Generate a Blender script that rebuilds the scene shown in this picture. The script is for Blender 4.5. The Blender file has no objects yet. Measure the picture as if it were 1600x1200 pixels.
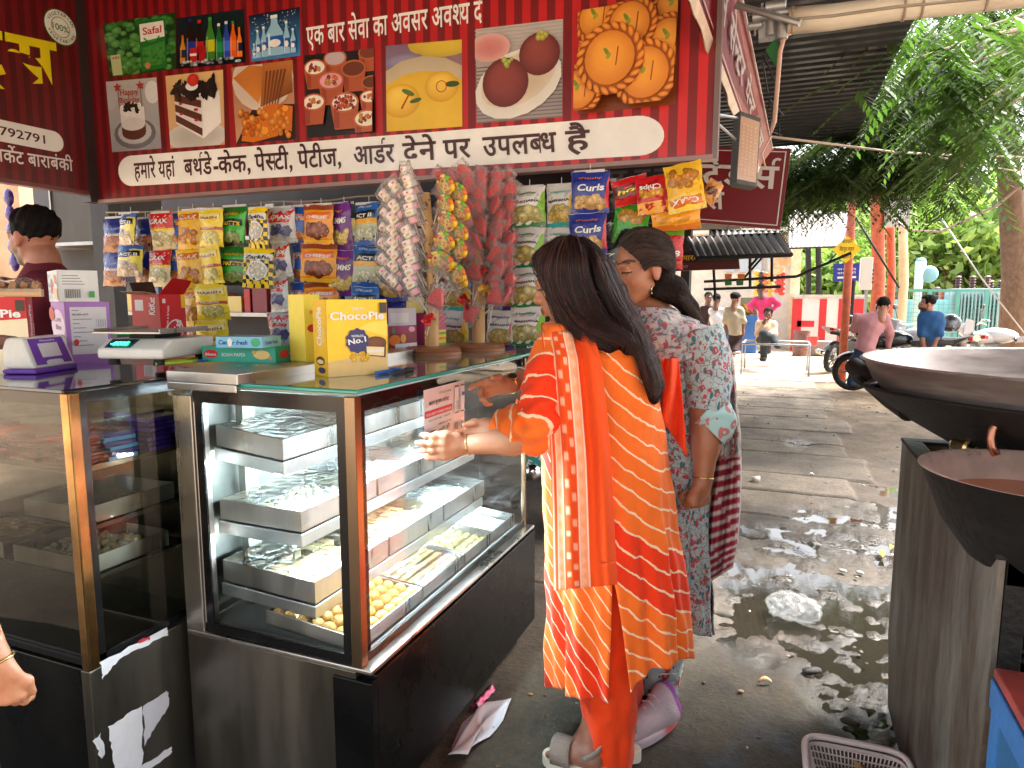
import bpy, bmesh, math, random
import numpy as np
from mathutils import Vector, Matrix
R = random.Random(7); rad = math.radians; sin, cos, PI = math.sin, math.cos, math.pi
SC = bpy.context.scene; COL = SC.collection
# ---------------------------------------------------------------- camera
F_PX, YAW, PIT, CAM_H = 1066.0, rad(21.7), math.atan(135/1066.), 1.40
_cy, _sy, _cp, _sp = cos(YAW), sin(YAW), cos(PIT), sin(PIT)
RX = Vector((_cy, _sy, 0)); FW = Vector((-_sy*_cp, _cy*_cp, -_sp)); UPV = Vector((-_sy*_sp, _cy*_sp, _cp))
CAMP = Vector((0, 0, CAM_H))
cd = bpy.data.cameras.new('camera'); cam = bpy.data.objects.new('camera', cd); COL.objects.link(cam)
cd.sensor_fit = 'HORIZONTAL'; cd.sensor_width = 36; cd.lens = 36*F_PX/1600; cd.clip_start = .02; cd.clip_end = 500
cam.matrix_world = Matrix(((RX.x, UPV.x, -FW.x, 0), (RX.y, UPV.y, -FW.y, 0), (RX.z, UPV.z, -FW.z, CAM_H), (0, 0, 0, 1)))
SC.camera = cam
# ---------------------------------------------------------------- sky, sun, exposure
wd = bpy.data.worlds.new('World'); SC.world = wd; wd.use_nodes = True
SUN_EL, SUN_AZ = 58, 50
nt = wd.node_tree; sky = nt.nodes.new('ShaderNodeTexSky'); sky.sky_type = 'NISHITA'; sky.sun_disc = False
sky.sun_elevation = rad(SUN_EL); sky.sun_rotation = rad(SUN_AZ); sky.dust_density = 4; sky.air_density = 1.2
hs = nt.nodes.new('ShaderNodeHueSaturation'); hs.inputs['Saturation'].default_value = .22
nt.links.new(sky.outputs[0], hs.inputs['Color']); nt.links.new(hs.outputs[0], nt.nodes['Background'].inputs[0])
nt.nodes['Background'].inputs[1].default_value = .15
sl = bpy.data.lights.new('sun', 'SUN'); sl.energy = 3.1; sl.angle = rad(16); sl.color = (1, .96, .9)
so = bpy.data.objects.new('sun', sl); COL.objects.link(so); so.location = (0, 0, 20)
so.rotation_euler = Vector((sin(rad(SUN_AZ))*cos(rad(SUN_EL)), cos(rad(SUN_AZ))*cos(rad(SUN_EL)), sin(rad(SUN_EL)))).to_track_quat('Z', 'Y').to_euler()
SC.view_settings.view_transform = 'Standard'; SC.view_settings.look = 'None'; SC.view_settings.gamma = 1
SC.view_settings.use_curve_mapping = False; SC.view_settings.exposure = 2.3
SC.cycles.max_bounces = 8; SC.cycles.transparent_max_bounces = 16; SC.cycles.caustics_reflective = False; SC.cycles.caustics_refractive = False
SC.cycles.sample_clamp_indirect = 6

# ---------------------------------------------------------------- rays of the survey: pixel of the 1600x1200 picture + a known plane -> point of the place
def ray(px, py): return FW + RX*((px-800)/F_PX) + UPV*((600-py)/F_PX)
def onz(px, py, z=0.): d = ray(px, py); return CAMP + d*((z-CAM_H)/d.z)
def onY(px, py, Y): d = ray(px, py); return CAMP + d*(Y/d.y)
def onX(px, py, X): d = ray(px, py); return CAMP + d*(X/d.x)

# ---------------------------------------------------------------- colours and materials
def lin(c): return c/12.92 if c <= .04045 else ((c+.055)/1.055)**2.4
def S(r, g, b): return (lin(r/255), lin(g/255), lin(b/255))
MATS = {}
def mat(name, col=(.5, .5, .5), rough=.5, metal=0, var=0, vs=6, bump=0, bs=60, coat=0, emit=0, vcol=False, spec=.5, stretch=None, rvar=0, detail=6, sheen=0, sss=0, ani=0):
    if name in MATS: return MATS[name]
    m = bpy.data.materials.new(name); m.use_nodes = True; n = m.node_tree.nodes; L = m.node_tree.links; b = n['Principled BSDF']
    b.inputs['Base Color'].default_value = (*col, 1); b.inputs['Roughness'].default_value = rough; b.inputs['Metallic'].default_value = metal
    b.inputs['Specular IOR Level'].default_value = spec; b.inputs['Coat Weight'].default_value = coat; b.inputs['Coat Roughness'].default_value = .08
    if sheen: b.inputs['Sheen Weight'].default_value = sheen
    if ani: b.inputs['Anisotropic'].default_value = ani
    if sss: b.inputs['Subsurface Weight'].default_value = sss; b.inputs['Subsurface Radius'].default_value = (.012, .005, .003); b.inputs['Subsurface Scale'].default_value = .5
    tc = n.new('ShaderNodeTexCoord'); src = tc.outputs['Object']
    if stretch:
        mp = n.new('ShaderNodeMapping'); mp.inputs['Scale'].default_value = stretch; L.new(src, mp.inputs[0]); src = mp.outputs[0]
    base = None
    if vcol:
        a = n.new('ShaderNodeAttribute'); a.attribute_name = 'Col'; base = a.outputs['Color']; L.new(base, b.inputs['Base Color'])
    if var or rvar:
        no = n.new('ShaderNodeTexNoise'); no.inputs['Scale'].default_value = vs; no.inputs['Detail'].default_value = detail; no.inputs['Roughness'].default_value = .65; L.new(src, no.inputs['Vector'])
        if var:
            mr = n.new('ShaderNodeMapRange'); mr.inputs[1].default_value = .3; mr.inputs[2].default_value = .7; mr.inputs[3].default_value = 1-var; mr.inputs[4].default_value = 1+var*.6; L.new(no.outputs[0], mr.inputs[0])
            mx = n.new('ShaderNodeMix'); mx.data_type = 'RGBA'; mx.blend_type = 'MULTIPLY'; mx.inputs[0].default_value = 1
            if base: L.new(base, mx.inputs[6])
            else: mx.inputs[6].default_value = (*col, 1)
            L.new(mr.outputs[0], mx.inputs[7]); L.new(mx.outputs[2], b.inputs['Base Color'])
        if rvar:
            m2 = n.new('ShaderNodeMapRange'); m2.inputs[1].default_value = .35; m2.inputs[2].default_value = .65; m2.inputs[3].default_value = max(.02, rough-rvar); m2.inputs[4].default_value = min(1, rough+rvar); L.new(no.outputs[0], m2.inputs[0]); L.new(m2.outputs[0], b.inputs['Roughness'])
    if bump:
        nb = n.new('ShaderNodeTexNoise'); nb.inputs['Scale'].default_value = bs; nb.inputs['Detail'].default_value = 4; L.new(src, nb.inputs['Vector'])
        bp = n.new('ShaderNodeBump'); bp.inputs['Strength'].default_value = min(1, bump); bp.inputs['Distance'].default_value = .01*max(1, bump); L.new(nb.outputs[0], bp.inputs['Height']); L.new(bp.outputs[0], b.inputs['Normal'])
    if emit: b.inputs['Emission Color'].default_value = (*col, 1); b.inputs['Emission Strength'].default_value = emit
    MATS[name] = m; return m
def glassmat(name, tint=(.95, .98, .97), refl=1., rough=.02, ior=1.45, bump=0, bs=30):
    if name in MATS: return MATS[name]
    m = bpy.data.materials.new(name); m.use_nodes = True; n = m.node_tree.nodes; L = m.node_tree.links; n.remove(n['Principled BSDF'])
    t = n.new('ShaderNodeBsdfTransparent'); t.inputs[0].default_value = (*tint, 1); g = n.new('ShaderNodeBsdfGlossy'); g.inputs['Roughness'].default_value = rough; g.inputs[0].default_value = (refl, refl, refl, 1)
    f = n.new('ShaderNodeFresnel'); f.inputs[0].default_value = ior; x = n.new('ShaderNodeMixShader')
    L.new(f.outputs[0], x.inputs[0]); L.new(t.outputs[0], x.inputs[1]); L.new(g.outputs[0], x.inputs[2]); L.new(x.outputs[0], n['Material Output'].inputs[0])
    if bump:
        tc = n.new('ShaderNodeTexCoord'); nb = n.new('ShaderNodeTexNoise'); nb.inputs['Scale'].default_value = bs; nb.inputs['Detail'].default_value = 3; L.new(tc.outputs['Object'], nb.inputs['Vector'])
        bp = n.new('ShaderNodeBump'); bp.inputs['Strength'].default_value = bump; bp.inputs['Distance'].default_value = .02; L.new(nb.outputs[0], bp.inputs['Height']); L.new(bp.outputs[0], g.inputs['Normal']); L.new(bp.outputs[0], f.inputs['Normal'])
    MATS[name] = m; return m
PRINT = mat('printed_card', rough=.45, vcol=True, var=.05, vs=40)
FOIL = mat('printed_foil', rough=.27, vcol=True, bump=.35, bs=55, coat=.25, var=.05, vs=30)
FLEX = mat('printed_flex', rough=.36, vcol=True, var=.13, vs=3.5, coat=.12, bump=.15, bs=5)
STEEL = mat('stainless', (.50, .48, .45), .33, 1, var=.25, vs=5, bump=.04, bs=90, stretch=(1, 1, .12), rvar=.1)
STEELB = mat('brushed_steel_plinth', (.17, .155, .13), .38, .9, var=.3, vs=4, bump=.05, bs=60, stretch=(1.5, 1.5, .2), rvar=.12)
BLACK = mat('black_gloss_panel', (.004, .004, .0045), .3, var=.3, vs=4, rvar=.1, bump=.02, bs=8, spec=.22)
BLACKF = mat('black_border', (.006, .006, .007), .2)
GLASS = glassmat('pane_glass'); GLASSB = glassmat('pane_glass_smoky', (.62, .62, .56), 1)
FILM = glassmat('cling_film', (.93, .94, .94), .9, .12, 1.5, .9, 28)
IRON = mat('black_iron', (.012, .011, .01), .6, .3, var=.5, vs=12, bump=.3, bs=40)
WHITEP = mat('white_plastic', (.72, .72, .69), .35, var=.1, vs=14)

# ---------------------------------------------------------------- mesh building
WL = {}
class M:
    def __init__(s): s.v = []; s.f = []; s.c = []; s.cc = None; s.at = []
    def add(s, vs, fs, col=None):
        o = len(s.v); s.v += [tuple(p) for p in vs]; s.f += [tuple(i+o for i in f) for f in fs]
        col = col if col is not None else (s.cc or (1, 1, 1))
        if len(col) == len(vs) and not isinstance(col[0], (int, float)): s.c += [tuple(c[:3]) for c in col]
        else: s.c += [tuple(col[:3])]*len(vs)
        return s
    def box(s, a, b, col=None, rot=None, piv=None):
        x0, y0, z0 = a; x1, y1, z1 = b
        vs = [Vector(p) for p in ((x0, y0, z0), (x1, y0, z0), (x1, y1, z0), (x0, y1, z0), (x0, y0, z1), (x1, y0, z1), (x1, y1, z1), (x0, y1, z1))]
        if rot is not None:
            pv = Vector(piv) if piv is not None else sum(vs, Vector())/8
            vs = [rot @ (p-pv)+pv for p in vs]
        return s.add(vs, [(0, 3, 2, 1), (4, 5, 6, 7), (0, 1, 5, 4), (1, 2, 6, 5), (2, 3, 7, 6), (3, 0, 4, 7)], col)
    def tube(s, path, r, n=8, col=None, caps=True, flat=1):
        P = [Vector(p) for p in path]; rs = r if hasattr(r, '__len__') else [r]*len(P)
        vs = []; fs = []; u = None
        for i, p in enumerate(P):
            t = (P[min(i+1, len(P)-1)]-P[max(i-1, 0)]).normalized()
            if u is None: u = t.orthogonal().normalized()
            else: u = (u-t*u.dot(t)).normalized()
            w = t.cross(u)
            for k in range(n): a = 2*PI*k/n; vs.append(p+(u*cos(a)+w*sin(a)*flat)*rs[i])
        for i in range(len(P)-1):
            for k in range(n): fs.append((i*n+k, i*n+(k+1) % n, (i+1)*n+(k+1) % n, (i+1)*n+k))
        if caps: fs.append(tuple(range(n-1, -1, -1))); fs.append(tuple((len(P)-1)*n+k for k in range(n)))
        return s.add(vs, fs, col)
    def lathe(s, prof, c=(0, 0, 0), n=24, col=None, axis='z', mtx=None):
        vs = []; fs = []; c = Vector(c)
        for r, h in prof:
            for k in range(n):
                a = 2*PI*k/n; p = Vector((r*cos(a), r*sin(a), h))
                if axis == 'x': p = Vector((p.z, p.x, p.y))
                if axis == 'y': p = Vector((p.x, p.z, p.y))
                if mtx is not None: p = mtx @ p
                vs.append(p+c)
        for i in range(len(prof)-1):
            for k in range(n): fs.append((i*n+k, i*n+(k+1) % n, (i+1)*n+(k+1) % n, (i+1)*n+k))
        if prof[0][0] > 1e-5 and prof[0] is not prof[-1]: pass
        return s.add(vs, fs, col)
    def grid(s, fn, nu, nv, col=None, closed=False):
        vs = []; cs = []; fs = []
        for j in range(nv+1):
            for i in range(nu+1):
                p = fn(i/nu, j/nv)
                vs.append(p); 
                if callable(col): cs.append(col(i/nu, j/nv))
        for j in range(nv):
            for i in range(nu): a = j*(nu+1)+i; fs.append((a, a+1, a+nu+2, a+nu+1))
        return s.add(vs, fs, cs if cs else col)
    def ball(s, c, r, n=12, m=8, col=None):
        rx, ry, rz = r if hasattr(r, '__len__') else (r, r, r)
        vs = [(c[0], c[1], c[2]+rz)]; fs = []
        for j in range(1, m):
            for k in range(n): a = PI*j/m; b = 2*PI*k/n; vs.append((c[0]+rx*sin(a)*cos(b), c[1]+ry*sin(a)*sin(b), c[2]+rz*cos(a)))
        vs.append((c[0], c[1], c[2]-rz)); e = len(vs)-1
        for k in range(n):
            fs.append((0, 1+k, 1+(k+1) % n)); fs.append((e, e-n+(k+1) % n, e-n+k))
            for j in range(m-2): a = 1+j*n; fs.append((a+k, a+n+k, a+n+(k+1) % n, a+(k+1) % n))
        return s.add(vs, fs, col)
    def prism(s, pts, dvec, col=None):
        n = len(pts); d = Vector(dvec); vs = [Vector(p) for p in pts]; vs += [p+d for p in vs]
        return s.add(vs, [tuple(range(n-1, -1, -1)), tuple(range(n, 2*n))]+[(i, (i+1) % n, (i+1) % n+n, i+n) for i in range(n)], col)
    def build(s, name, m, parent=None, loc=None, smooth=False, local=False, bevel=0, angle=None):
        me = bpy.data.meshes.new(name); off = Vector((0, 0, 0))
        if not local: off = WL[parent] if parent is not None else Vector(loc if loc is not None else (0, 0, 0))
        me.from_pydata([tuple(Vector(p)-off) for p in s.v], [], s.f); me.materials.append(m)
        ca = me.color_attributes.new('Col', 'FLOAT_COLOR', 'POINT'); arr = np.ones((len(s.v), 4), 'f4'); arr[:, :3] = np.array(s.c, 'f4').reshape(-1, 3); ca.data.foreach_set('color', arr.ravel())
        if s.at: a = me.attributes.new('st', 'FLOAT', 'POINT'); a.data.foreach_set('value', np.array(s.at, 'f4'))
        if smooth:
            me.polygons.foreach_set('use_smooth', [True]*len(me.polygons))
            if angle: me.set_sharp_from_angle(angle=rad(angle))
        me.validate(); me.update()
        o = bpy.data.objects.new(name, me); COL.objects.link(o)
        if parent is not None:
            o.parent = parent; WL[o] = off if not local else WL.get(parent, Vector())
            if local and loc is not None: o.location = loc
        else:
            o.location = loc if loc is not None else (0, 0, 0); WL[o] = Vector(o.location)
        if bevel:
            b = o.modifiers.new('bevel', 'BEVEL'); b.width = bevel; b.segments = 2; b.limit_method = 'ANGLE'
        return o
def tag(o, label=None, cat=None, group=None, kind=None):
    if label: o['label'] = label
    if cat: o['category'] = cat
    if group: o['group'] = group
    if kind: o['kind'] = kind
    return o
def thing(name, label, cat, loc=(0, 0, 0), group=None, rz=0):
    o = bpy.data.objects.new(name, None); COL.objects.link(o); o.location = loc; o.rotation_euler = (0, 0, rz); o.empty_display_size = .1
    WL[o] = Vector(loc); return tag(o, label, cat, group)
def kids(o): return [c for c in COL.objects if c.parent is o]
def copy_tree(o, loc=None, rot=None, label=None, parent=None, scale=None):
    c = o.copy(); COL.objects.link(c)
    if parent is not None: c.parent = parent
    if loc is not None: c.location = loc
    if rot is not None: c.rotation_euler = rot
    if scale is not None: c.scale = scale
    if label: c['label'] = label
    for ch in kids(o): copy_tree(ch, parent=c)
    return c
def basis(p, x, y):   # 2D art -> plane through p spanned by unit vectors x, y (normal = x cross y)
    p, x, y = Vector(p), Vector(x).normalized(), Vector(y).normalized(); n = x.cross(y).normalized()
    return lambda u, v, l: p+x*u+y*v+n*l
# ---------------------------------------------------------------- numeric noise
def _h(ix, iy, s): 
    n = (ix*374761393+iy*668265263+s*974711) & 0xffffffff; n = ((n ^ (n >> 13))*1274126177) & 0xffffffff
    return ((n ^ (n >> 16)) & 0xffff)/65535.
def vnoise(x, y, s=0):
    x = np.asarray(x, float); y = np.asarray(y, float); ix = np.floor(x).astype(np.int64); iy = np.floor(y).astype(np.int64); fx = x-ix; fy = y-iy
    fx = fx*fx*(3-2*fx); fy = fy*fy*(3-2*fy)
    return (_h(ix, iy, s)*(1-fx)+_h(ix+1, iy, s)*fx)*(1-fy)+(_h(ix, iy+1, s)*(1-fx)+_h(ix+1, iy+1, s)*fx)*fy
def fbm(x, y, s=0, o=4):
    t = 0; a = .5
    for i in range(o): t = t+a*vnoise(np.asarray(x)*2**i, np.asarray(y)*2**i, s+i); a *= .5
    return t
# ---------------------------------------------------------------- flat printed art (lettering, logos, pictures on sheets, boxes and packets)
FONTC = {}
def glyphs(body, bold=0.):
    k = (body, bold)
    if k in FONTC: return FONTC[k]
    c = bpy.data.curves.new('t', 'FONT'); c.body = body; c.size = 1; c.offset = bold; c.resolution_u = 3
    o = bpy.data.objects.new('t', c); COL.objects.link(o); dg = bpy.context.evaluated_depsgraph_get(); dg.update(); me = o.evaluated_get(dg).to_mesh()
    v = np.array([(p.co.x, p.co.y) for p in me.vertices] or [(0, 0)], float); f = [tuple(p.vertices) for p in me.polygons]
    o.evaluated_get(dg).to_mesh_clear(); bpy.data.objects.remove(o); bpy.data.curves.remove(c)
    FONTC[k] = (v, f); return FONTC[k]
def clipx(v, f, xm):   # keep the part left of xm (a half consonant is the letter without its stem)
    bm = bmesh.new(); vs = [bm.verts.new((p[0], p[1], 0)) for p in v]
    for q in f:
        try: bm.faces.new([vs[i] for i in q])
        except ValueError: pass
    bmesh.ops.bisect_plane(bm, geom=bm.verts[:]+bm.edges[:]+bm.faces[:], plane_co=(xm, 0, 0), plane_no=(1, 0, 0), clear_outer=True)
    bm.verts.index_update(); o = (np.array([(p.co.x, p.co.y) for p in bm.verts]), [tuple(x.index for x in q.verts) for q in bm.faces]); bm.free(); return o
MARKS = set('\u0901\u0902\u0903') | set(chr(c) for c in range(0x93e, 0x94d)) 
def line(body, bold=0.):
    """one line of writing; Devanagari half letters, repha and rakar are put together here"""
    if not any('\u0900' <= ch <= '\u097f' for ch in body):
        v, f = glyphs(body, bold); return v, f
    cl = []; i = 0; H_ = '\u094d'
    while i < len(body):
        ch = body[i]
        if ch == 'र' and body[i+1:i+2] == H_: cl.append(['reph', '']); i += 2; continue
        if body[i+1:i+2] == H_ and body[i+2:i+3] == 'र': s = ch; i += 3; kind = 'rakar'
        elif body[i+1:i+2] == H_: cl.append(['half', ch]); i += 2; continue
        else: s = ch; i += 1; kind = 'full'
        while i < len(body) and body[i] in MARKS: s += body[i]; i += 1
        cl.append([kind, s])
    V = []; Fc = []; n = 0; x = 0; rep = False
    def put(v, f, dx, dy=0):
        nonlocal n
        V.append(v+np.array([[dx, dy]])); Fc.extend(tuple(k+n for k in q) for q in f); n += len(v)
    for kind, s in cl:
        if kind == 'reph': rep = True; continue
        if s == ' ': x += .27; continue
        if 'ि' in s:   # drawn before its consonant
            v, f = glyphs('ि', bold); put(v-np.array([[v[:, 0].min(), 0]]), f, x); x += .24; s = s.replace('ि', '')
        v, f = glyphs(s, bold); w = v[:, 0].max()
        if kind == 'half':
            if s in 'टडदहरठढछ': put(v, f, x); put(np.array([[w*.35, -.02], [w*.45, -.02], [w*.75, -.22], [w*.65, -.22]]), [(0, 1, 2, 3)], x); x += w
            else: v, f = clipx(v, f, w-.17); put(v, f, x); x += w-.19
            continue
        put(v, f, x); st = x; x += w
        if kind == 'rakar':
            for sg in (-1, 1): put(np.array([[w*.45, -.02], [w*.45+.07, -.02], [w*.45+.035+sg*.17+.035, -.2], [w*.45+.035+sg*.17-.035, -.2]]), [(0, 1, 2, 3)] if sg > 0 else [(0, 1, 2, 3)], st)
        if rep:
            a = [(st+w-.06-.13*cos(t), .74+.16*sin(t)) for t in np.linspace(-.5, 2.3, 9)]; b = [(st+w-.06-.06*cos(t), .74+.09*sin(t)) for t in np.linspace(-.5, 2.3, 9)]
            pv = np.array(a+b); put(pv, [(q, q+1, q+10, q+9) for q in range(8)], 0); rep = False
    v = np.concatenate(V); return v, Fc
class Art:
    """flat print: pieces in metres, each a fraction of a millimetre above the last"""
    def __init__(s, step=.0004): s.p = []; s.l = 0; s.step = step
    def _a(s, v, f, c): s.l += 1; s.p.append((np.asarray(v, float), f, c, s.l*s.step)); return s
    def rect(s, x0, y0, x1, y1, c, c2=None, sub=.03, hor=False):
        nx = max(1, int(abs(x1-x0)/sub)); ny = max(1, int(abs(y1-y0)/sub)); v = []; cs = []
        for j in range(ny+1):
            for i in range(nx+1):
                v.append((x0+(x1-x0)*i/nx, y0+(y1-y0)*j/ny)); t = i/nx if hor else j/ny
                cs.append(c if c2 is None else tuple(a+(b-a)*t for a, b in zip(c, c2)))
        return s._a(v, [(j*(nx+1)+i, j*(nx+1)+i+1, (j+1)*(nx+1)+i+1, (j+1)*(nx+1)+i) for j in range(ny) for i in range(nx)], cs)
    def poly(s, pts, c): return s._a(pts, [tuple(range(len(pts)))], [c]*len(pts))
    def quad(s, pts, c, sub=4, cs4=None):
        v = []; cs = []
        for j in range(sub+1):
            for i in range(sub+1):
                u, t = i/sub, j/sub; w = ((1-u)*(1-t), u*(1-t), u*t, (1-u)*t)
                v.append(tuple(sum(w[k]*pts[k][a] for k in range(4)) for a in (0, 1))); cs.append(c if cs4 is None else tuple(sum(w[k]*cs4[k][a] for k in range(4)) for a in range(3)))
        return s._a(v, [(j*(sub+1)+i, j*(sub+1)+i+1, (j+1)*(sub+1)+i+1, (j+1)*(sub+1)+i) for j in range(sub) for i in range(sub)], cs)
    def ell(s, x, y, rx, ry, c, c2=None, n=16, rot=0, hl=(0, 0), wob=0, seed=0):
        v = [(x+hl[0]*rx, y+hl[1]*ry)]; cs = [c]; f = []; q = random.Random(seed); ws = [1+wob*q.uniform(-1, 1) for _ in range(n)]; c2 = c2 or c
        for r in (.55, 1):
            for k in range(n):
                a = 2*PI*k/n; ex, ey = rx*cos(a)*r*ws[k], ry*sin(a)*r*ws[k]
                v.append((x+ex*cos(rot)-ey*sin(rot)+hl[0]*rx*(1-r), y+ex*sin(rot)+ey*cos(rot)+hl[1]*ry*(1-r))); t = r*r; cs.append(tuple(a_+(b_-a_)*t for a_, b_ in zip(c, c2)))
        for k in range(n): f.append((0, 1+k, 1+(k+1) % n)); f.append((1+k, 1+n+k, 1+n+(k+1) % n, 1+(k+1) % n))
        return s._a(v, f, cs)
    def ring(s, x, y, r0, r1, c, a0=0, a1=2*PI, n=24, sy=1):
        v = []; 
        for k in range(n+1): a = a0+(a1-a0)*k/n; v += [(x+r0*cos(a), y+r0*sin(a)*sy), (x+r1*cos(a), y+r1*sin(a)*sy)]
        return s._a(v, [(2*k, 2*k+1, 2*k+3, 2*k+2) for k in range(n)], [c]*len(v))
    def pill(s, x0, y0, x1, y1, c):
        r = (y1-y0)/2; pts = [(x1-r+r*cos(a), (y0+y1)/2+r*sin(a)) for a in np.linspace(-PI/2, PI/2, 14)]+[(x0+r+r*cos(a), (y0+y1)/2+r*sin(a)) for a in np.linspace(PI/2, 1.5*PI, 14)]
        return s.poly(pts, c)
    def text(s, body, x, y, h, c, bold=.012, w=None, al='l', rot=0, shear=0):
        v, f = line(body, bold); v = v.copy(); k = h; x0, x1 = v[:, 0].min(), v[:, 0].max(); v[:, 0] -= x0; L = (x1-x0)*k; v *= k
        if w: v[:, 0] *= w/max(L, 1e-6); L = w
        v[:, 0] += v[:, 1]*shear
        if al == 'c': v[:, 0] -= L/2
        if al == 'r': v[:, 0] -= L
        if rot: v = v @ np.array([[cos(rot), sin(rot)], [-sin(rot), cos(rot)]])
        v += np.array([[x, y]]); return s._a(v, f, [c]*len(v))
    def crumbs(s, x0, y0, x1, y1, n, r, cols, seed=1, el=1., wob=.2):
        q = random.Random(seed)
        V = []; Fc = []; C = []
        for i in range(n):
            x, y = q.uniform(x0, x1), q.uniform(y0, y1); rr = r*q.uniform(.7, 1.25); rt = q.uniform(0, PI); c = q.choice(cols); o = len(V); V.append((x-.2*rr, y+.25*rr)); C.append(tuple(min(1, a*1.25) for a in c))
            for k in range(8): a = 2*PI*k/8; ex, ey = rr*el*cos(a), rr*sin(a)/el; V.append((x+ex*cos(rt)-ey*sin(rt), y+ex*sin(rt)+ey*cos(rt))); C.append(tuple(a_*.55 for a_ in c)); Fc.append((o, o+1+k, o+1+(k+1) % 8))
            V2 = V
        # later crumbs lie over earlier ones: give each its own height
        s.l += 1; base = s.l*s.step; arr = np.asarray(V, float); hh = np.repeat(np.arange(n)/max(1, n)*s.step*.9, 9)
        s.p.append((arr, Fc, C, base+hh)); s.l += 1; return s
    def to(s, m, fn, clip=None):
        for v, f, c, l in s.p:
            ls = l if hasattr(l, '__len__') else [l]*len(v)
            if clip and (v.min() < clip[0]-1e-6 or v.max() > clip[1]+1e-6):
                for q in f:
                    P = [(v[i][0], v[i][1], *c[i][:3], ls[i]) for i in q]
                    for ax in (0, 1):
                        for sg, lim in ((1, clip[0]), (-1, clip[1])):
                            o = []
                            for a, b in zip(P, P[1:]+P[:1]):
                                da, db = sg*(a[ax]-lim), sg*(b[ax]-lim)
                                if da >= 0: o.append(a)
                                if da*db < 0: t = da/(da-db); o.append(tuple(x+(y-x)*t for x, y in zip(a, b)))
                            P = o
                    if len(P) > 2: m.add([fn(p[0], p[1], p[5]) for p in P], [tuple(range(len(P)))], [p[2:5] for p in P])
                continue
            m.add([fn(p[0], p[1], ls[i]) for i, p in enumerate(v)], f, c)
        return m
# ---------------------------------------------------------------- smooth bodies (distance field -> mesh)
def cone(a, b, ra, rb=None): return ('c', np.array(a, 'f4'), np.array(b, 'f4'), ra, rb if rb is not None else ra)
def elli(c, r, m=None): return ('e', np.array(c, 'f4'), np.array(r, 'f4'), np.array(m, 'f4') if m is not None else None)
def field(P, prims, k):
    d = None
    for q in prims:
        if q[0] == 'c':
            _, a, b, ra, rb = q[:5]; ba = b-a; pa = P-a; h = np.clip((pa @ ba)/max(float(ba @ ba), 1e-9), 0, 1); e = np.sqrt(((pa-h[..., None]*ba)**2).sum(-1))-(ra+(rb-ra)*h)
        else:
            _, c, r, m = q[:4]; p = P-c
            if m is not None: p = p @ m
            k0 = np.sqrt(((p/r)**2).sum(-1)); k1 = np.sqrt(((p/(r*r))**2).sum(-1)); e = k0*(k0-1)/np.maximum(k1, 1e-6)
        if d is None: d = e
        else: hh = np.maximum(k-np.abs(d-e), 0)/k; d = np.minimum(d, e)-hh*hh*k*.25
    return d
def sdf(prims, res, k=.02, post=None, pad=.03):
    lo = np.full(3, 1e9); hi = -lo
    for q in prims:
        if q[0] == 'c':
            for p, r in ((q[1], q[3]), (q[2], q[4])): lo = np.minimum(lo, p-r); hi = np.maximum(hi, p+r)
        else: r = max(q[2]); lo = np.minimum(lo, q[1]-r); hi = np.maximum(hi, q[1]+r)
    lo = lo-pad; n = np.ceil((hi+pad-lo)/res).astype(int)+1
    ax = [lo[i]+res*np.arange(n[i]) for i in range(3)]
    P = np.stack(np.meshgrid(*ax, indexing='ij'), -1).astype('f4'); V = field(P, prims, k)
    if post: V = post(P, V)
    return nets(V, lo, res)
def nets(V, lo, res):
    n = np.array(V.shape); s = V < 0; acc = np.zeros(tuple(n-1)+(3,), 'f4'); cnt = np.zeros(tuple(n-1), 'f4')
    for ax in range(3):
        o1, o2 = [a for a in range(3) if a != ax]; sl0 = [slice(None)]*3; sl1 = [slice(None)]*3; sl0[ax] = slice(0, -1); sl1[ax] = slice(1, None)
        A, B = V[tuple(sl0)], V[tuple(sl1)]; cr = (A < 0) != (B < 0); t = np.where(cr, A/np.where(np.abs(A-B) < 1e-9, 1, A-B), 0)
        for d1 in (0, 1):
            for d2 in (0, 1):
                q = [slice(None)]*3; q[o1] = slice(d1, n[o1]-1+d1); q[o2] = slice(d2, n[o2]-1+d2); c = cr[tuple(q)]; tt = t[tuple(q)]
                cnt += c; acc[..., ax] += c*tt; acc[..., o1] += c*d1; acc[..., o2] += c*d2
    m = cnt > 0; idx = np.full(tuple(n-1), -1); idx[m] = np.arange(m.sum()); cell = np.argwhere(m)
    pos = lo+res*(cell+acc[m]/cnt[m][:, None]); faces = []
    for ax in range(3):
        o1, o2 = [a for a in range(3) if a != ax]; sl0 = [slice(None)]*3; sl1 = [slice(None)]*3; sl0[ax] = slice(0, -1); sl1[ax] = slice(1, None)
        for a in (o1, o2): sl0[a] = slice(1, -1); sl1[a] = slice(1, -1)
        A, B = s[tuple(sl0)], s[tuple(sl1)]
        for fl, msk in ((0, A & ~B), (1, ~A & B)):
            e = np.argwhere(msk)
            if not len(e): continue
            e[:, o1] += 1; e[:, o2] += 1
            def g(d1, d2): c = e.copy(); c[:, o1] -= d1; c[:, o2] -= d2; return idx[c[:, 0], c[:, 1], c[:, 2]]
            q = np.stack([g(1, 1), g(0, 1), g(0, 0), g(1, 0)], 1)
            if (fl == 1) != (ax == 1): q = q[:, ::-1]
            faces.append(q)
    return pos, np.concatenate(faces)
def add_sdf(m, pf, col=None):
    p, f = pf; o = len(m.v); m.v += [tuple(x) for x in p.tolist()]; m.f += [tuple(i+o for i in q) for q in f.tolist()]
    if callable(col): m.c += [tuple(c) for c in col(p)]
    else: m.c += [tuple(col or (1, 1, 1))]*len(p)
    return m
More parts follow.
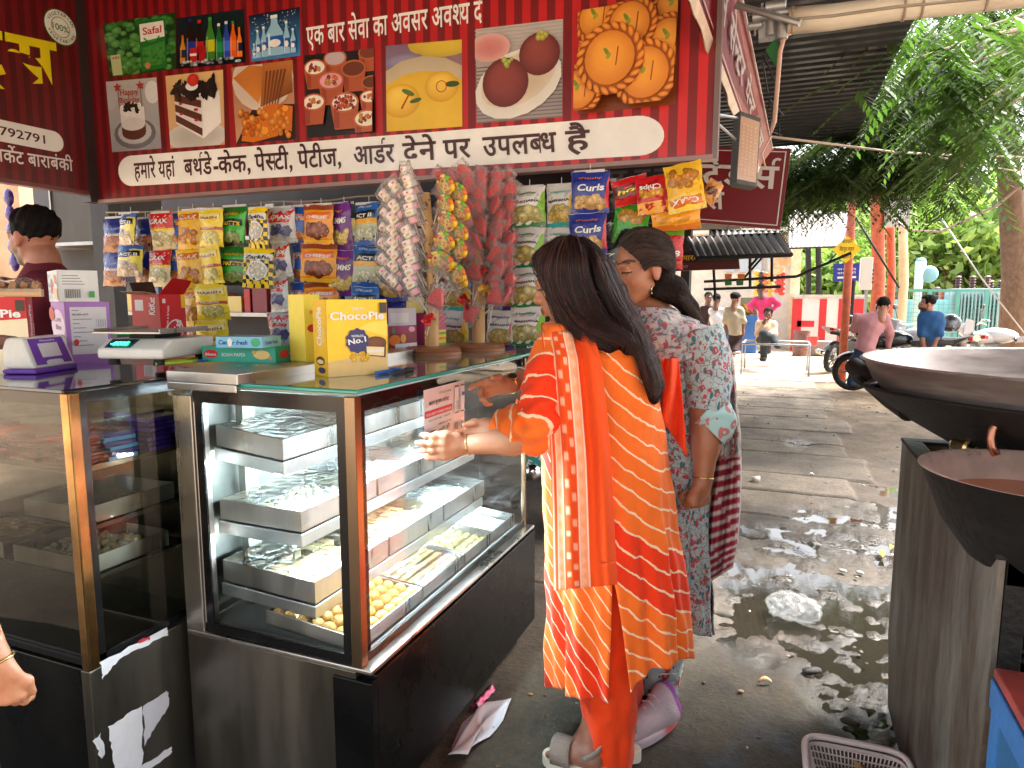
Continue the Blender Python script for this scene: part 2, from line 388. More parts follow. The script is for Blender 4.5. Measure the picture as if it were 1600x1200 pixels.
# ================================================================ GROUND
def ground_mat():
    m = bpy.data.materials.new('muddy_ground'); m.use_nodes = True; n = m.node_tree.nodes; L = m.node_tree.links; b = n['Principled BSDF']
    tc = n.new('ShaderNodeTexCoord'); a = n.new('ShaderNodeAttribute'); a.attribute_name = 'Col'; w = n.new('ShaderNodeAttribute'); w.attribute_name = 'st'
    n1 = n.new('ShaderNodeTexNoise'); n1.inputs['Scale'].default_value = 3.2; n1.inputs['Detail'].default_value = 8; n1.inputs['Roughness'].default_value = .7
    n2 = n.new('ShaderNodeTexNoise'); n2.inputs['Scale'].default_value = 42; n2.inputs['Detail'].default_value = 6; n2.inputs['Roughness'].default_value = .7
    for q in (n1, n2): L.new(tc.outputs['Object'], q.inputs['Vector'])
    r1 = n.new('ShaderNodeMapRange'); r1.inputs[1].default_value = .32; r1.inputs[2].default_value = .68; r1.inputs[3].default_value = .55; r1.inputs[4].default_value = 1.35; L.new(n1.outputs[0], r1.inputs[0])
    r2 = n.new('ShaderNodeMapRange'); r2.inputs[1].default_value = .3; r2.inputs[2].default_value = .7; r2.inputs[3].default_value = .6; r2.inputs[4].default_value = 1.35; L.new(n2.outputs[0], r2.inputs[0])
    mu = n.new('ShaderNodeMath'); mu.operation = 'MULTIPLY'; L.new(r1.outputs[0], mu.inputs[0]); L.new(r2.outputs[0], mu.inputs[1])
    mx = n.new('ShaderNodeMix'); mx.data_type = 'RGBA'; mx.blend_type = 'MULTIPLY'; mx.inputs[0].default_value = 1; L.new(a.outputs['Color'], mx.inputs[6]); L.new(mu.outputs[0], mx.inputs[7])
    L.new(mx.outputs[2], b.inputs['Base Color'])
    ad = n.new('ShaderNodeMath'); ad.operation = 'MULTIPLY_ADD'; L.new(n1.outputs[0], ad.inputs[0]); ad.inputs[1].default_value = .6; L.new(w.outputs['Fac'], ad.inputs[2])
    rr = n.new('ShaderNodeMapRange'); rr.inputs[1].default_value = .45; rr.inputs[2].default_value = 1.25; rr.inputs[3].default_value = .8; rr.inputs[4].default_value = .1; L.new(ad.outputs[0], rr.inputs[0]); L.new(rr.outputs[0], b.inputs['Roughness'])
    bp = n.new('ShaderNodeBump'); bp.inputs['Strength'].default_value = .8; bp.inputs['Distance'].default_value = .012; L.new(n2.outputs[0], bp.inputs['Height']); L.new(bp.outputs[0], b.inputs['Normal'])
    MATS['ground'] = m; return m
GROUND = ground_mat()
JOINTS = [3.05, 3.62, 4.15, 4.62, 5.2, 5.75, 6.55, 7.1, 7.75, 8.6, 9.3, 10.3, 11.4, 12.4, 13.6, 14.8, 16, 17.2, 18.4, 19.6, 21]
def build_ground():
    ys = [.3]
    while ys[-1] < 23: ys.append(ys[-1]+max(.018, .0105*ys[-1]))
    for j in JOINTS: ys += [j-.05, j-.022, j-.012, j+.012, j+.022]
    ys = np.array(sorted(set(np.round(ys, 4)))); xs = np.concatenate([np.arange(-3.4, -1, .06), np.arange(-1, 1.2, .016), np.arange(1.2, 3.2, .05)])
    X, Y = np.meshgrid(xs, ys)
    sid = np.searchsorted(JOINTS, Y); rng = np.random.RandomState(3); tint = rng.uniform(.82, 1.15, 40)[sid]; dz = rng.uniform(-.008, .008, 40)[sid]; tl = rng.uniform(-.01, .01, 40)[sid]
    edge = .62+.10*np.sin(sid*2.3)+.06*(fbm(Y*3, X*0+1, 5)-.5)
    slab = np.clip((edge-X)/.02, 0, 1)*np.clip((X+1.25)/.05, 0, 1)*np.clip((Y-2.9)/.1, 0, 1)
    jn = np.min(np.abs(Y[..., None]-np.array(JOINTS)), -1); joint = np.clip(1-(jn-.008)/.014, 0, 1)*slab*np.clip(.35+1.3*fbm(X*1.7, Y*2, 9), 0, 1)
    f1 = fbm(X*2.6, Y*2.6, 11, 5); f2 = fbm(X*11, Y*11, 12, 4); f3 = fbm(X*34, Y*34, 13, 3)
    h = (f1-.47)*.022+(f2-.47)*.008+(f3-.47)*.003
    h = h*(1-slab*.62)+slab*(dz*.8+tl*(X-.1))-joint*.03-(1-slab)*np.clip((Y-3)/2, 0, 1)*.012
    def zone(cx, cy, rx, ry, k=1.): return k*np.clip(1.25-np.sqrt(((X-cx)/rx)**2+((Y-cy)/ry)**2)+(f1-.47)*1.6, 0, 1)
    mud = np.maximum.reduce([zone(.22, 3.25, .6, .6, 1.1), zone(.36, 2.8, .24, .55, 1.1), zone(.02, 3.62, .55, .25)])
    wetz = np.maximum.reduce([mud, zone(.28, 4.25, .75, .28, 1.1), zone(.42, 4.7, .55, .2, 1.1), zone(.12, 3.95, .55, .24, 1.1), zone(.62, 5.0, .35, .25, .9), zone(.2, 7.05, .13, .22, 1), zone(.85, 5.6, .18, .3, .6)])
    h = h-mud*.022+mud*((f2-.47)*.08+(f3-.47)*.035)-(wetz-mud).clip(0)*(.011-(f2-.47)*.06-(f3-.47)*.03)
    fall = np.clip((3.2-np.abs(X))/.3, 0, 1); h = h*fall-.03*(1-fall)
    # colours: dirty concrete slabs, brown earth between, olive grime near the counters
    br = np.array(S(116, 95, 74)); gr = np.array(S(148, 130, 110)); ol = np.array(S(106, 97, 74)); sand = np.array(S(196, 170, 140)); dk = np.array(S(58, 46, 36))
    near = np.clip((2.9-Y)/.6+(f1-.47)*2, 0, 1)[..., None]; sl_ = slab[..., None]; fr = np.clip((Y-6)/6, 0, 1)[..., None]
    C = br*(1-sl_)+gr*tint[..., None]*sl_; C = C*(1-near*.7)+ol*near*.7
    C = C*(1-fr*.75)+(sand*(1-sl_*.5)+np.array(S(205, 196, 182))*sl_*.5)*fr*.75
    C = C*(1-.7*mud[..., None])+dk*.7*mud[..., None]; C = C*(1-.5*(wetz-mud).clip(0)[..., None])
    st = np.clip((fbm(X*3.3, Y*3.3, 21, 4)-.52)*5, 0, 1)[..., None]; C = C*(1-.45*st)+dk*.45*st
    C = C*(1-.85*joint[..., None])*(.33+.82*fr)  # near ground darkened, far kept bright: awning shade painted into the colour
    bl = np.clip((fbm(X*5, Y*5, 40)-.56)*8, 0, 1)*np.clip(1-np.hypot(X-.0, Y-2.02)/.3, 0, 1); C = C*(1-.45*bl[..., None])+np.array(S(70, 95, 120))*.45*bl[..., None]
    m = M(); ny, nx = X.shape
    m.v = np.stack([X, Y, h], -1).reshape(-1, 3).tolist(); m.c = C.reshape(-1, 3).tolist(); m.at = np.clip(wetz*1.1+.25*st[..., 0]*(Y < 6), 0, 1).reshape(-1).tolist()
    i = np.arange(ny*nx).reshape(ny, nx); m.f = np.stack([i[:-1, :-1], i[:-1, 1:], i[1:, 1:], i[1:, :-1]], -1).reshape(-1, 4).tolist()
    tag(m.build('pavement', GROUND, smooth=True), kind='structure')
    g = M(); g.add([(-150, -60, -.07), (150, -60, -.07), (150, 240, -.07), (-150, 240, -.07)], [(0, 1, 2, 3)], S(190, 166, 138)); g.at = [0]*4
    tag(g.build('ground', GROUND), kind='structure')
    w = M(); w.add([(-.75, 2.3, -.0175), (1.15, 2.3, -.0175), (1.15, 5.7, -.0175), (-.75, 5.7, -.0175)], [(0, 1, 2, 3)])
    tag(w.build('puddle_water', mat('puddle_water', (.02, .017, .012), .03, bump=.02, bs=30)), kind='structure')
build_ground()

# ================================================================ PICTURES ON THE BANNER (unit square)
W1 = (.85, .84, .82)
def pic_peas():
    a = Art(); a.rect(0, 0, 1, 1, S(20, 60, 25), sub=.25); a.crumbs(.03, .03, .97, .97, 110, .062, [S(70, 140, 60), S(50, 115, 45), S(95, 165, 80)], 3)
    a.rect(.05, .02, .2, .4, S(190, 200, 150)); a.text('ABC', .07, .32, .07, S(150, 40, 40))
    a.quad([(.5, .02), (.88, .05), (.86, .93), (.5, .95)], S(25, 110, 40)); a.quad([(.53, .12), (.85, .12), (.85, .52), (.53, .45)], S(60, 140, 55)); a.crumbs(.54, .12, .84, .44, 50, .02, [S(40, 120, 50), S(80, 160, 70)], 4)
    a.quad([(.52, .56), (.86, .60), (.85, .88), (.52, .88)], W1); a.text('Safal', .56, .68, .18, S(190, 40, 40), .02, w=.26); a.ring(.68, .66, .1, .125, S(60, 150, 60), PI*1.1, PI*1.9); a.ell(.6, .12, .04, .06, S(200, 120, 80)); return a
def bottle(a, x, y, w, h, c, lab, cap):
    a.poly([(x-w/2, y), (x+w/2, y), (x+w/2, y+h*.55), (x+w*.2, y+h*.78), (x+w*.17, y+h*.93), (x-w*.17, y+h*.93), (x-w*.2, y+h*.78), (x-w/2, y+h*.55)], c)
    a.rect(x-w*.5, y+h*.2, x+w*.5, y+h*.48, lab); a.rect(x-w*.2, y+h*.92, x+w*.2, y+h, cap); a.rect(x-w*.38, y+.03*h, x-w*.26, y+h*.56, tuple(min(1, q+.22) for q in c))
def pic_bottles():
    a = Art(); a.rect(0, 0, 1, 1, S(10, 14, 18), S(16, 34, 38), sub=.25); K = S(30, 12, 10)
    for x, w, h, c, l, cp in ((.1, .08, .55, S(200, 130, 30), S(40, 40, 60), S(200, 60, 30)), (.22, .13, .85, K, S(30, 50, 150), S(40, 40, 120)), (.36, .13, .8, K, S(190, 25, 30), S(200, 30, 30)), (.52, .13, .82, S(60, 130, 40), S(200, 200, 40), S(60, 160, 60)), (.65, .1, .68, S(20, 110, 50), S(30, 150, 70), S(230, 230, 230)), (.76, .1, .7, S(40, 70, 170), S(60, 110, 220), S(230, 230, 230)), (.86, .09, .68, S(220, 90, 20), S(230, 110, 30), S(40, 150, 60)), (.95, .07, .55, S(230, 120, 30), S(30, 30, 80), S(230, 110, 30))): bottle(a, x, .1, w, h, c, l, cp)
    a.rect(.24, .06, .34, .36, S(190, 30, 30)); a.rect(.37, .05, .47, .38, S(170, 25, 28)); a.rect(.24, .2, .34, .25, W1)
    a.crumbs(.05, .02, .95, .1, 26, .03, [S(190, 200, 205), S(120, 130, 140)], 8); return a
def pic_water():
    a = Art(); a.rect(0, 0, 1, 1, S(60, 130, 190), S(12, 18, 40), sub=.25); a.crumbs(.05, .6, .95, .97, 60, .012, [S(180, 200, 220)], 2)
    for x, w, h in ((.08, .08, .32), (.17, .1, .6), (.3, .12, .65), (.52, .34, .85), (.76, .12, .68), (.89, .1, .5)):
        bottle(a, x, .06, w, h, S(150, 195, 225), S(25, 90, 180), S(235, 240, 245)); a.ell(x, .06+h*.3, w*.36, h*.1, W1)
    return a
def pic_cake():
    a = Art(); a.rect(0, 0, 1, 1, S(150, 150, 158), S(190, 188, 190), sub=.25); a.ell(.05, .75, .14, .16, S(185, 185, 188)); a.ell(.9, .8, .14, .16, S(225, 226, 228)); a.ell(.5, .24, .42, .22, S(130, 128, 132), S(105, 105, 110)); a.ell(.5, .26, .34, .17, S(185, 184, 188))
    a.rect(.25, .25, .73, .38, S(105, 60, 50)); a.ell(.49, .25, .24, .1, S(92, 52, 44)); a.rect(.25, .36, .73, .58, S(214, 210, 212), S(235, 232, 234)); a.ell(.49, .37, .24, .09, S(214, 210, 212)); a.ell(.49, .58, .24, .09, S(235, 233, 232))
    for k in range(9): t = 2*PI*k/9; a.ell(.49+.19*cos(t), .58+.07*sin(t), .055, .045, W1)
    a.crumbs(.36, .54, .62, .66, 22, .035, [S(30, 22, 22), S(55, 40, 36)], 5, 1.5)
    for x in (.25, .7): a.rect(x, .6, x+.012, .9, S(120, 40, 40)); a.poly([(x+.09*cos(PI/2+k*PI/5)*(1 if k % 2 == 0 else .4), .9+.07*sin(PI/2+k*PI/5)*(1 if k % 2 == 0 else .4)) for k in range(10)], S(175, 50, 45))
    a.text('Happy', .3, .78, .12, S(180, 60, 55), .01, w=.36); a.text('Birthday', .28, .68, .1, S(180, 60, 55), .01, w=.4); return a
def pic_pastry():
    a = Art(); a.rect(0, 0, 1, 1, S(205, 160, 120), S(226, 186, 130), sub=.25); a.ell(.5, .14, .56, .2, S(178, 172, 168), S(205, 200, 196)); br = S(92, 52, 42)
    a.quad([(.14, .34), (.62, .1), (.64, .68), (.14, .78)], S(226, 220, 220)); a.quad([(.62, .1), (.95, .3), (.93, .74), (.64, .68)], S(236, 233, 232)); a.quad([(.14, .78), (.64, .68), (.93, .74), (.5, .85)], S(240, 238, 236))
    for y in (.36, .5, .64): a.quad([(.145, y), (.61, y-.22+(y-.36)*.35), (.615, y-.12+(y-.36)*.35), (.145, y+.1)], br)
    for y in (.48, .62): a.ell(.25, y-.02, .03, .02, S(190, 40, 60)); a.ell(.52, y-.12, .04, .02, S(190, 40, 60))
    a.crumbs(.16, .7, .9, .86, 40, .06, [S(40, 30, 28), S(62, 46, 40), S(28, 20, 20)], 6, 1.8); a.ell(.47, .82, .11, .06, W1); a.ell(.5, .9, .1, .085, S(225, 60, 50), S(180, 30, 30), hl=(-.2, .3)); return a
def pic_patties():
    a = Art(); a.rect(0, 0, 1, 1, S(200, 150, 120), S(170, 110, 70), sub=.25); a.poly([(0, 0), (1, 0), (1, .45), (.35, .5)], S(45, 25, 18)); a.ell(.5, .8, .5, .4, S(196, 176, 160), S(215, 196, 182))
    a.quad([(.02, .86), (.42, .5), (.62, .95), (.3, 1)], S(196, 120, 50), cs4=[S(190, 110, 45), S(214, 134, 56), S(170, 96, 40), S(205, 130, 60)]); a.quad([(.45, .45), (.98, .6), (.98, 1), (.52, 1)], S(150, 85, 40), cs4=[S(160, 90, 40), S(120, 66, 30), S(190, 120, 60), S(176, 100, 46)])
    for k in range(6): a.quad([(.5+k*.045, .46), (.52+k*.045, .46), (.6+k*.06, .9), (.57+k*.06, .9)], S(112, 62, 30))
    a.poly([(.1, .03), (.3, .0), (.72, .06), (.75, .26), (.55, .36), (.2, .3)], S(214, 116, 26)); a.poly([(.45, .3), (.95, .1), (.98, .42), (.7, .48), (.5, .45)], S(206, 108, 22)); a.crumbs(.1, .05, .9, .42, 60, .045, [S(224, 132, 36), S(196, 96, 20), S(235, 150, 60)], 7); a.ell(.52, .14, .05, .05, S(240, 160, 40)); a.ell(.86, .4, .05, .04, S(235, 150, 40)); return a
def pic_cups():
    a = Art(); a.rect(0, 0, 1, 1, S(24, 18, 18), sub=.25); te = S(176, 86, 52)
    def cup(x, y, r, top, fill=True, k=1):
        a.poly([(x-r*.75, y-r*1.6), (x+r*.75, y-r*1.6), (x+r, y-r*.3), (x+r*.95, y), (x-r*.95, y), (x-r, y-r*.3)], te); a.rect(x-r*.8, y-r*1.5, x-r*.4, y-.02, S(150, 66, 40)); a.ell(x, y, r*1.05, r*.62, S(190, 100, 64)); a.ell(x, y, r*.9, r*.5, top)
        if fill: a.crumbs(x-r*.5, y-r*.25, x+r*.5, y+r*.25, 14, r*.14, [S(226, 110, 40), S(150, 40, 40), S(200, 150, 60)], int(x*90))
    cup(.45, .93, .16, S(190, 170, 175), False); cup(.93, .96, .14, S(120, 60, 40), False); cup(.16, .84, .16, S(235, 230, 222)); cup(.72, .78, .17, S(110, 52, 32), False); cup(.97, .6, .13, S(100, 50, 30), False); cup(.4, .66, .18, S(226, 160, 176)); cup(.14, .42, .17, S(236, 230, 220)); cup(.6, .38, .2, S(238, 232, 226)); a.crumbs(.46, .3, .74, .46, 40, .018, [S(130, 30, 36), S(200, 70, 60)], 4); cup(.96, .42, .13, S(232, 224, 214)); cup(.92, .16, .18, S(228, 226, 205)); return a
def pic_rasmalai():
    a = Art(); a.rect(0, 0, 1, 1, S(206, 150, 60), S(120, 100, 130), sub=.25); a.ell(.75, .98, .45, .16, S(220, 190, 60), S(196, 166, 60)); a.ell(.25, .8, .3, .1, S(160, 150, 176), S(120, 105, 140)); a.ell(.5, .3, .75, .55, S(212, 200, 180), S(190, 172, 140)); a.ell(.5, .24, .68, .44, S(232, 190, 60), S(222, 176, 50))
    a.ell(.2, .35, .26, .2, S(246, 208, 84), S(214, 158, 38), hl=(-.2, .4)); a.ell(.74, .48, .22, .18, S(246, 206, 80), S(216, 160, 40), hl=(-.2, .4)); a.ell(.3, .44, .09, .03, S(70, 120, 50), rot=-.4); a.ell(.4, .34, .08, .025, S(60, 100, 45), rot=.2); a.ell(.88, .5, .09, .035, S(56, 80, 40)); a.quad([(.2, .26), (.22, .25), (.34, .44), (.32, .44)], S(180, 60, 20)); a.ring(.74, .48, .06, .07, S(190, 70, 20)); return a
def pic_jamun():
    a = Art(); a.rect(0, 0, 1, 1, S(150, 140, 142), S(196, 188, 186), sub=.25)
    for k in range(26): a.rect(0, k/26, 1, k/26+.014, S(118, 110, 114) if k < 16 else S(176, 170, 170))
    a.ell(.18, .78, .24, .15, S(206, 120, 120), S(220, 170, 165)); a.ell(.5, .38, .52, .34, S(210, 206, 200), S(226, 222, 216), rot=.35); a.ell(.5, .42, .45, .26, S(196, 178, 150), S(214, 200, 180), rot=.35)
    a.ell(.36, .4, .27, .26, S(150, 70, 64), S(98, 34, 32), hl=(-.2, .4), n=24); a.ell(.75, .66, .23, .22, S(146, 70, 62), S(100, 36, 34), hl=(-.2, .4), n=24); a.crumbs(.3, .56, .44, .64, 7, .03, [S(180, 190, 90)], 2); a.crumbs(.72, .82, .82, .88, 5, .03, [S(190, 180, 80)], 3); return a
def pic_kachori():
    a = Art(); a.rect(0, 0, 1, 1, S(120, 56, 14), sub=.25); q = random.Random(5)
    for x, y, r in ((.1, .55, .2), (.95, .93, .2), (.2, .9, .24), (.93, .6, .25), (.55, .78, .27), (.05, .2, .25), (.72, .28, .32), (.38, .45, .34)):
        a.ell(x, y, r, r*1.02, S(200, 112, 28), S(150, 72, 14), n=22)
        for k in range(22): t = 2*PI*k/22; a.ell(x+r*.9*cos(t), y+r*.92*sin(t), r*.17, r*.08, S(238, 154, 56), S(196, 104, 26), rot=t+.9, n=8)
        a.ell(x, y, r*.74, r*.76, S(242, 166, 62), S(214, 124, 34), hl=(-.15, .3), n=20)
        a.ell(x-.03, y+.06, .02, .05, S(120, 140, 40), rot=.6, n=8); a.ell(x-.01, y+.02, .02, .035, S(150, 160, 50), rot=-.5, n=8); a.quad([(x+.06, y-.08), (x+.07, y-.08), (x+.09, y+.1), (x+.08, y+.1)], S(150, 50, 12))
    return a
BY = 2.65
def on_banner(px, py): return onY(px, py, BY)
def quadmap(px4, fn, n=Vector((0, -1, 0)), lift=.002):  # bottom-left, bottom-right, top-right, top-left
    c = [fn(*p) for p in px4]
    return lambda u, v, l: c[0]*(1-u)*(1-v)+c[1]*u*(1-v)+c[2]*u*v+c[3]*(1-u)*v+n*(l+lift)
MAR = S(66, 26, 30)
def banner_main():
    t = thing('shop_banner', 'long red striped banner with sweets pictures and a white strip of brown writing', 'banner', (-1.85, BY, 1.92))
    zb = lambda x: 1.934-.012*(x+3.43)
    m = M(); x0, x1, zt = -3.425, -.272, 3.25
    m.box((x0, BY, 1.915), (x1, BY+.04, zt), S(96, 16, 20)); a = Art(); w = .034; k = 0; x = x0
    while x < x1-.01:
        f = (x-x0)/(x1-x0); c1 = S(128+84*f, 20+14*f, 26+10*f); c2 = S(94+34*f, 15+3*f, 20+2*f); a.rect(x, 1.918, min(x+w, x1), zt, c1 if k % 2 else c2, sub=3); a.l = 0; x += w; k += 1  # stripes brighten to the right: light across the banner is painted in
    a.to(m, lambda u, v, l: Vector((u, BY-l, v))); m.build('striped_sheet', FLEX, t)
    fr = M(); fr.box((x0, BY-.012, 1.898), (x1+.004, BY+.045, 1.915), S(150, 120, 118)); fr.box((x1, BY-.01, 1.9), (x1+.018, BY+.045, zt), S(120, 100, 100)); fr.build('edge_frame', FLEX, t)
    P = [((173, 121), (276, 108), (274, 19), (161, 38)), ((276, 108), (384, 98), (382, 14), (276, 29)), ((393, 97), (470, 87), (469, 11), (389, 25)), ((176, 238), (253, 232), (245, 121), (166, 128)), ((267, 232), (352, 226), (349, 109), (259, 119)), ((370, 225), (463, 218), (458, 94), (362, 106)), ((481, 216), (586, 207), (585, 76), (476, 87)), ((605, 206), (723, 198), (722, 62), (603, 72)), ((745, 193), (879, 183), (880, 30), (744, 46)), ((903, 179), (1056, 163), (1061, -2), (906, 22))]
    for q, f in zip(P, (pic_peas, pic_bottles, pic_water, pic_cake, pic_pastry, pic_patties, pic_cups, pic_rasmalai, pic_jamun, pic_kachori)):
        m = M(); f().to(m, quadmap(q, on_banner), (0, 1)); m.build('food_picture', FLEX, t)
    m = M(); a = Art(); a.pill(0, 0, 6.2, .42, (.86, .86, .85)); c = [on_banner(*p) for p in ((187, 292), (1040, 241), (1036, 178), (184, 245))]
    def mp(u, v, l): u /= 6.2; v /= .42; return c[0]*(1-u)*(1-v)+c[1]*u*(1-v)+c[2]*u*v+c[3]*(1-u)*v+Vector((0, -1, 0))*(l+.002)
    for s, x, wd in (('हमारे यहां', .25, .62), ('बर्थडे', 1.0, .4), ('-केक,', 1.42, .5), ('पेस्टी,', 1.98, .48), ('पेटीज,', 2.53, .52), ('आर्डर', 3.2, .46), ('देने', 3.75, .36), ('पर', 4.18, .28), ('उपलब्ध', 4.58, .7), ('है', 5.36, .22)): a.text(s, x, .1, .33, MAR, .02, w=wd)
    a.to(m, mp); m.build('lettering_strip', FLEX, t)
    m = M(); a = Art(); a.text('एक बार सेवा का अवसर अवश्य दें', 0, 0, .12, (.85, .83, .82), .015, w=.86)
    p0, p1 = on_banner(480, 72), on_banner(733, 36); a.to(m, basis(p0-Vector((0, .003, 0)), (p1-p0).normalized(), Vector((0, 0, 1)))); m.build('lettering', FLEX, t)
banner_main()
def banner_side():
    X = -3.43; t = thing('shop_banner', 'dark red striped banner on the left with big yellow letters and a phone number pill', 'banner', (X, 2.0, 1.96))
    m = M(); m.box((X-.04, .3, 1.955), (X, 2.6, 3.3), S(90, 16, 22)); a = Art(); k = 0; y = .3
    while y < 2.59: a.rect(y, 1.957, min(2.6, y+.03), 3.3, S(84, 14, 20) if k % 2 else S(110, 20, 26), sub=2); a.l = 0; y += .03; k += 1
    a.to(m, lambda u, v, l: Vector((X+l, u, v))); m.build('striped_sheet', FLEX, t)
    def L(*p): return onX(*p, X)
    fn = lambda p, h0: None
    def put(name, art, pa, pb, w, mt=FLEX):
        A, B = L(*pa), L(*pb); s = (B-A).length/w; m = M(); art.to(m, lambda u, v, l: A+(B-A)*(u/w)+Vector((0, 0, v*s))+Vector((l+.002, 0, 0))); m.build(name, mt, t)
    a = Art(); a.text('ट्रस', 0, 0, .42, S(236, 214, 20), .03, w=.62); put('yellow_letters', a, (-60, 108), (92, 132), .62)
    a = Art(); a.pill(-1.2, 0, .5, .15, (.84, .84, .84)); a.text('9616979792791', -.36, .045, .085, MAR, .012, w=.72); put('phone_pill', a, (-10, 219), (100, 240), .5)
    a = Art(); a.text('मेन मार्केट बाराबंकी', -.18, .03, .115, (.8, .78, .77), .014, w=.67); put('address_letters', a, (-5, 259), (117, 275), .5)
    a = Art(); a.ell(0, 0, .085, .085, S(46, 96, 50), n=28); a.ell(0, 0, .08, .08, (.8, .82, .78), n=28); a.ring(0, 0, .045, .048, S(46, 96, 50)); a.text('100%', 0, -.016, .042, S(46, 96, 50), .012, al='c')
    for k, ch in enumerate('VEGETARIAN'): th = PI*(.86-.72*k/9); a.text(ch, .056*cos(th), .056*sin(th), .022, S(46, 96, 50), al='c', rot=th-PI/2); a.text(ch, .072*cos(-th), .072*sin(-th), .022, S(46, 96, 50), al='c', rot=-th+PI/2)
    c = L(94, 43); m = M(); a.to(m, lambda u, v, l: c+Vector((l+.002, u*1.0, v*1.0))); m.build('round_stamp', FLEX, t)
    f = M(); f.box((X-.05, .3, 1.935), (X+.006, 2.62, 1.955), S(110, 60, 60)); f.box((X-.05, 2.6, 1.9), (X+.012, 2.668, 3.3), S(52, 40, 40)); f.build('edge_frame', FLEX, t)
banner_side()
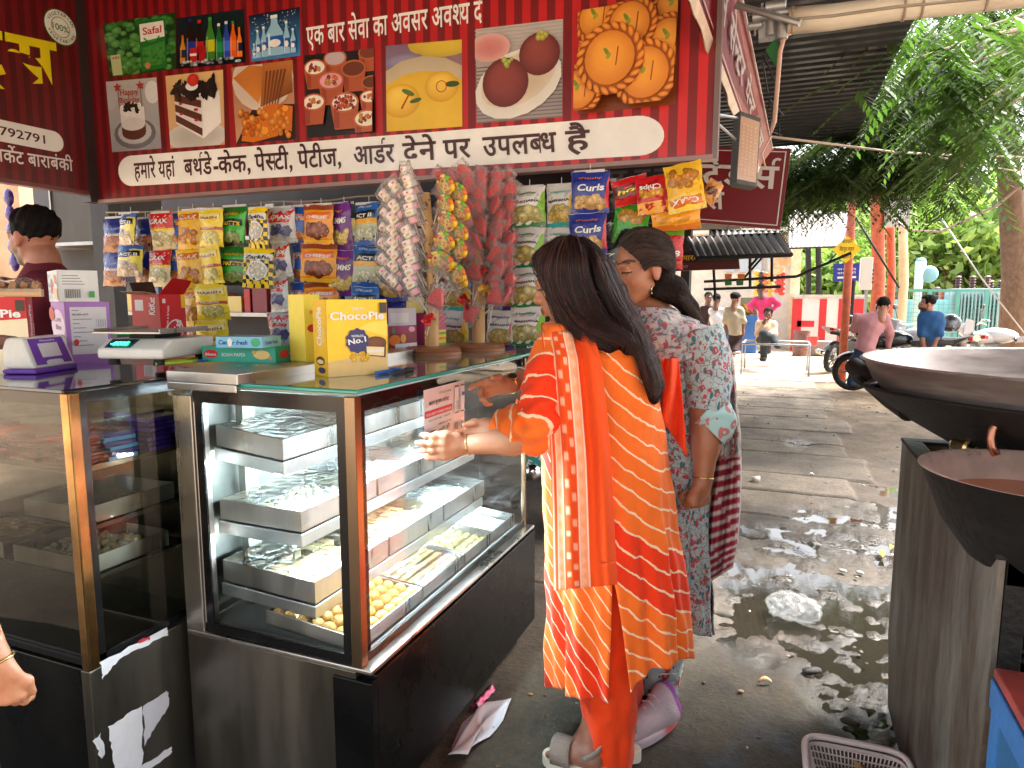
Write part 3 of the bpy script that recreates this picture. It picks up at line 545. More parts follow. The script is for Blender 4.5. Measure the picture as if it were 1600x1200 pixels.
# ================================================================ MAIN DISPLAY CASE
AX0, AX1, AY0, AY1, AT, AP = -1.50, -.928, 1.332, 2.49, 1.18, .49
def quadface(m, pts, th, n, col=None): m.prism(pts, Vector(n)*th, col)
SILK = mat('led_strip', (.72, .90, 1.0), emit=72)
def display_case():
    t = thing('display_case', 'steel and glass sweets counter with brightly lit shelves and a teal edged glass top', 'display case', ((AX0+AX1)/2, (AY0+AY1)/2, 0))
    m = M(); m.box((AX0, AY0, .06), (AX1-.02, AY1, AP-.012)); m.build('base_cabinet', STEELB, t, bevel=.002)
    m = M(); m.box((AX1-.02, AY0+.02, .09), (AX1+.03, AY1+.02, AP-.02)); m.box((AX1-.085, AY0-.006, .09), (AX1+.03, AY0+.02, AP-.03)); m.build('black_side_panel', BLACK, t, bevel=.003)
    m = M(); m.box((AX0+.03, AY0+.03, 0), (AX1-.03, AY1-.03, .06)); m.build('kick_base', IRON, t)
    m = M(); m.box((AX0, AY0-.001, AP-.012), (AX1+.028, AY1+.018, AP)); m.build('ledge', STEEL, t, bevel=.003)
    m = M(); m.box((AX0, AY0, AP), (AX0+.062, AY0+.05, AT-.035)); m.box((AX0+.064, AY0+.004, AP), (AX0+.07, AY0+.05, AT-.035)); m.build('steel_column', STEEL, t, bevel=.002)
    bz = mat('bronze_tint_steel', (.30, .22, .15), .25, 1, var=.3, vs=5, stretch=(1, 1, .2)); 
    for x, y in ((AX1-.03, AY0), (AX1-.016, AY1-.02)):
        m = M(); m.box((x, y, AP), (AX1, y+(.028 if y == AY0 else .016), AT-.012)); m.build('corner_post', bz, t, bevel=.002)
    m = M(); m.box((AX0+.066, AY0+.004, AP+.002), (AX1-.032, AY0+.01, AP+.028)); m.box((AX0+.066, AY0+.004, AT-.052), (AX1-.032, AY0+.01, AT-.014)); m.box((AX0+.07, AY0+.004, AP+.028), (AX0+.094, AY0+.01, AT-.052)); m.box((AX1-.055, AY0+.004, AP+.028), (AX1-.032, AY0+.01, AT-.052))
    m.box((AX1-.012, AY0+.03, AT-.052), (AX1-.006, AY1-.02, AT-.013)); m.box((AX1-.012, AY0+.03, AP), (AX1-.006, AY1-.02, AP+.022)); m.box((AX1-.012, AY0+.03, AP+.022), (AX1-.006, AY0+.05, AT-.052)); m.build('black_pane_border', BLACKF, t)
    m = M(); m.add([(AX0+.07, AY0+.012, AP), (AX1-.03, AY0+.012, AP), (AX1-.03, AY0+.012, AT-.014), (AX0+.07, AY0+.012, AT-.014)], [(0, 1, 2, 3)]); m.build('front_pane', GLASS, t)
    m = M(); m.add([(AX1-.005, AY0+.03, AP), (AX1-.005, AY1-.02, AP), (AX1-.005, AY1-.02, AT-.013), (AX1-.005, AY0+.03, AT-.013)], [(0, 1, 2, 3)]); m.build('side_pane', GLASS, t)
    m = M(); m.add([(AX0+.07, AY1-.006, AP), (AX1-.016, AY1-.006, AP), (AX1-.016, AY1-.006, AT-.013), (AX0+.07, AY1-.006, AT-.013)], [(0, 1, 2, 3)]); m.build('end_pane', GLASSB, t)
    # glass top with green edge
    ge = mat('green_glass_edge', (.03, .33, .27), .12, emit=0, coat=.5); x0 = -1.30
    m = M(); m.box((x0, AY0-.02, AT-.002), (AX1+.022, AY1+.24, AT+.008)); m.build('top_edge_glass', ge, t, bevel=.003)
    m = M(); m.add([(x0+.004, AY0-.016, AT+.0086), (AX1+.018, AY0-.016, AT+.0086), (AX1+.018, AY1+.235, AT+.0086), (x0+.004, AY1+.235, AT+.0086)], [(0, 1, 2, 3)]); m.build('top_pane', mat('pale_glass_top', (.30, .33, .27), .05, coat=.6, var=.25, vs=7), t)
    m = M(); m.box((AX0+.05, AY0+.02, AT-.014), (AX1-.014, AY1-.01, AT-.004)); m.build('top_tray', mat('white_panel', (.7, .72, .7), .3), t)
    # shelves: left end at the front pane, seen from the end
    lv = []
    for L_, Rr, tip in (((315, 695), (447, 722), (447, 727)), ((320, 808), (475, 834), (475, 838)), ((322, 902), (497, 946), (497, 953))):
        l = onY(*L_, 1.40); r = onY(*Rr, 1.40); z = (l.z+r.z)/2; lv.append((max(l.x, AX0+.075), r.x, l.z, r.z))
    bright = mat('bright_steel', (.62, .64, .64), .28, .9, var=.15, vs=7)
    for x0, x1, z0, z1 in lv:
        m = M()
        m.add([(x0-.0, 1.39, z0), (x1, 1.39, z1), (x1, AY1-.03, z1), (x0, AY1-.03, z0), (x0, 1.39, z0-.035), (x1, 1.39, z1-.035), (x1, AY1-.03, z1-.035), (x0, AY1-.03, z0-.035)], [(0, 1, 2, 3), (4, 7, 6, 5), (0, 4, 5, 1), (1, 5, 6, 2), (3, 2, 6, 7), (0, 3, 7, 4)]); m.build('shelf', bright, t, bevel=.002)
        m = M(); m.tube([(x1-.05, 1.42, z1-.042), (x1-.05, AY1-.06, z1-.042)], .008, 8); m.build('led_tube', SILK, t)
    m = M(); m.tube([(AX1-.06, 1.40, AT-.026), (AX1-.06, AY1-.05, AT-.026)], .009, 8); m.build('led_tube', SILK, t)
    m = M(); m.box((AX0+.03, AY0+.05, AP), (AX1-.03, AY1-.03, AP+.008)); m.build('case_floor', mat('pale_case_floor', (.55, .58, .54), .25, var=.1), t)
    m = M()
    for y in (1.5, 1.95, 2.4): m.box((AX0+.05, y, AP+.008), (AX0+.075, y+.05, AT-.05))
    m.box((AX0+.005, AY0+.06, AP+.008), (AX0+.02, AY1-.03, AT-.05)); m.build('rear_sliding_door', mat('rear_door', (.30, .31, .28), .25, .5, var=.3, vs=5), t)
    return t, lv
CASE, LEVELS = display_case()
# ---------------------------------------------------------------- steel trays and what lies in them
def slab_tray(x0, x1, y0, y1, z0, z1, h=.045, parent=None):
    """open tray, the near edge (x1) lower"""
    m = M(); q = .003; zz = lambda x: z0+(z1-z0)*(x-x0)/(x1-x0)
    def wall(a, b, c, d, hh=h):
        m.add([(a, c, zz(a)), (b, c, zz(b)), (b, d, zz(b)), (a, d, zz(a)), (a, c, zz(a)+hh), (b, c, zz(b)+hh), (b, d, zz(b)+hh), (a, d, zz(a)+hh)], [(0, 3, 2, 1), (4, 5, 6, 7), (0, 1, 5, 4), (1, 2, 6, 5), (2, 3, 7, 6), (3, 0, 4, 7)])
    wall(x0, x1, y0, y1, q); wall(x0, x1, y0, y0+q); wall(x0, x1, y1-q, y1); wall(x0, x0+q, y0+q, y1-q); wall(x1-q, x1, y0+q, y1-q)
    return m.build('pan', STEEL, parent), zz
SWEET = mat('sweet', rough=.65, vcol=True, var=.12, vs=60, bump=.4, bs=140)
def fill_blocks(m, x0, x1, y0, y1, zz, nx, ny, col, h=.022, seed=1, gap=.12, jit=.15):
    q = random.Random(seed); dx, dy = (x1-x0)/nx, (y1-y0)/ny
    for i in range(nx):
        for j in range(ny):
            if q.random() < .06: continue
            a, b = x0+dx*(i+gap/2), y0+dy*(j+gap/2); z = zz(a)+.003; c = tuple(k*q.uniform(.85, 1.1) for k in col)
            m.box((a, b, z), (a+dx*(1-gap), b+dy*(1-gap), z+h*q.uniform(.8, 1.15)), c, Matrix.Rotation(q.uniform(-jit, jit), 3, 'Z'))
TG = 'steel trays of sweets in the lit case'
def tray(label, x0, x1, y0, y1, z0, z1, kind, seed=1, film=True, h=.045):
    t = thing('sweets_tray', label, 'tray', ((x0+x1)/2, (y0+y1)/2, min(z0, z1)), TG); _, zz = slab_tray(x0, x1, y0, y1, z0, z1, h, t)
    m = M(); e = .008; a = (x0+e, x1-e, y0+e, y1-e, zz)
    if kind == 'white': fill_blocks(m, *a, 6, 8, S(232, 228, 212), .02, seed)
    if kind == 'silver': fill_blocks(m, *a, 7, 9, S(214, 216, 214), .016, seed, .1)
    if kind == 'tan': fill_blocks(m, *a, 8, 9, S(206, 176, 128), .022, seed)
    if kind == 'roll': 
        q = random.Random(seed)
        for i in range(9):
            for j in range(4): x = x0+.02+(x1-x0-.04)*i/8; y = y0+.02+(y1-y0-.04)*(j+.04)/4; m.tube([(x, y, zz(x)+.018), (x, y+(y1-y0)/4-.02, zz(x)+.018)], .014, 8, tuple(k*q.uniform(.85, 1.1) for k in S(214, 190, 120)))
    if kind == 'crumb':
        q = random.Random(seed)
        for i in range(240): x, y = q.uniform(x0+.015, x1-.015), q.uniform(y0+.015, y1-.015); r = q.uniform(.006, .012); m.ball((x, y, zz(x)+.006+r*.6), r, 6, 4, tuple(k*q.uniform(.75, 1.1) for k in S(222, 206, 168)))
    if kind == 'flat':
        q = random.Random(seed)
        for i in range(5):
            y = y0+.012+(y1-y0-.024)*i/5; m.add([(x0+e, y, zz(x0+e)+.008), (x1-e, y, zz(x1-e)+.008), (x1-e, y+(y1-y0-.03)/5, zz(x1-e)+.011), (x0+e, y+(y1-y0-.03)/5, zz(x0+e)+.011)], [(0, 1, 2, 3)], tuple(k*q.uniform(.92, 1.05) for k in S(222, 226, 222)))
    if m.v: m.build('sweets', SWEET, t, smooth=kind in ('roll', 'crumb'))
    if film:
        f = M(); f.grid(lambda u, v: (x0+(x1-x0)*u, y0+(y1-y0)*v, zz(x0+(x1-x0)*u)+h+.002+.003*sin(u*9+v*13)*sin(v*7)-.006*sin(PI*u)*sin(PI*v)), 12, 12); f.build('cling_film', FILM, t, smooth=True)
    return t
def fill_case():
    kinds = [[('flat', 'silver leaf sweets slab'), ('silver', 'pale silver sweets'), ('white', 'white milk sweets')], [('crumb', 'crumbly white sweets'), ('silver', 'flat silver topped sweets'), ('white', 'pale square sweets')], [('tan', 'brown nut fudge squares'), ('tan', 'tan speckled fudge squares'), ('silver', 'grey silvered squares')]]
    nm = ['top', 'middle', 'lowest']
    pos = ['by the front pane on the', 'halfway along the', 'at the far end of the']
    for s, (x0, x1, z0, z1) in enumerate(LEVELS):
        xs = onY(350, 873, 1.40).x if s == 2 else x0+.005
        ya = [1.395, 1.762, 2.13]
        for k in range(3):
            tray('steel tray of %s, %s %s lit shelf' % (kinds[s][k][1], pos[k], nm[s]), xs, x1-.004, ya[k], ya[k]+.355, z0+.002+(z1-z0)*(xs-x0)/(x1-x0), z1+.002, kinds[s][k][0], s*3+k, True, .058 if s < 2 else .062)
    z = AP+.01; x0, x1 = -1.255, -.965; zt = .075
    # tilted toward the buyers on the case floor
    T = [('round golden laddus', None, 1.37, 1.70), ('long sliced nut barfi', 'bars', 1.71, 1.99), ('yellow rolled sweets beside foil', 'roll', 2.0, 2.22), ('dark sweets under film', 'flat', 2.23, 2.45)]
    for i, (nm_, k, a, b) in enumerate(T):
        t = tray('steel tray of %s on the case floor' % nm_, x0, x1, a, b, z+.03, z+.004, k or 'none', i+20, film=k is not None, h=.04)
        if k == 'bars':
            m = M(); q = random.Random(4)
            for r in range(9): 
                x = x0+.02+r*.029; c = tuple(v*q.uniform(.85, 1.1) for v in S(206, 168, 104)); m.box((x, a+.012, z+.03-.03*(r/9)), (x+.02, b-.014, z+.065-.03*r/9), c, Matrix.Rotation(q.uniform(-.03, .03), 3, 'Z'))
            m.build('sweets', SWEET, t, bevel=.003)
    # laddus, each a ball of its own
    proto = None; q = random.Random(2); a, b = 1.37, 1.70
    for j in range(8):
        for i in range(7):
            x = x0+.022+i*.041+q.uniform(-.002, .002); y = a+.024+j*.0405+q.uniform(-.002, .002); zz = z+.03-.026*(x-x0)/(x1-x0)+.024+q.uniform(0, .003)
            if proto is None:
                m = M(); m.ball((0, 0, 0), (.0205, .0205, .0195), 14, 10, S(222, 172, 96)); proto = tag(m.build('laddu', mat('laddu', rough=.55, vcol=True, var=.14, vs=90, bump=.35, bs=160), None, loc=(x, y, zz), smooth=True, local=True), 'round golden laddu ball among the rows in the bottom tray of the lit case', 'sweet', 'laddus in the bottom tray')
            else: o = copy_tree(proto, (x, y, zz), (q.uniform(0, 6), q.uniform(0, 6), 0), scale=(q.uniform(.95, 1.05),)*3)
fill_case()
# ---------------------------------------------------------------- steel counter slab behind/left of the case
def steel_counter():
    t = thing('steel_counter', 'long brushed steel counter top running behind the two glass cases', 'counter', (-2.2, 2.0, 0))
    c0 = onz(385, 591, 1.2); l0 = onz(243, 589, 1.2)
    m = M(); m.box((l0.x, AY0-.035, 1.185), (c0.x, 2.75, 1.213)); m.box((l0.x, AY0-.035, 1.165), (c0.x-.006, AY0-.03, 1.185)); m.build('slab', STEEL, t, bevel=.003)
    m = M(); m.box((-2.45, 1.56, 1.15), (l0.x-.002, 2.75, 1.185)); m.build('rear_slab', STEEL, t, bevel=.003)
    m = M(); m.box((-2.4, 2.3, 0), (-1.55, 2.7, 1.15)); m.build('cabinet', mat('counter_cabinet', (.3, .3, .28), .4, .5, var=.2), t)
steel_counter()
# ================================================================ SMALLER DARK CASE
BX1, BY0, BY1, BT, BP = -1.53, 1.07, 1.45, 1.185, .505
def dark_case():
    t = thing('display_case', 'dark glass counter with black top, gold corner post and torn stickers on its end', 'display case', (-2.1, 1.3, 0)); x0 = -2.9
    m = M(); m.box((x0, BY0-.02, BT-.004), (BX1+.012, BY1+.1, BT+.006)); m.build('black_top', mat('black_glass_top', (.012, .012, .012), .04, coat=.6, var=.3, vs=9), t, bevel=.003)
    m = M(); m.box((x0, BY0+.002, BT-.036), (BX1-.004, BY0+.01, BT-.004)); m.box((BX1-.012, BY0+.03, BT-.034), (BX1-.004, BY1, BT-.004)); m.box((BX1-.012, BY0+.03, BP), (BX1-.004, BY0+.047, BT-.034)); m.box((BX1-.012, BY0+.03, BP), (BX1-.004, BY1, BP+.018)); m.box((x0, BY0+.002, BP), (BX1-.03, BY0+.01, BP+.014)); m.build('black_pane_border', BLACKF, t)
    gold = mat('gold_tint_steel', (.42, .25, .10), .2, 1, var=.5, vs=9, bump=.05, bs=20)
    m = M(); m.box((BX1-.03, BY0, BP-.01), (BX1, BY0+.028, BT-.005)); m.build('corner_post', gold, t, bevel=.003)
    m = M(); m.add([(x0, BY0+.012, BP), (BX1-.03, BY0+.012, BP), (BX1-.03, BY0+.012, BT-.01), (x0, BY0+.012, BT-.01)], [(0, 1, 2, 3)]); m.build('front_pane', GLASSB, t)
    m = M(); m.add([(BX1-.006, BY0+.03, BP), (BX1-.006, BY1, BP), (BX1-.006, BY1, BT-.01), (BX1-.006, BY0+.03, BT-.01)], [(0, 1, 2, 3)]); m.build('side_pane', GLASSB, t)
    m = M(); m.box((x0, BY0+.001, .05), (BX1-.03, BY0+.03, BP-.01)); m.build('black_plinth', BLACK, t, bevel=.003)
    m = M(); m.box((BX1-.03, BY0-.004, .04), (BX1, BY1, BP-.01)); m.box((x0, BY0+.03, .04), (BX1-.03, BY1, BP-.012)); m.build('steel_end', STEELB, t, bevel=.002)
    m = M(); a = Art(.0006); q = random.Random(3); wc = (.78, .77, .8); y0 = BY0
    def torn(pts, c=wc):
        o = []; a = Art(.0006)
        for (p, r) in zip(pts, pts[1:]+pts[:1]):
            for k in range(7): s = k/7; o.append((p[0]+(r[0]-p[0])*s+q.uniform(-.004, .004)*(k > 0), p[1]+(r[1]-p[1])*s+q.uniform(-.004, .004)*(k > 0)))
        a.poly(o, c); m = M(); lift = .0008+.0006*(c is not wc); a.to(m, lambda u, v, l: Vector((BX1+lift+l, u, v))); m.build('torn_sticker', PRINT, t)
    def e(px, py): p = onX(px, py, BX1); return (p.y, p.z)
    torn([e(155, 1035), e(260, 980), e(262, 993), e(205, 1018), e(175, 1040), e(160, 1062)]); torn([e(168, 1135), e(221, 1103), e(222, 1190), e(213, 1230), e(185, 1235), e(175, 1180)]); torn([e(223, 1103), e(261, 1078), e(263, 1102), e(245, 1130), e(225, 1166)], (.62, .61, .65)); torn([e(220, 1196), e(268, 1166), e(268, 1176), e(222, 1212)]); torn([e(144, 1158), e(157, 1145), e(163, 1180), e(158, 1185)]); torn([e(216, 1000), e(233, 994), e(234, 999), e(217, 1006)], S(200, 60, 70))
    m = M(); m.box((x0, BY0+.03, .98), (BX1-.025, BY1-.02, .992)); m.build('shelf', mat('smoked_shelf', (.13, .12, .09), .2, .6), t)
    m = M(); m.box((x0, BY0+.03, BP-.008), (BX1-.02, BY1, BP)); m.box((x0, BY1-.01, BP), (BX1-.02, BY1, BT-.03)); m.build('lining', mat('case_lining', (.10, .095, .07), .35, .6, var=.3), t)
    m = M(); m.box((-2.0, BY0+.05, .83), (BX1-.03, BY1-.03, .84)); m.build('shelf', mat('smoked_shelf', (.13, .12, .09), .2, .6), t)
    m = M(); m.box((x0, BY0+.06, .70), (BX1-.03, BY1-.03, .708)); m.build('shelf', mat('smoked_shelf', (.13, .12, .09), .2, .6), t)
    m = M(); m.tube([(-2.7, BY0+.03, BT-.03), (-1.6, BY0+.03, BT-.03)], .007, 8); m.build('warm_tube', mat('warm_tube', (1, .85, .5), emit=5), t)
    # chocolate bars and trays inside
    def stack(label, x, y, z, n, w, d, h, cols, seed, txt=None):
        s = thing('chocolate_stack', label, 'chocolate', (x, y, z), 'stacks of chocolate bars in the dark case'); q = random.Random(seed); m = M()
        for k in range(n):
            m.box((x-w/2, y-d/2, z+k*h), (x+w/2, y+d/2, z+k*h+h*.82), cols[k % len(cols)], Matrix.Rotation(q.uniform(-.14, .14), 3, 'Z'), (x+q.uniform(-.01, .01), y, z))
        if txt: a = Art(.0008); a.text(txt, -.05, -.01, .04, S(210, 120, 70), .02, w=.1); a.to(m, basis((x, y, z+n*h), (1, .3, 0), (-.3, 1, 0)))
        m.build('wrapped_bars', FOIL, s)
    rd = [S(120, 22, 30), S(90, 30, 40), S(150, 40, 40), S(70, 20, 24)]
    for k in range(5): stack('stack of dark red chocolate bars, %s from the gold post' % ['nearest', 'second', 'third', 'fourth', 'fifth'][k], -1.63-k*.125, 1.16, .994, 7+k % 2, .115, .12, .009, rd, k)
    stack('stack of shiny light blue chocolate bars behind the glass end', BX1-.085, 1.22, .994, 6, .13, .08, .012, [S(60, 130, 190), S(50, 40, 120)], 7, 'SILK'); stack('stack of deep purple chocolate bars behind the glass end', BX1-.055, 1.345, .994, 7, .075, .10, .013, [S(70, 50, 160), S(60, 40, 140)], 8); stack('loose pile of dark violet chocolate bars behind the blue stack', BX1-.15, 1.36, .994, 8, .12, .09, .012, [S(40, 30, 80), S(60, 40, 110), S(30, 26, 50)], 9)
    tray('steel tray of yellow sweets beside the gold post in the dark case', -1.86, -1.58, 1.12, 1.36, .71, .71, 'crumb', 31, False); tray('steel tray of cream sweets at the left of the dark case', -2.2, -1.9, 1.12, 1.36, .71, .71, 'tan', 32, False); tray('empty steel tray on the middle shelf of the dark case', -1.8, -1.57, 1.12, 1.38, .842, .842, 'none', 33, False)
dark_case()
# ================================================================ SNACK PACKETS
def packet_mesh(w, h, art, back, thick=.014, seed=0, seal=.012):
    """pillow packet standing in the local xz plane, printed face towards -y"""
    m = M(); q = random.Random(seed); ph = [q.uniform(0, 6) for _ in range(4)]
    def bulge(u, v):
        e = max(0, min(1, (.5-abs(v))*h/seal-1.)*.5) if False else max(0., min(1., ((.5-abs(v))*h-seal)/(.22*h)))
        b = (1-(abs(u)*2)**2.6)*math.sin(e*PI/2)**.8 if e > 0 else 0
        return thick*max(b, 0)*(1+.10*sin(u*9+ph[0])*sin(v*7+ph[1]))+.0022*sin(u*24+v*5+ph[2])*(1-e)+.0012*sin(u*15-v*19+ph[3])
    def shape(u, v): return u*w*(1-.05*sin(PI*(v+.5))**1)+.0015*sin(v*17+ph[0]), v*h+.0015*sin(u*11+ph[1])
    def face(sg): return lambda s, t: (shape(s-.5, t-.5)[0], sg*bulge(s-.5, t-.5)-.0003*(sg < 0), shape(s-.5, t-.5)[1])
    m.grid(face(-1), 12, 16, back); m.grid(face(1), 8, 10, back)
    def fn(x, z, l):
        u, v = max(-.5, min(.5, x/w)), max(-.5, min(.5, z/h)); a, b = shape(u, v); return (a, -bulge(u, v)-l-.0006, b)
    art.to(m, fn); return m
def pk(w, h, bg, logo, lc, lb=None, food=None, fy=-.22, bands=(), wedge=None, small=None, lsize=.2, ly=.26, seed=1, fr=.2, flip=False, shear=.15):
    a = Art(.0007); W, H = w/2, h/2; st = .02
    a.rect(-W, -H, W, H, bg, sub=st)
    for y0, y1, c in bands: a.rect(-W, -H+h*y0, W, -H+h*y1, c, sub=st)
    if wedge: a.quad([(wedge[0]*W, -H*.75), (W, -H*.75), (W, H*.72), (wedge[1]*W, H*.72)], wedge[2], 7)
    if food:
        if len(food) == 2: a.ell(0, fy*h, w*.4, h*fr, food[1], n=18, wob=.06)
        a.crumbs(-w*.33, fy*h-h*fr*.75, w*.33, fy*h+h*fr*.6, 26, w*.10, [food[0], tuple(k*.75 for k in food[0]), tuple(min(1, k*1.2) for k in food[0])], seed, 1.1)
    if lb: a.quad([(-W*.86, H*2*(ly-.09)), (W*.86, H*2*(ly-.06)), (W*.86, H*2*(ly+.11)), (-W*.86, H*2*(ly+.08))], lb, 6)
    if logo: a.text(logo, 0, h*(ly-.055), h*lsize*.62, lc, .03, w=w*.72, al='c', shear=shear)
    if small: a.text(small[0], 0, h*small[1], h*.075, small[2], .02, w=w*.6, al='c')
    a.rect(-W*.9, H*.97, W*.9, H*.985, (.75, .75, .75), sub=.02); 
    return packet_mesh(w, h, a, tuple(k*.7 for k in bg), .012+.05*w, seed)
Y_ = S(246, 214, 30); RD = S(208, 30, 36); NV = S(38, 52, 140); OR = S(240, 140, 30); WH = (.82, .82, .8); GN = S(40, 150, 60); CR = S(238, 222, 170); SI = S(188, 190, 194); BK = S(24, 22, 24); BL = S(40, 110, 190); PU = S(104, 40, 130); YW = S(250, 232, 120); MK = S(206, 196, 120); MKY = S(220, 190, 100)
def D_navy(w, h): return pk(w, h, NV, 'Nimco', WH, None, (S(190, 120, 70),), -.25, ((0, .42, S(196, 130, 80)), (.42, .47, S(190, 70, 60))), small=('CLASSIC', .12, S(150, 170, 230)), fr=.17, seed=1, ly=.0)
def D_pop(w, h): return pk(w, h, S(70, 110, 190), 'ACT II', WH, BK, (S(214, 190, 160),), -.26, ((0, .5, S(200, 180, 150)), (.5, .6, Y_)), (.45, .1, S(240, 226, 80)), fr=.18, seed=2, ly=.2)
def D_redring(w, h): return pk(w, h, CR, 'CRAX', WH, None, (S(236, 220, 160),), -.18, ((.55, 1, RD), (.5, .56, Y_)), small=('RINGS', .06, Y_), seed=3, lsize=.28)
def D_blue(w, h): return pk(w, h, S(50, 100, 190), None, WH, None, (S(206, 130, 60),), -.28, ((.62, .78, OR), (.78, 1, S(40, 90, 180))), fr=.16, seed=4, small=('LITE', .18, WH))
def D_crax(w, h): return pk(w, h, S(244, 190, 50), 'CRAX', WH, S(222, 120, 40), (S(226, 150, 60),), -.15, ((.66, 1, S(248, 206, 60)),), fr=.26, seed=5, lsize=.24, ly=.3)
def D_yellow(w, h): return pk(w, h, S(248, 220, 40), 'HARISH', S(150, 30, 30), S(250, 240, 160), (S(250, 236, 140),), -.24, ((.44, .52, S(190, 70, 40)),), fr=.2, seed=6, lsize=.15, ly=.28, small=('SABUDANA', -.03, WH))
def D_green(w, h): return pk(w, h, S(60, 180, 50), 'FRITTS', Y_, BK, (S(150, 170, 80),), -.3, ((0, .15, BK), (.8, 1, S(40, 120, 40))), (.5, .7, S(90, 200, 70)), fr=.12, seed=7, lsize=.2, ly=.06, small=('CRAZY', .26, OR))
def D_check(w, h):
    a = Art(.0007); n = 8; dx = w/n
    a.rect(-w/2, -h/2, w/2, h/2, Y_, sub=.02)
    for j in range(int(h/dx)): 
        for i in range(n):
            if (i+j) % 2: a.rect(-w/2+i*dx, -h/2+j*dx, -w/2+(i+1)*dx, -h/2+(j+1)*dx, BK); a.l -= 1
    a.l += 1; a.ell(0, -.06*h, w*.33, h*.25, (.8, .8, .78), n=18, wob=.1); a.crumbs(-.2*w, -.2*h, .2*w, .06*h, 14, w*.1, [S(236, 230, 220), S(220, 214, 190)], 3); a.rect(-w*.48, h*.2, w*.48, h*.36, WH, sub=.02); a.text('Zarkha', 0, h*.225, h*.13, BK, .03, w=w*.85, al='c', shear=.2); return packet_mesh(w, h, a, Y_, .016, 8)
def D_redsilver(w, h): return pk(w, h, SI, 'CRAX', WH, None, (S(70, 80, 140),), -.12, ((.58, .96, RD), (0, .1, S(220, 222, 224))), (.55, .75, S(214, 216, 220)), fr=.14, seed=9, lsize=.22, ly=.24)
def D_cheese(w, h): return pk(w, h, S(120, 44, 30), 'CHEESE', WH, S(230, 110, 30), (S(150, 70, 40), S(100, 40, 30)), -.16, ((0, .12, S(244, 180, 40)), (.86, 1, S(150, 70, 40))), (-1, -1.4, S(240, 160, 30)), fr=.2, seed=10, lsize=.16, ly=.2)
def D_purple(w, h): return pk(w, h, PU, 'YUMMS', WH, None, (S(226, 196, 110),), -.2, ((.8, 1, S(120, 50, 150)),), fr=.17, seed=11, lsize=.26, ly=.12, small=('crispy', .3, S(240, 130, 60)))
def D_act(w, h): return pk(w, h, S(46, 110, 190), 'ACT II', WH, BK, (S(216, 220, 190),), -.24, ((.12, .5, S(196, 200, 160)), (.5, .62, S(240, 180, 50)), (0, .12, S(30, 90, 180))), fr=.15, seed=12, lsize=.2, ly=.2, small=('SUPER SAVER', .38, WH), shear=0)
def D_curls(w, h): return pk(w, h, S(44, 56, 150), 'Curls', WH, None, (S(216, 176, 110), S(190, 150, 90)), -.26, ((.9, 1, S(36, 46, 130)),), (.7, .95, S(220, 60, 60)), fr=.18, seed=13, lsize=.34, ly=.08, small=('crunchy', .3, S(240, 130, 40)), shear=.35)
def D_mak(c, wc, sd): return lambda w, h: pk(w, h, WH, 'MAKHANA', BK, None, (MK if sd % 2 else MKY, S(170, 150, 70)), -.17, ((0, .12, c), (.82, 1, WH)), (.25, .9, wc), fr=.2, seed=sd, lsize=.13, ly=.14, small=('Healthy', .29, c), shear=0)
D_makg, D_makt, D_makr = D_mak(S(30, 130, 70), S(140, 200, 50), 15), D_mak(S(60, 180, 180), S(240, 200, 50), 16), D_mak(S(70, 50, 130), S(206, 50, 50), 18)
def D_black(w, h): return pk(w, h, S(66, 68, 74), 'airy', WH, None, (S(110, 108, 100),), -.25, (), fr=.14, seed=19, lsize=.2, ly=.1)
SG = 'strips of snack packets hanging along the counter'
def strip(label, px, top, bot, n, wpx, design, Y=2.5, seed=0, sway=.0, sway_y=.0, dpx=0):
    """n joined packets hanging one below the other"""
    p0 = onY(px, top, Y); p1 = onY(px+dpx, bot, Y); w = 1.14*abs(onY(px+wpx/2, top, Y).x-onY(px-wpx/2, top, Y).x); H = p0.z-p1.z; h = H/n; q = random.Random(seed*7+n)
    t = thing('packet_strip', label, 'snack packets', (p0.x, p0.y, p0.z), SG); me = None
    for k in range(n):
        l = (p1.x-p0.x)*(k+.5)/n+q.uniform(-.006, .006), q.uniform(-.012, .012)-sway_y*k, -h*(k+.5); r = (q.uniform(-.16, .10), q.uniform(-.06, .06)+sway, q.uniform(-.28, .28))
        if me is None: o = design(w, h*1.015).build('packet', FOIL, t, local=True, smooth=True, loc=l); me = o
        else: o = me.copy(); COL.objects.link(o); o.location = l
        o.rotation_euler = r
    s = M(); s.tube([(0, .012, .0), (0, .012, .03)], .0015, 5, (.6, .6, .6)); s.box((-w*.4, -.002, -.004), (w*.4, .002, .006), (.6, .6, .6)); s.build('hanging_clip', PRINT, t, local=True)
    return t
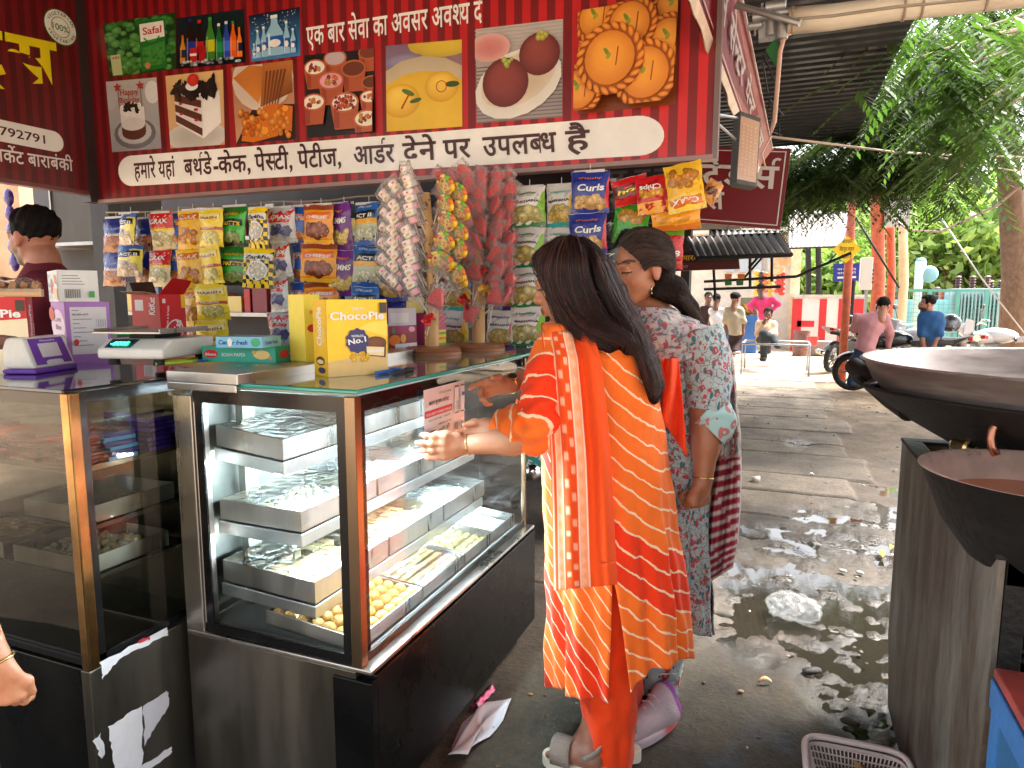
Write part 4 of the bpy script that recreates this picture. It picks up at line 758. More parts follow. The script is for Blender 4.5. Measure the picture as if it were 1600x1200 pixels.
def fill_strips():
    A = [('navy packets with an orange lower half, leftmost of the hanging strips', 178, 340, 447, 2, 30, D_navy, 2.52), ('blue and yellow popcorn packets overlapping the leftmost navy strip', 201, 333, 432, 2, 34, D_pop, 2.44), ('navy packets with orange lower halves beside red and cream packets', 224, 341, 446, 2, 25, D_navy, 2.52), ('red and cream ring packets beside a navy strip', 250, 332, 448, 2, 32, D_redring, 2.48), ('narrow blue packets with an orange band', 276, 332, 441, 2, 20, D_blue, 2.52), ('long orange and yellow stick packets reaching the counter', 298, 328, 568, 4, 31, D_crax, 2.5), ('long plain yellow packets with a brown band', 330, 327, 556, 4, 39, D_yellow, 2.47), ('bright green and black packets', 366, 322, 446, 2, 40, D_green, 2.49), ('yellow and black chequered packets', 405, 325, 450, 2, 36, D_check, 2.44), ('red and silver packets in a long row of four', 441, 324, 540, 4, 33, D_redsilver, 2.5), ('narrow blue packets with orange beside the orange and brown ones', 468, 322, 500, 3, 22, D_blue, 2.54), ('orange and brown cheese packets', 499, 320, 500, 3, 44, D_cheese, 2.46), ('purple packets with white lettering', 535, 318, 462, 2, 38, D_purple, 2.5), ('blue popcorn packets with black name bars', 574, 318, 512, 3, 40, D_act, 2.48), ('navy curl packets behind the pale lollipop stand', 613, 318, 545, 3, 40, D_curls, 2.52),
         ('teal and yellow makhana packets between the two lollipop stands', 713, 425, 545, 2, 42, D_makt, 2.66), ('red and purple makhana packets behind the red lollipop stand', 783, 300, 545, 4, 42, D_makr, 2.72), ('green and white makhana packets', 826, 292, 540, 4, 50, D_makg, 2.6), ('teal and yellow makhana packets behind the black haired woman', 876, 289, 420, 2, 46, D_makt, 2.62), ('navy curl packets with a red edge behind the women', 921, 268, 398, 2, 52, D_curls, 2.56), ('dark grey packets with white lettering behind the women', 948, 282, 425, 3, 32, D_black, 2.63)]
    for i, (lb, px, tp, bt, n, w, d, Y) in enumerate(A): strip('hanging strip of '+lb, px, tp, bt, n, w, d, Y, i)
    # the rope they hang from
    p, r = onY(160, 331, 2.535), onY(1100, 270, 2.66); m = M(); m.tube([p+(r-p)*k/20+Vector((0, .02, -.012*sin(k*.9)**2)) for k in range(21)], .004, 6, S(150, 140, 120)); tag(m.build('hanging_rope', PRINT, loc=p, smooth=True), 'thin rope stretched under the red banner that carries the packets', 'rope')
    def loose(name, lb, px, py, wp, hp, design, Y, rot, cat='snack packet'):
        c = onY(px, py, Y); w = wp*abs(onY(px+1, py, Y).x-c.x); h = hp*abs(onY(px, py+1, Y).z-c.z); o = design(w, h).build(name, FOIL, None, loc=c, local=True, smooth=True); o.rotation_euler = rot
        tag(o, lb, cat, 'loose snack packets at the right end of the rope')
    loose('snack_packet', 'big yellow noodle snack packet hung upside down at the right end of the rope', 1070, 293, 60, 78, D_crax, 2.5, (.1, PI-.16, 0))
    loose('snack_packet', 'red and orange chip packet hung upside down beside the big yellow one', 1018, 305, 48, 60, lambda w, h: pk(w, h, RD, 'Chips', WH, None, (S(240, 160, 50),), -.02, ((.7, 1, S(240, 170, 50)),), fr=.1, seed=31, lsize=.3, ly=-.18), 2.53, (.1, PI-.12, .1))
    loose('snack_packet', 'red and dark brown pouch lying tilted above a green packet', 985, 298, 56, 42, lambda w, h: pk(w, h, RD, 'hot', Y_, S(70, 30, 20), None, 0, ((.3, .75, S(90, 36, 24)),), seed=32, lsize=.35, ly=.0), 2.55, (.1, -.2, .0))
    loose('snack_packet', 'bright green snack packet under the tilted red pouch', 986, 350, 56, 62, lambda w, h: pk(w, h, S(60, 170, 40), None, WH, None, (S(210, 160, 60),), .2, ((0, .3, S(40, 130, 30)),), fr=.18, seed=33), 2.6, (0, .1, .1))
    loose('snack_packet', 'plain orange snack packet lying flat under the big yellow one', 1056, 344, 78, 32, lambda w, h: pk(w, h, S(244, 166, 36), None, WH, None, None, 0, ((.0, .3, S(236, 130, 30)),), seed=34), 2.54, (.2, -.05, .0))
    loose('snack_packet', 'red packet with white lettering hanging lowest behind the flower print woman', 1049, 388, 38, 66, lambda w, h: pk(w, h, S(214, 34, 40), 'X8', WH, None, (S(240, 170, 80),), -.4, ((.8, 1, S(90, 160, 50)),), fr=.08, seed=35, lsize=.3, ly=-.15), 2.58, (0, .02, .1))
    loose('snack_packet', 'small orange packet dangling from the right post of the banner', 1112, 300, 26, 36, lambda w, h: pk(w, h, S(220, 150, 70), None, WH, None, (S(120, 70, 40),), 0, seed=36), 2.8, (0, .5, .4))
fill_strips()
# ================================================================ BOXES AND THINGS ON THE COUNTERS
def carton(name, label, cat, z, bl, br, ytop, depth, front, left=None, right=None, top=None, body=(.6, .6, .6), h=None, group=None, open_top=False, at=None):
    """box standing on height z with its front lower corners seen at bl and br; art callbacks take (art, width, height)"""
    A, B = at or (onz(*bl, z), onz(*br, z)); w = (B-A).length; yaw = math.atan2((B-A).y, (B-A).x)
    if h is None:
        d = ray(bl[0], ytop); s = A.xy.length/Vector((d.x, d.y)).length; h = CAM_H+d.z*s-z
    t = thing(name, label, cat, A, group, yaw); m = M()
    if open_top:
        m.box((0, 0, 0), (w, .003, h)); m.box((0, .003, 0), (.003, depth, h)); m.box((w-.003, .003, 0), (w, depth, h)); m.box((.003, depth-.003, 0), (w-.003, depth, h)); m.box((.003, .003, 0), (w-.003, depth-.003, .003))
    else: m.box((0, 0, 0), (w, depth, h))
    m.c = [tuple(body)]*len(m.v); m.build('carton', PRINT, t, local=True, bevel=.0012)
    for cb, nm, fn, dims in ((front, 'front_print', lambda u, v, l: Vector((u, -l-.0004, v)), (w, h)), (left, 'side_print', lambda u, v, l: Vector((-l-.0004, depth-u, v)), (depth, h)), (right, 'side_print', lambda u, v, l: Vector((w+l+.0004, u, v)), (depth, h)), (top, 'top_print', lambda u, v, l: Vector((u, v, h+l+.0004)), (w, depth))):
        if cb: a = Art(); cb(a, *dims); m = M(); a.to(m, fn); m.build(nm, PRINT, t, local=True)
    return t, w, h
CZ = 1.1892
def choco_front(bg, tc, alt=False):
    def f(a, w, h):
        a.rect(0, 0, w, h, bg)
        if alt: a.quad([(0, 0), (w, 0), (w, h*.72), (0, h*.66)], S(236, 222, 190)); a.ell(w*.5, h*.42, w*.46, h*.1, S(70, 34, 24)); a.ell(w*.5, h*.44, w*.3, h*.06, S(110, 60, 44)); a.quad([(w*.47, h*.45), (w*.53, h*.45), (w*.55, h*.7), (w*.45, h*.7)], S(80, 40, 28)); a.ell(w*.16, h*.2, w*.26, h*.12, S(60, 30, 22), S(40, 20, 16)); a.rect(0, h*.14, w*.36, h*.19, S(240, 228, 200)); a.ell(w*.16, h*.1, w*.26, h*.07, S(54, 26, 20))
        else:
            a.quad([(0, 0), (w, 0), (w, h*.3), (0, h*.2)], S(226, 190, 120)); a.quad([(w*.5, h*.62), (w, h*.5), (w, h*.72), (w*.7, h*.7)], S(250, 224, 90))
            a.quad([(w*.6, h*.26), (w*.96, h*.22), (w*.98, h*.42), (w*.6, h*.42)], S(104, 56, 30)); a.ell(w*.79, h*.43, w*.19, h*.08, S(126, 72, 40), S(100, 54, 30)); a.quad([(w*.64, h*.27), (w*.93, h*.24), (w*.94, h*.36), (w*.63, h*.38)], S(240, 222, 170)); a.rect(w*.64, h*.3, w*.93, h*.325, WH)
            a.crumbs(w*.35, h*.2, w*.65, h*.3, 16, w*.035, [S(250, 200, 40), S(240, 180, 30)], 3); a.poly([(w*.48+w*.2*cos(k*PI/10)*(1 if k % 2 else .88), h*.46+w*.2*sin(k*PI/10)*(1 if k % 2 else .88)) for k in range(20)], S(50, 50, 110)); a.text('No.1', w*.48, h*.43, h*.1, WH, .03, al='c', w=w*.3, rot=.15); a.text("WORLD'S", w*.48, h*.51, h*.04, WH, .02, al='c')
        a.text('ORION', w*.5, h*.86, h*.055, WH, .02, al='c'); a.text('ChocoPie', w*.04 if not alt else w*.02, h*.74, h*.14, tc, .03, w=w*.9); a.rect(w*.86, h*.82, w*.98, h*.96, S(60, 50, 30))
    return f
def choco_side(bg, tc):
    def f(a, w, h):
        a.rect(0, 0, w, h, bg); a.text('ChocoPie', w*.62, h*.4, w*.5, tc, .03, w=h*.5, rot=PI/2); a.ell(w*.5, h*.2, w*.32, h*.06, S(100, 54, 30)); a.ell(w*.5, h*.19, w*.24, h*.03, S(236, 220, 170)); a.ell(w*.6, h*.08, w*.26, h*.04, S(50, 50, 100)); a.text('crispy', w*.85, h*.45, w*.2, S(250, 240, 190), .01, w=h*.2, rot=PI/2)
    return f
carton('biscuit_box', 'upright yellow cake biscuit box with a round blue badge, on the glass top', 'box', CZ, (513, 590), (606, 583), 468, .09, choco_front(S(250, 206, 40), (.86, .84, .78)), left=choco_side(S(246, 196, 40), (.86, .84, .78)), body=S(244, 200, 50))
RB, rbw, rbh = carton('biscuit_box', 'red cake biscuit box with melting chocolate on its front, at the left edge', 'box', BT+.0065, (-70, 588), (50, 583), 464, .10, choco_front(S(206, 30, 40), (.86, .85, .82), True), right=choco_side(S(190, 30, 40), (.86, .85, .82)), body=S(190, 30, 40))
carton('sweets_box', 'narrow yellow box with a small red oval, standing behind the yellow biscuit box', 'box', 1.2135, (478, 566), (502, 564), 460, .08, lambda a, w, h: (a.rect(0, 0, w, h, S(250, 224, 60)), a.ell(w*.5, h*.5, w*.35, h*.06, RD), a.text('20%', w*.5, h*.72, h*.06, RD, .02, al='c')), body=S(250, 226, 90))
carton('sweets_box', 'purple and yellow sweets box with red drawings, right of the yellow biscuit box', 'box', CZ, (585, 556), (607, 554), 474, .1, lambda a, w, h: (a.rect(0, 0, w, h*.6, S(250, 216, 40)), a.rect(0, h*.6, w, h, PU), a.ell(w*.5, h*.3, w*.3, h*.16, S(190, 40, 60)), a.text('JELLI', w*.5, h*.8, h*.09, WH, .02, al='c', w=w*.8)), body=PU)
def mentos(a, w, h):
    a.rect(0, 0, w, h, S(206, 206, 220)); a.rect(0, h*.45, w, h*.62, S(170, 40, 110)); a.rect(0, 0, w, h*.45, S(140, 40, 60)); a.ell(w*.2, h*.3, w*.2, h*.12, S(240, 130, 40)); a.ell(w*.5, h*.33, w*.1, h*.1, S(246, 170, 60)); a.rect(w*.2, 0, w, h*.22, (.82, .82, .85)); a.text('mentos', w*.22, h*.045, h*.2, S(30, 50, 130), .03, w=w*.72); a.rect(w*.05, h*.68, w*.7, h*.9, S(226, 226, 234)); a.ell(w*.15, h*.52, w*.06, h*.07, S(60, 150, 80)); a.ell(w*.8, h*.53, w*.12, h*.06, S(240, 180, 200))
carton('mint_box', 'open display box of mint rolls, purple and white, behind the pale lollipop stand', 'box', CZ, (608, 554), (651, 550), 482, .12, mentos, body=S(120, 60, 120))
carton('sweets_box', 'magenta and yellow box with green waves, between the lollipop stands', 'box', CZ, (664, 549), (697, 546), 490, .1, lambda a, w, h: (a.rect(0, 0, w, h*.55, S(246, 220, 40)), a.rect(0, h*.55, w, h, S(200, 60, 120)), [a.quad([(0, h*y), (w, h*(y+.04)), (w, h*(y+.1)), (0, h*(y+.06))], c) for y, c in ((.1, S(80, 170, 60)), (.26, S(240, 120, 40)), (.4, S(80, 170, 60)))]), body=S(200, 60, 120))
def lovebite(a, w, h):
    a.rect(0, 0, w, h, S(176, 120, 206)); a.rect(w*.1, h*.16, w*.92, h*.92, (.78, .77, .8))
    for k in range(9): a.rect(w*.15, h*(.86-k*.07), w*(.3+.14*(k % 3)), h*(.87-k*.07), S(120, 110, 130))
    for k in range(14): a.rect(w*(.68+k*.016), h*.6, w*(.676+k*.016+.004*(k % 3)), h*.72, S(60, 50, 70))
    a.ell(w*.19, h*.36, w*.055, h*.05, RD); a.text('RS. NO. 1290', w*.14, h*.79, h*.04, S(80, 70, 90), .01)
def lovebite_l(a, w, h):
    a.rect(0, 0, w, h, S(160, 100, 196)); a.ell(w*.45, h*.62, w*.5, h*.26, S(222, 200, 232), n=20); a.text('Love', w*.25, h*.68, h*.12, S(80, 50, 60), .015, w=w*.45); a.text('Bite', w*.3, h*.55, h*.12, S(80, 50, 60), .015, w=w*.4); a.ell(w*.75, h*.34, w*.3, h*.14, S(56, 40, 60)); a.ell(w*.06, h*.8, w*.2, h*.12, RD)
LB, lw, lh = carton('cake_box', 'purple cake box with a white printed label, carrying a white carton', 'box', 1.1855, (108, 570), (177, 566), 472, .2, lovebite, left=lovebite_l, body=S(170, 112, 200))
def white_box(a, w, h):
    a.rect(0, 0, w, h, (.76, .77, .76)); a.rect(w*.06, h*.46, w*.74, h*.92, (.8, .8, .8)); 
    for k in range(4): a.rect(w*.1, h*(.82-k*.09), w*(.5+.05*k), h*(.84-k*.09), S(110, 110, 110))
    for k in range(15): a.rect(w*(.14+k*.027), h*.12, w*(.148+k*.027+.008*(k % 2)), h*.4, S(40, 40, 40))
    a.rect(w*.74, h*.14, w*.88, h*.34, S(60, 160, 70))
def white_side(a, w, h): a.rect(0, 0, w, h, (.72, .74, .75)); a.ell(w*.4, h*.5, w*.13, h*.25, RD); a.crumbs(w*.05, h*.1, w*.95, h*.9, 26, h*.06, [S(120, 180, 220), S(160, 200, 230)], 4); a.ell(w*.8, h*.7, w*.1, h*.14, S(230, 130, 60)); a.quad([(w*.65, h*.1), (w*.95, h*.05), (w*.95, h*.4), (w*.65, h*.45)], S(226, 190, 150))
zt = 1.1855+lh+.001; carton('cake_box', 'white carton with barcode and blue dots, lying on the purple cake box', 'box', zt, (104, 470), (157, 468), 424, .2, white_box, left=white_side, body=(.74, .75, .75), h=.10, at=(lambda a, d: (a+d*-.012, a+d*(lw*.86)+Vector((0, -.012, 0))))(Vector((LB.location.x, LB.location.y, zt)), Vector((cos(LB.rotation_euler.z), sin(LB.rotation_euler.z), 0))))
def kitkat(a, w, h): a.rect(0, 0, w, h, S(208, 26, 36)); a.ell(w*.5, h*.3, w*.46, h*.19, (.8, .78, .76), rot=1.1); a.ell(w*.5, h*.3, w*.41, h*.165, S(208, 26, 36), rot=1.1); a.text('KitKat', w*.62, h*.1, w*.34, (.84, .82, .8), .03, w=h*.42, rot=1.35); a.text('Have a break', w*.25, h*.35, w*.14, WH, .01, w=h*.45, rot=1.45); a.rect(w*.82, h*.75, w, h, S(250, 200, 30)); a.rect(w*.08, h*.84, w*.2, h*.92, WH)
def kitkat_l(a, w, h): a.rect(0, 0, w, h, S(196, 26, 36)); a.rect(w*.12, h*.7, w*.42, h*.9, (.8, .78, .76)); a.rect(w*.3, h*.1, w*.75, h*.3, (.76, .76, .76)); a.text('KitKat', w*.82, h*.62, w*.3, WH, .02, w=h*.32, rot=1.5); [a.rect(w*(.34+k*.035), h*.12, w*(.35+k*.035), h*.28, BK) for k in range(9)]
def kk():
    t, w, h = carton('chocolate_box', 'open red chocolate box with white oval logo and raised flaps, behind the white scale', 'box', 1.2135, (254, 545), (293, 542), 460, .15, kitkat, left=kitkat_l, body=S(200, 26, 36), open_top=True)
    m = M(); m.prism([(0, 0, h), (w, 0, h), (w*1.1, -.03, h+.05), (w*.2, -.05, h+.06)], (0, .0015, .001), S(190, 28, 34)); m.prism([(0, .15, h), (0, 0, h), (-.055, .01, h+.008), (-.06, .13, h+.01)], (0, 0, .0015), S(190, 150, 110)); m.prism([(w*.1, .15, h), (w, .15, h), (w*1.15, .19, h+.05), (w*.3, .2, h+.045)], (0, .0015, 0), S(60, 40, 36)); m.build('flap', PRINT, t, local=True)
kk()
def soan(a, w, h): a.rect(0, 0, w, h, S(40, 176, 150)); a.ell(w*.12, h*.52, w*.1, h*.28, RD); a.text('Bikano', w*.12, h*.42, h*.24, WH, .02, al='c', w=w*.15); a.text('SOAN PAPDI', w*.27, h*.38, h*.3, (.78, .8, .78), .01, w=w*.32); a.ell(w*.82, h*.5, w*.11, h*.3, S(236, 206, 130)); a.ell(w*.72, h*.66, w*.03, h*.12, S(214, 180, 100)); a.ell(w*.94, h*.3, w*.03, h*.12, S(200, 150, 90))
S1, sw_, sh_ = carton('sweets_box', 'long flat teal sweets box with a red oval, lying on the steel counter', 'box', 1.2135, (317, 565), (431, 567), 541, .16, soan, right=lambda a, w, h: (a.rect(0, 0, w, h, S(36, 160, 138)), a.ell(w*.3, h*.5, w*.16, h*.26, RD), a.text('SOAN PAPDI', w*.5, h*.4, h*.24, WH, .01, w=w*.45)), body=S(40, 170, 146))
carton('gum_box', 'flat light blue chewing gum box lying on the teal sweets box', 'box', 1.2135+sh_+.001, (338, 543), (411, 544), 526, .1, lambda a, w, h: (a.rect(0, 0, w, h, S(120, 190, 226)), a.text('Center fresh', w*.05, h*.3, h*.55, S(20, 60, 140), .03, w=w*.62, shear=.2), a.ell(w*.3, h*.5, w*.05, h*.4, WH), a.ell(w*.85, h*.5, w*.1, h*.4, S(60, 170, 120))), right=lambda a, w, h: (a.rect(0, 0, w, h, S(140, 200, 230)), a.text('Center fresh', w*.1, h*.3, h*.5, S(20, 60, 140), .02, w=w*.7)), body=S(140, 200, 230))
def bread():
    zr = BT+.0065+rbh+.001; d = Vector((cos(RB.rotation_euler.z), sin(RB.rotation_euler.z), 0)); a0 = Vector((RB.location.x, RB.location.y, zr))
    t, w, h = carton('rusk_tray', 'clear wrapped tray of brown rusks lying on the red biscuit box', 'rusk pack', zr, (0, 0), (0, 0), 0, .12, lambda a, w, h: (a.rect(0, 0, w, h*.7, S(206, 170, 130)), a.rect(w*.5, h*.05, w*.98, h*.2, S(230, 140, 40))), body=S(214, 180, 140), h=.022, at=(a0, a0+d*(rbw*1.12)+Vector((0, .02, 0))))
    m = M()
    for k in range(8): m.box((w*k/8+.004, .01, h), (w*(k+1)/8-.004, .11, h+.02), tuple(v*(.85+.05*(k % 4)) for v in S(196, 130, 66)), Matrix.Rotation(.25, 3, 'Y'))
    m.build('rusks', SWEET, t, local=True, bevel=.004); f = M(); f.grid(lambda u, v: (w*u, .12*v, h+.028+.006*sin(u*14)*sin(v*6)-.02*(abs(u-.5)*2)**8), 16, 6); f.grid(lambda u, v: (w*u, -.003-.002*sin(u*20), h*.6+(h*.4+.028)*v), 16, 3); f.build('clear_wrap', FILM, t, local=True, smooth=True)
bread()
def scale():
    z = 1.2135; A, B = onz(152, 571, z), onz(250, 573, z); yaw = math.atan2((B-A).y, (B-A).x); w = (B-A).length; t = thing('weighing_scale', 'white digital weighing scale with a green lit display and flat steel pan', 'scale', A, None, yaw+.06)
    m = M(); d = .26; y = [(0, .018), (0, .045), (.05, .072), (d, .072), (d, .018)]
    v = [(0, a, b) for a, b in y]+[(w, a, b) for a, b in y]; m.add(v, [(4, 3, 2, 1, 0), (5, 6, 7, 8, 9)]+[(i, (i+1) % 5, (i+1) % 5+5, i+5) for i in range(5)]); m.build('housing', WHITEP, t, local=True, bevel=.008)
    m = M(); q = lambda u, v, l: Vector((u*w, v*.05-l*.5, .045+v*.027+l*.85)); a = Art(.001); a.quad([(.1, .12), (.5, .12), (.52, .92), (.09, .92)], S(40, 60, 110)); a.quad([(.14, .2), (.46, .2), (.47, .84), (.14, .84)], S(20, 36, 40)); a.to(m, q); m.build('display_window', PRINT, t, local=True)
    m = M(); a = Art(.001); a.l = 3; a.text('-0005', .16, .3, .42, S(60, 255, 160), .03, w=.27); a.to(m, q); m.build('lit_digits', mat('lit_digits', S(40, 255, 150), emit=3), t, local=True)
    m = M(); m.box((.0, -.01, .088), (w*1.02, d*.86, .094), (.6, .6, .6)); m.box((.0, -.01, .094), (.003, d*.86, .102)); m.box((w*1.02-.003, -.01, .094), (w*1.02, d*.86, .102)); m.build('pan', STEEL, t, local=True, bevel=.002); m = M(); m.box((w*.3, .06, .072), (w*.7, .18, .088)); m.build('pan_support', IRON, t, local=True)
    for x, yy in ((.03, .03), (w-.03, .03), (.03, d-.03), (w-.03, d-.03)): m = M(); m.lathe([(.0, 0), (.016, 0), (.013, .02), (0, .02)], (x, yy, 0), 10); m.build('foot', IRON, t, local=True)
scale()
def soundbox():
    z = BT+.0065; A, B = onz(55, 585, z), onz(120, 575, z); w = (B-A).length; yaw = math.atan2((B-A).y, (B-A).x); pc = mat('purple_plastic', S(112, 60, 176), .35, var=.05); t = thing('payment_speaker', 'small white and purple payment speaker with a slanted face, before the purple cake box', 'speaker', A, None, yaw)
    m = M(); y = [(.0, .014), (.03, .10), (.075, .10), (.10, .06), (.10, .014)]; v = [(0, a, b) for a, b in y]+[(w, a, b) for a, b in y]; m.add(v, [(4, 3, 2, 1, 0), (5, 6, 7, 8, 9)]+[(i, (i+1) % 5, (i+1) % 5+5, i+5) for i in range(5)]); m.build('housing', WHITEP, t, local=True, bevel=.008)
    m = M(); m.box((-.002, -.003, 0), (w+.002, .103, .014)); m.build('base', pc, t, local=True, bevel=.004)
    m = M(); a = Art(.0008); s = lambda u, v, l: Vector((u*w, .001+v*.029-l, .018+v*.08+l*.3)); a.quad([(.08, .06), (.92, .06), (.9, .96), (.1, .96)], S(112, 60, 176)); a.quad([(.27, .3), (.73, .3), (.73, .78), (.27, .78)], (.76, .74, .8)); a.pill(.3, .02, .7, .2, (.7, .68, .72)); a.text('PhonePe', .34, .84, .08, WH, .02, w=.34); a.to(m, s); m.build('front_plate', PRINT, t, local=True)
soundbox()
def pens():
    z = CZ+.006
    for lb, a, b, c, g in (('blue marker pen lying on the glass top', (588, 583), (625, 577), S(40, 110, 200), 0), ('black marker pen lying beside the blue one on the glass top', (612, 584), (645, 576), S(26, 28, 34), 0)):
        A, B = onz(*a, z), onz(*b, z); t = thing('marker_pen', lb, 'pen', (A+B)/2); d = (B-A); m = M(); m.tube([A, A+d*.62], .0055, 10, c); m.build('barrel', PRINT, t, smooth=True, angle=40); m = M(); m.tube([A+d*.62, A+d*.98, B], [.0068, .0068, .004], 10, tuple(k*.7 for k in c)); m.box(A+d*.64+Vector((-.001, -.002, .006)), A+d*.66+Vector((.03, .012, .008)), c); m.build('cap', PRINT, t, smooth=True, angle=40)
    z = 1.2175; 
    for lb, a, b, c in (('lime green felt pen on the steel counter before the scale', (243, 569), (300, 565), S(170, 210, 60)), ('yellow felt pen beside the lime green one', (246, 566), (298, 561), S(236, 210, 60))):
        A, B = onz(*a, z), onz(*b, z); t = thing('felt_pen', lb, 'pen', (A+B)/2); m = M(); m.tube([A, B], .0045, 8, c); m.build('barrel', PRINT, t, smooth=True, angle=40); m = M(); m.tube([B, B+(B-A)*.2], [.005, .004], 8, tuple(k*.6 for k in c)); m.build('cap', PRINT, t, smooth=True, angle=40)
    c = onz(318, 563, z); t = thing('scissors', 'small blue handled scissors on the steel counter before the teal box', 'scissors', c); m = M(); m.lathe([(.012+.003*cos(x), .003*sin(x)) for x in np.linspace(0, 2*PI, 7)], (c.x, c.y, c.z), 14, BL); m.lathe([(.012+.003*cos(x), .003*sin(x)) for x in np.linspace(0, 2*PI, 7)], (c.x+.012, c.y-.02, c.z), 14, BL); m.build('handle', PRINT, t, smooth=True); m = M(); m.box(c+Vector((-.085, .004, -.001)), c+Vector((-.01, .012, .001)), (.6, .6, .6)); m.build('blade', STEEL, t)
pens()
# ================================================================ LOLLIPOP STANDS
WOOD = mat('pale_wood', S(206, 164, 110), .55, var=.3, vs=8, stretch=(6, 6, .6), bump=.15, bs=50)
WOOD2 = mat('turned_wood', S(160, 104, 70), .4, var=.25, vs=8, stretch=(2, 2, 9))
def wrapmat():
    m = glassmat('clear_wrapper', (.97, .96, .96), .9, .22, 1.3, .8, 70); n = m.node_tree.nodes; L = m.node_tree.links; o = n['Material Output']; s = o.inputs[0].links[0].from_socket; d = n.new('ShaderNodeBsdfDiffuse'); d.inputs[0].default_value = (.8, .78, .78, 1); x = n.new('ShaderNodeMixShader'); x.inputs[0].default_value = .14; L.new(s, x.inputs[1]); L.new(d.outputs[0], x.inputs[2]); L.new(x.outputs[0], o.inputs[0]); return m
WRAP = wrapmat()
def lolly_mesh(kind):
    """candy at the origin, stick along -z"""
    t = M()
    return t
def make_lolly(kind, label, group):
    t = thing('lollipop', label, 'lollipop', (0, 0, 0), group); m = M(); m.tube([(0, 0, -.09), (0, 0, .0)], .0018, 6, (.75, .72, .66)); m.build('stick', PRINT, t, local=True)
    m = M()
    if kind == 'melon':
        m.prism([(-.019, -.005, 0), (.019, -.005, 0), (.021, -.005, .008), (.012, -.005, .042), (0, -.005, .052), (-.012, -.005, .042), (-.021, -.005, .008)], (0, .010, 0), S(250, 40, 56)); m.box((-.019, -.0065, -.002), (.019, .0065, .006), S(190, 60, 70))
        a = Art(.0006); [a.ell(x, z, .0014, .0022, S(70, 16, 20), n=6) for x, z in ((-.008, .016), (.004, .014), (.0, .028), (-.004, .038), (.009, .024), (-.011, .026))]; a.to(m, lambda u, v, l: Vector((u, -.0051-l, v))); mt = mat('candy_red', rough=.2, vcol=True, coat=.4)
    if kind == 'pale':
        for z0, z1, r, c in ((-.004, .014, .014, S(244, 186, 196)), (.016, .034, .0155, S(250, 244, 238)), (.034, .05, .0135, S(252, 236, 228))): m.lathe([(0, z0), (r*.8, z0), (r, z0+.003), (r, z1-.003), (r*.8, z1), (0, z1)], (0, 0, 0), 12, c)
        m.ball((0, -.0145, .026), (.006, .003, .004), 8, 6, S(240, 200, 110)); m.ball((0, -.012, .042), (.004, .003, .003), 8, 6, S(236, 120, 130))
        mt = mat('candy_soft', rough=.5, vcol=True, var=.05)
    if kind == 'swirl':
        cs = [S(246, 200, 40), S(236, 120, 40), S(120, 190, 60), S(250, 226, 120), S(220, 60, 70)]
        for k in range(24):
            a0 = k*.6; r = .027*(1-k/26); m.tube([((r*cos(a0+s)), 0, .022+r*sin(a0+s)) for s in (0, .3, .62)], .0052-.0001*k, 6, cs[k % 5])
        m.lathe([(0, -.001), (.026, -.001), (.027, 0), (.026, .001), (0, .001)], (0, 0, .022), 16, S(246, 206, 60), 'y'); mt = mat('candy_hard', rough=.25, vcol=True, coat=.3)
    m.build('candy', mt, t, local=True, smooth=kind != 'melon')
    w = M(); hz = .066 if kind != 'swirl' else .052
    w.grid(lambda u, v: ((.027*(1-.25*v)+.003*sin(v*20+u*9))*(1 if abs(v-.1) > .02 else .8)*cos(2*PI*u), .013*sin(2*PI*u)*(1-abs(v-.45)*1.4)+.002*sin(u*30+v*17), -.016+(hz+.012)*v), 14, 7); w.build('wrapper', WRAP, t, local=True, smooth=True); return t
def aim(d, roll=0):  # rotation taking +z to d, printed face kept towards -y as far as it goes
    d = Vector(d).normalized(); f = Vector((0, -1, 0)); f = (f-d*f.dot(d)).normalized(); x = (-f).cross(d); return (Matrix((x, -f, d)).transposed() @ Matrix.Rotation(roll, 3, 'Z')).to_euler()
def lolly_stand(label, bpx, tpx, wpx, basepx):
    c = onz(*bpx, CZ); top = onY(*tpx, c.y); t = thing('lollipop_stand', label, 'lollipop stand', c); H = top.z-CZ; s = .5*wpx*abs(onY(bpx[0]+1, bpx[1], c.y).x-c.x)
    m = M(); m.tube([(c.x, c.y, CZ+.028), (c.x+.002, c.y, CZ+H*.5), (top.x, c.y, top.z)], [s*1.1, s, s*.9], 12); m.build('post', WOOD, t, smooth=True, angle=50)
    hl = M(); q = random.Random(int(bpx[0])); 
    for k in range(30): z = CZ+H*(.2+.78*q.random()); a = q.uniform(PI, 2*PI); hl.ball((c.x+s*cos(a), c.y+s*sin(a), z), .0035, 6, 4, (.02, .012, .008))
    hl.build('drilled_holes', PRINT, t)
    r = .5*basepx*abs(onY(bpx[0]+1, bpx[1], c.y).x-c.x); m = M(); m.lathe([(0, 0), (r, 0), (r, .008), (r*.97, .012), (r*.99, .017), (r*.9, .026), (r*.3, .03), (0, .03)], c, 28); m.build('base', WOOD2, t, smooth=True, angle=35); return c, top
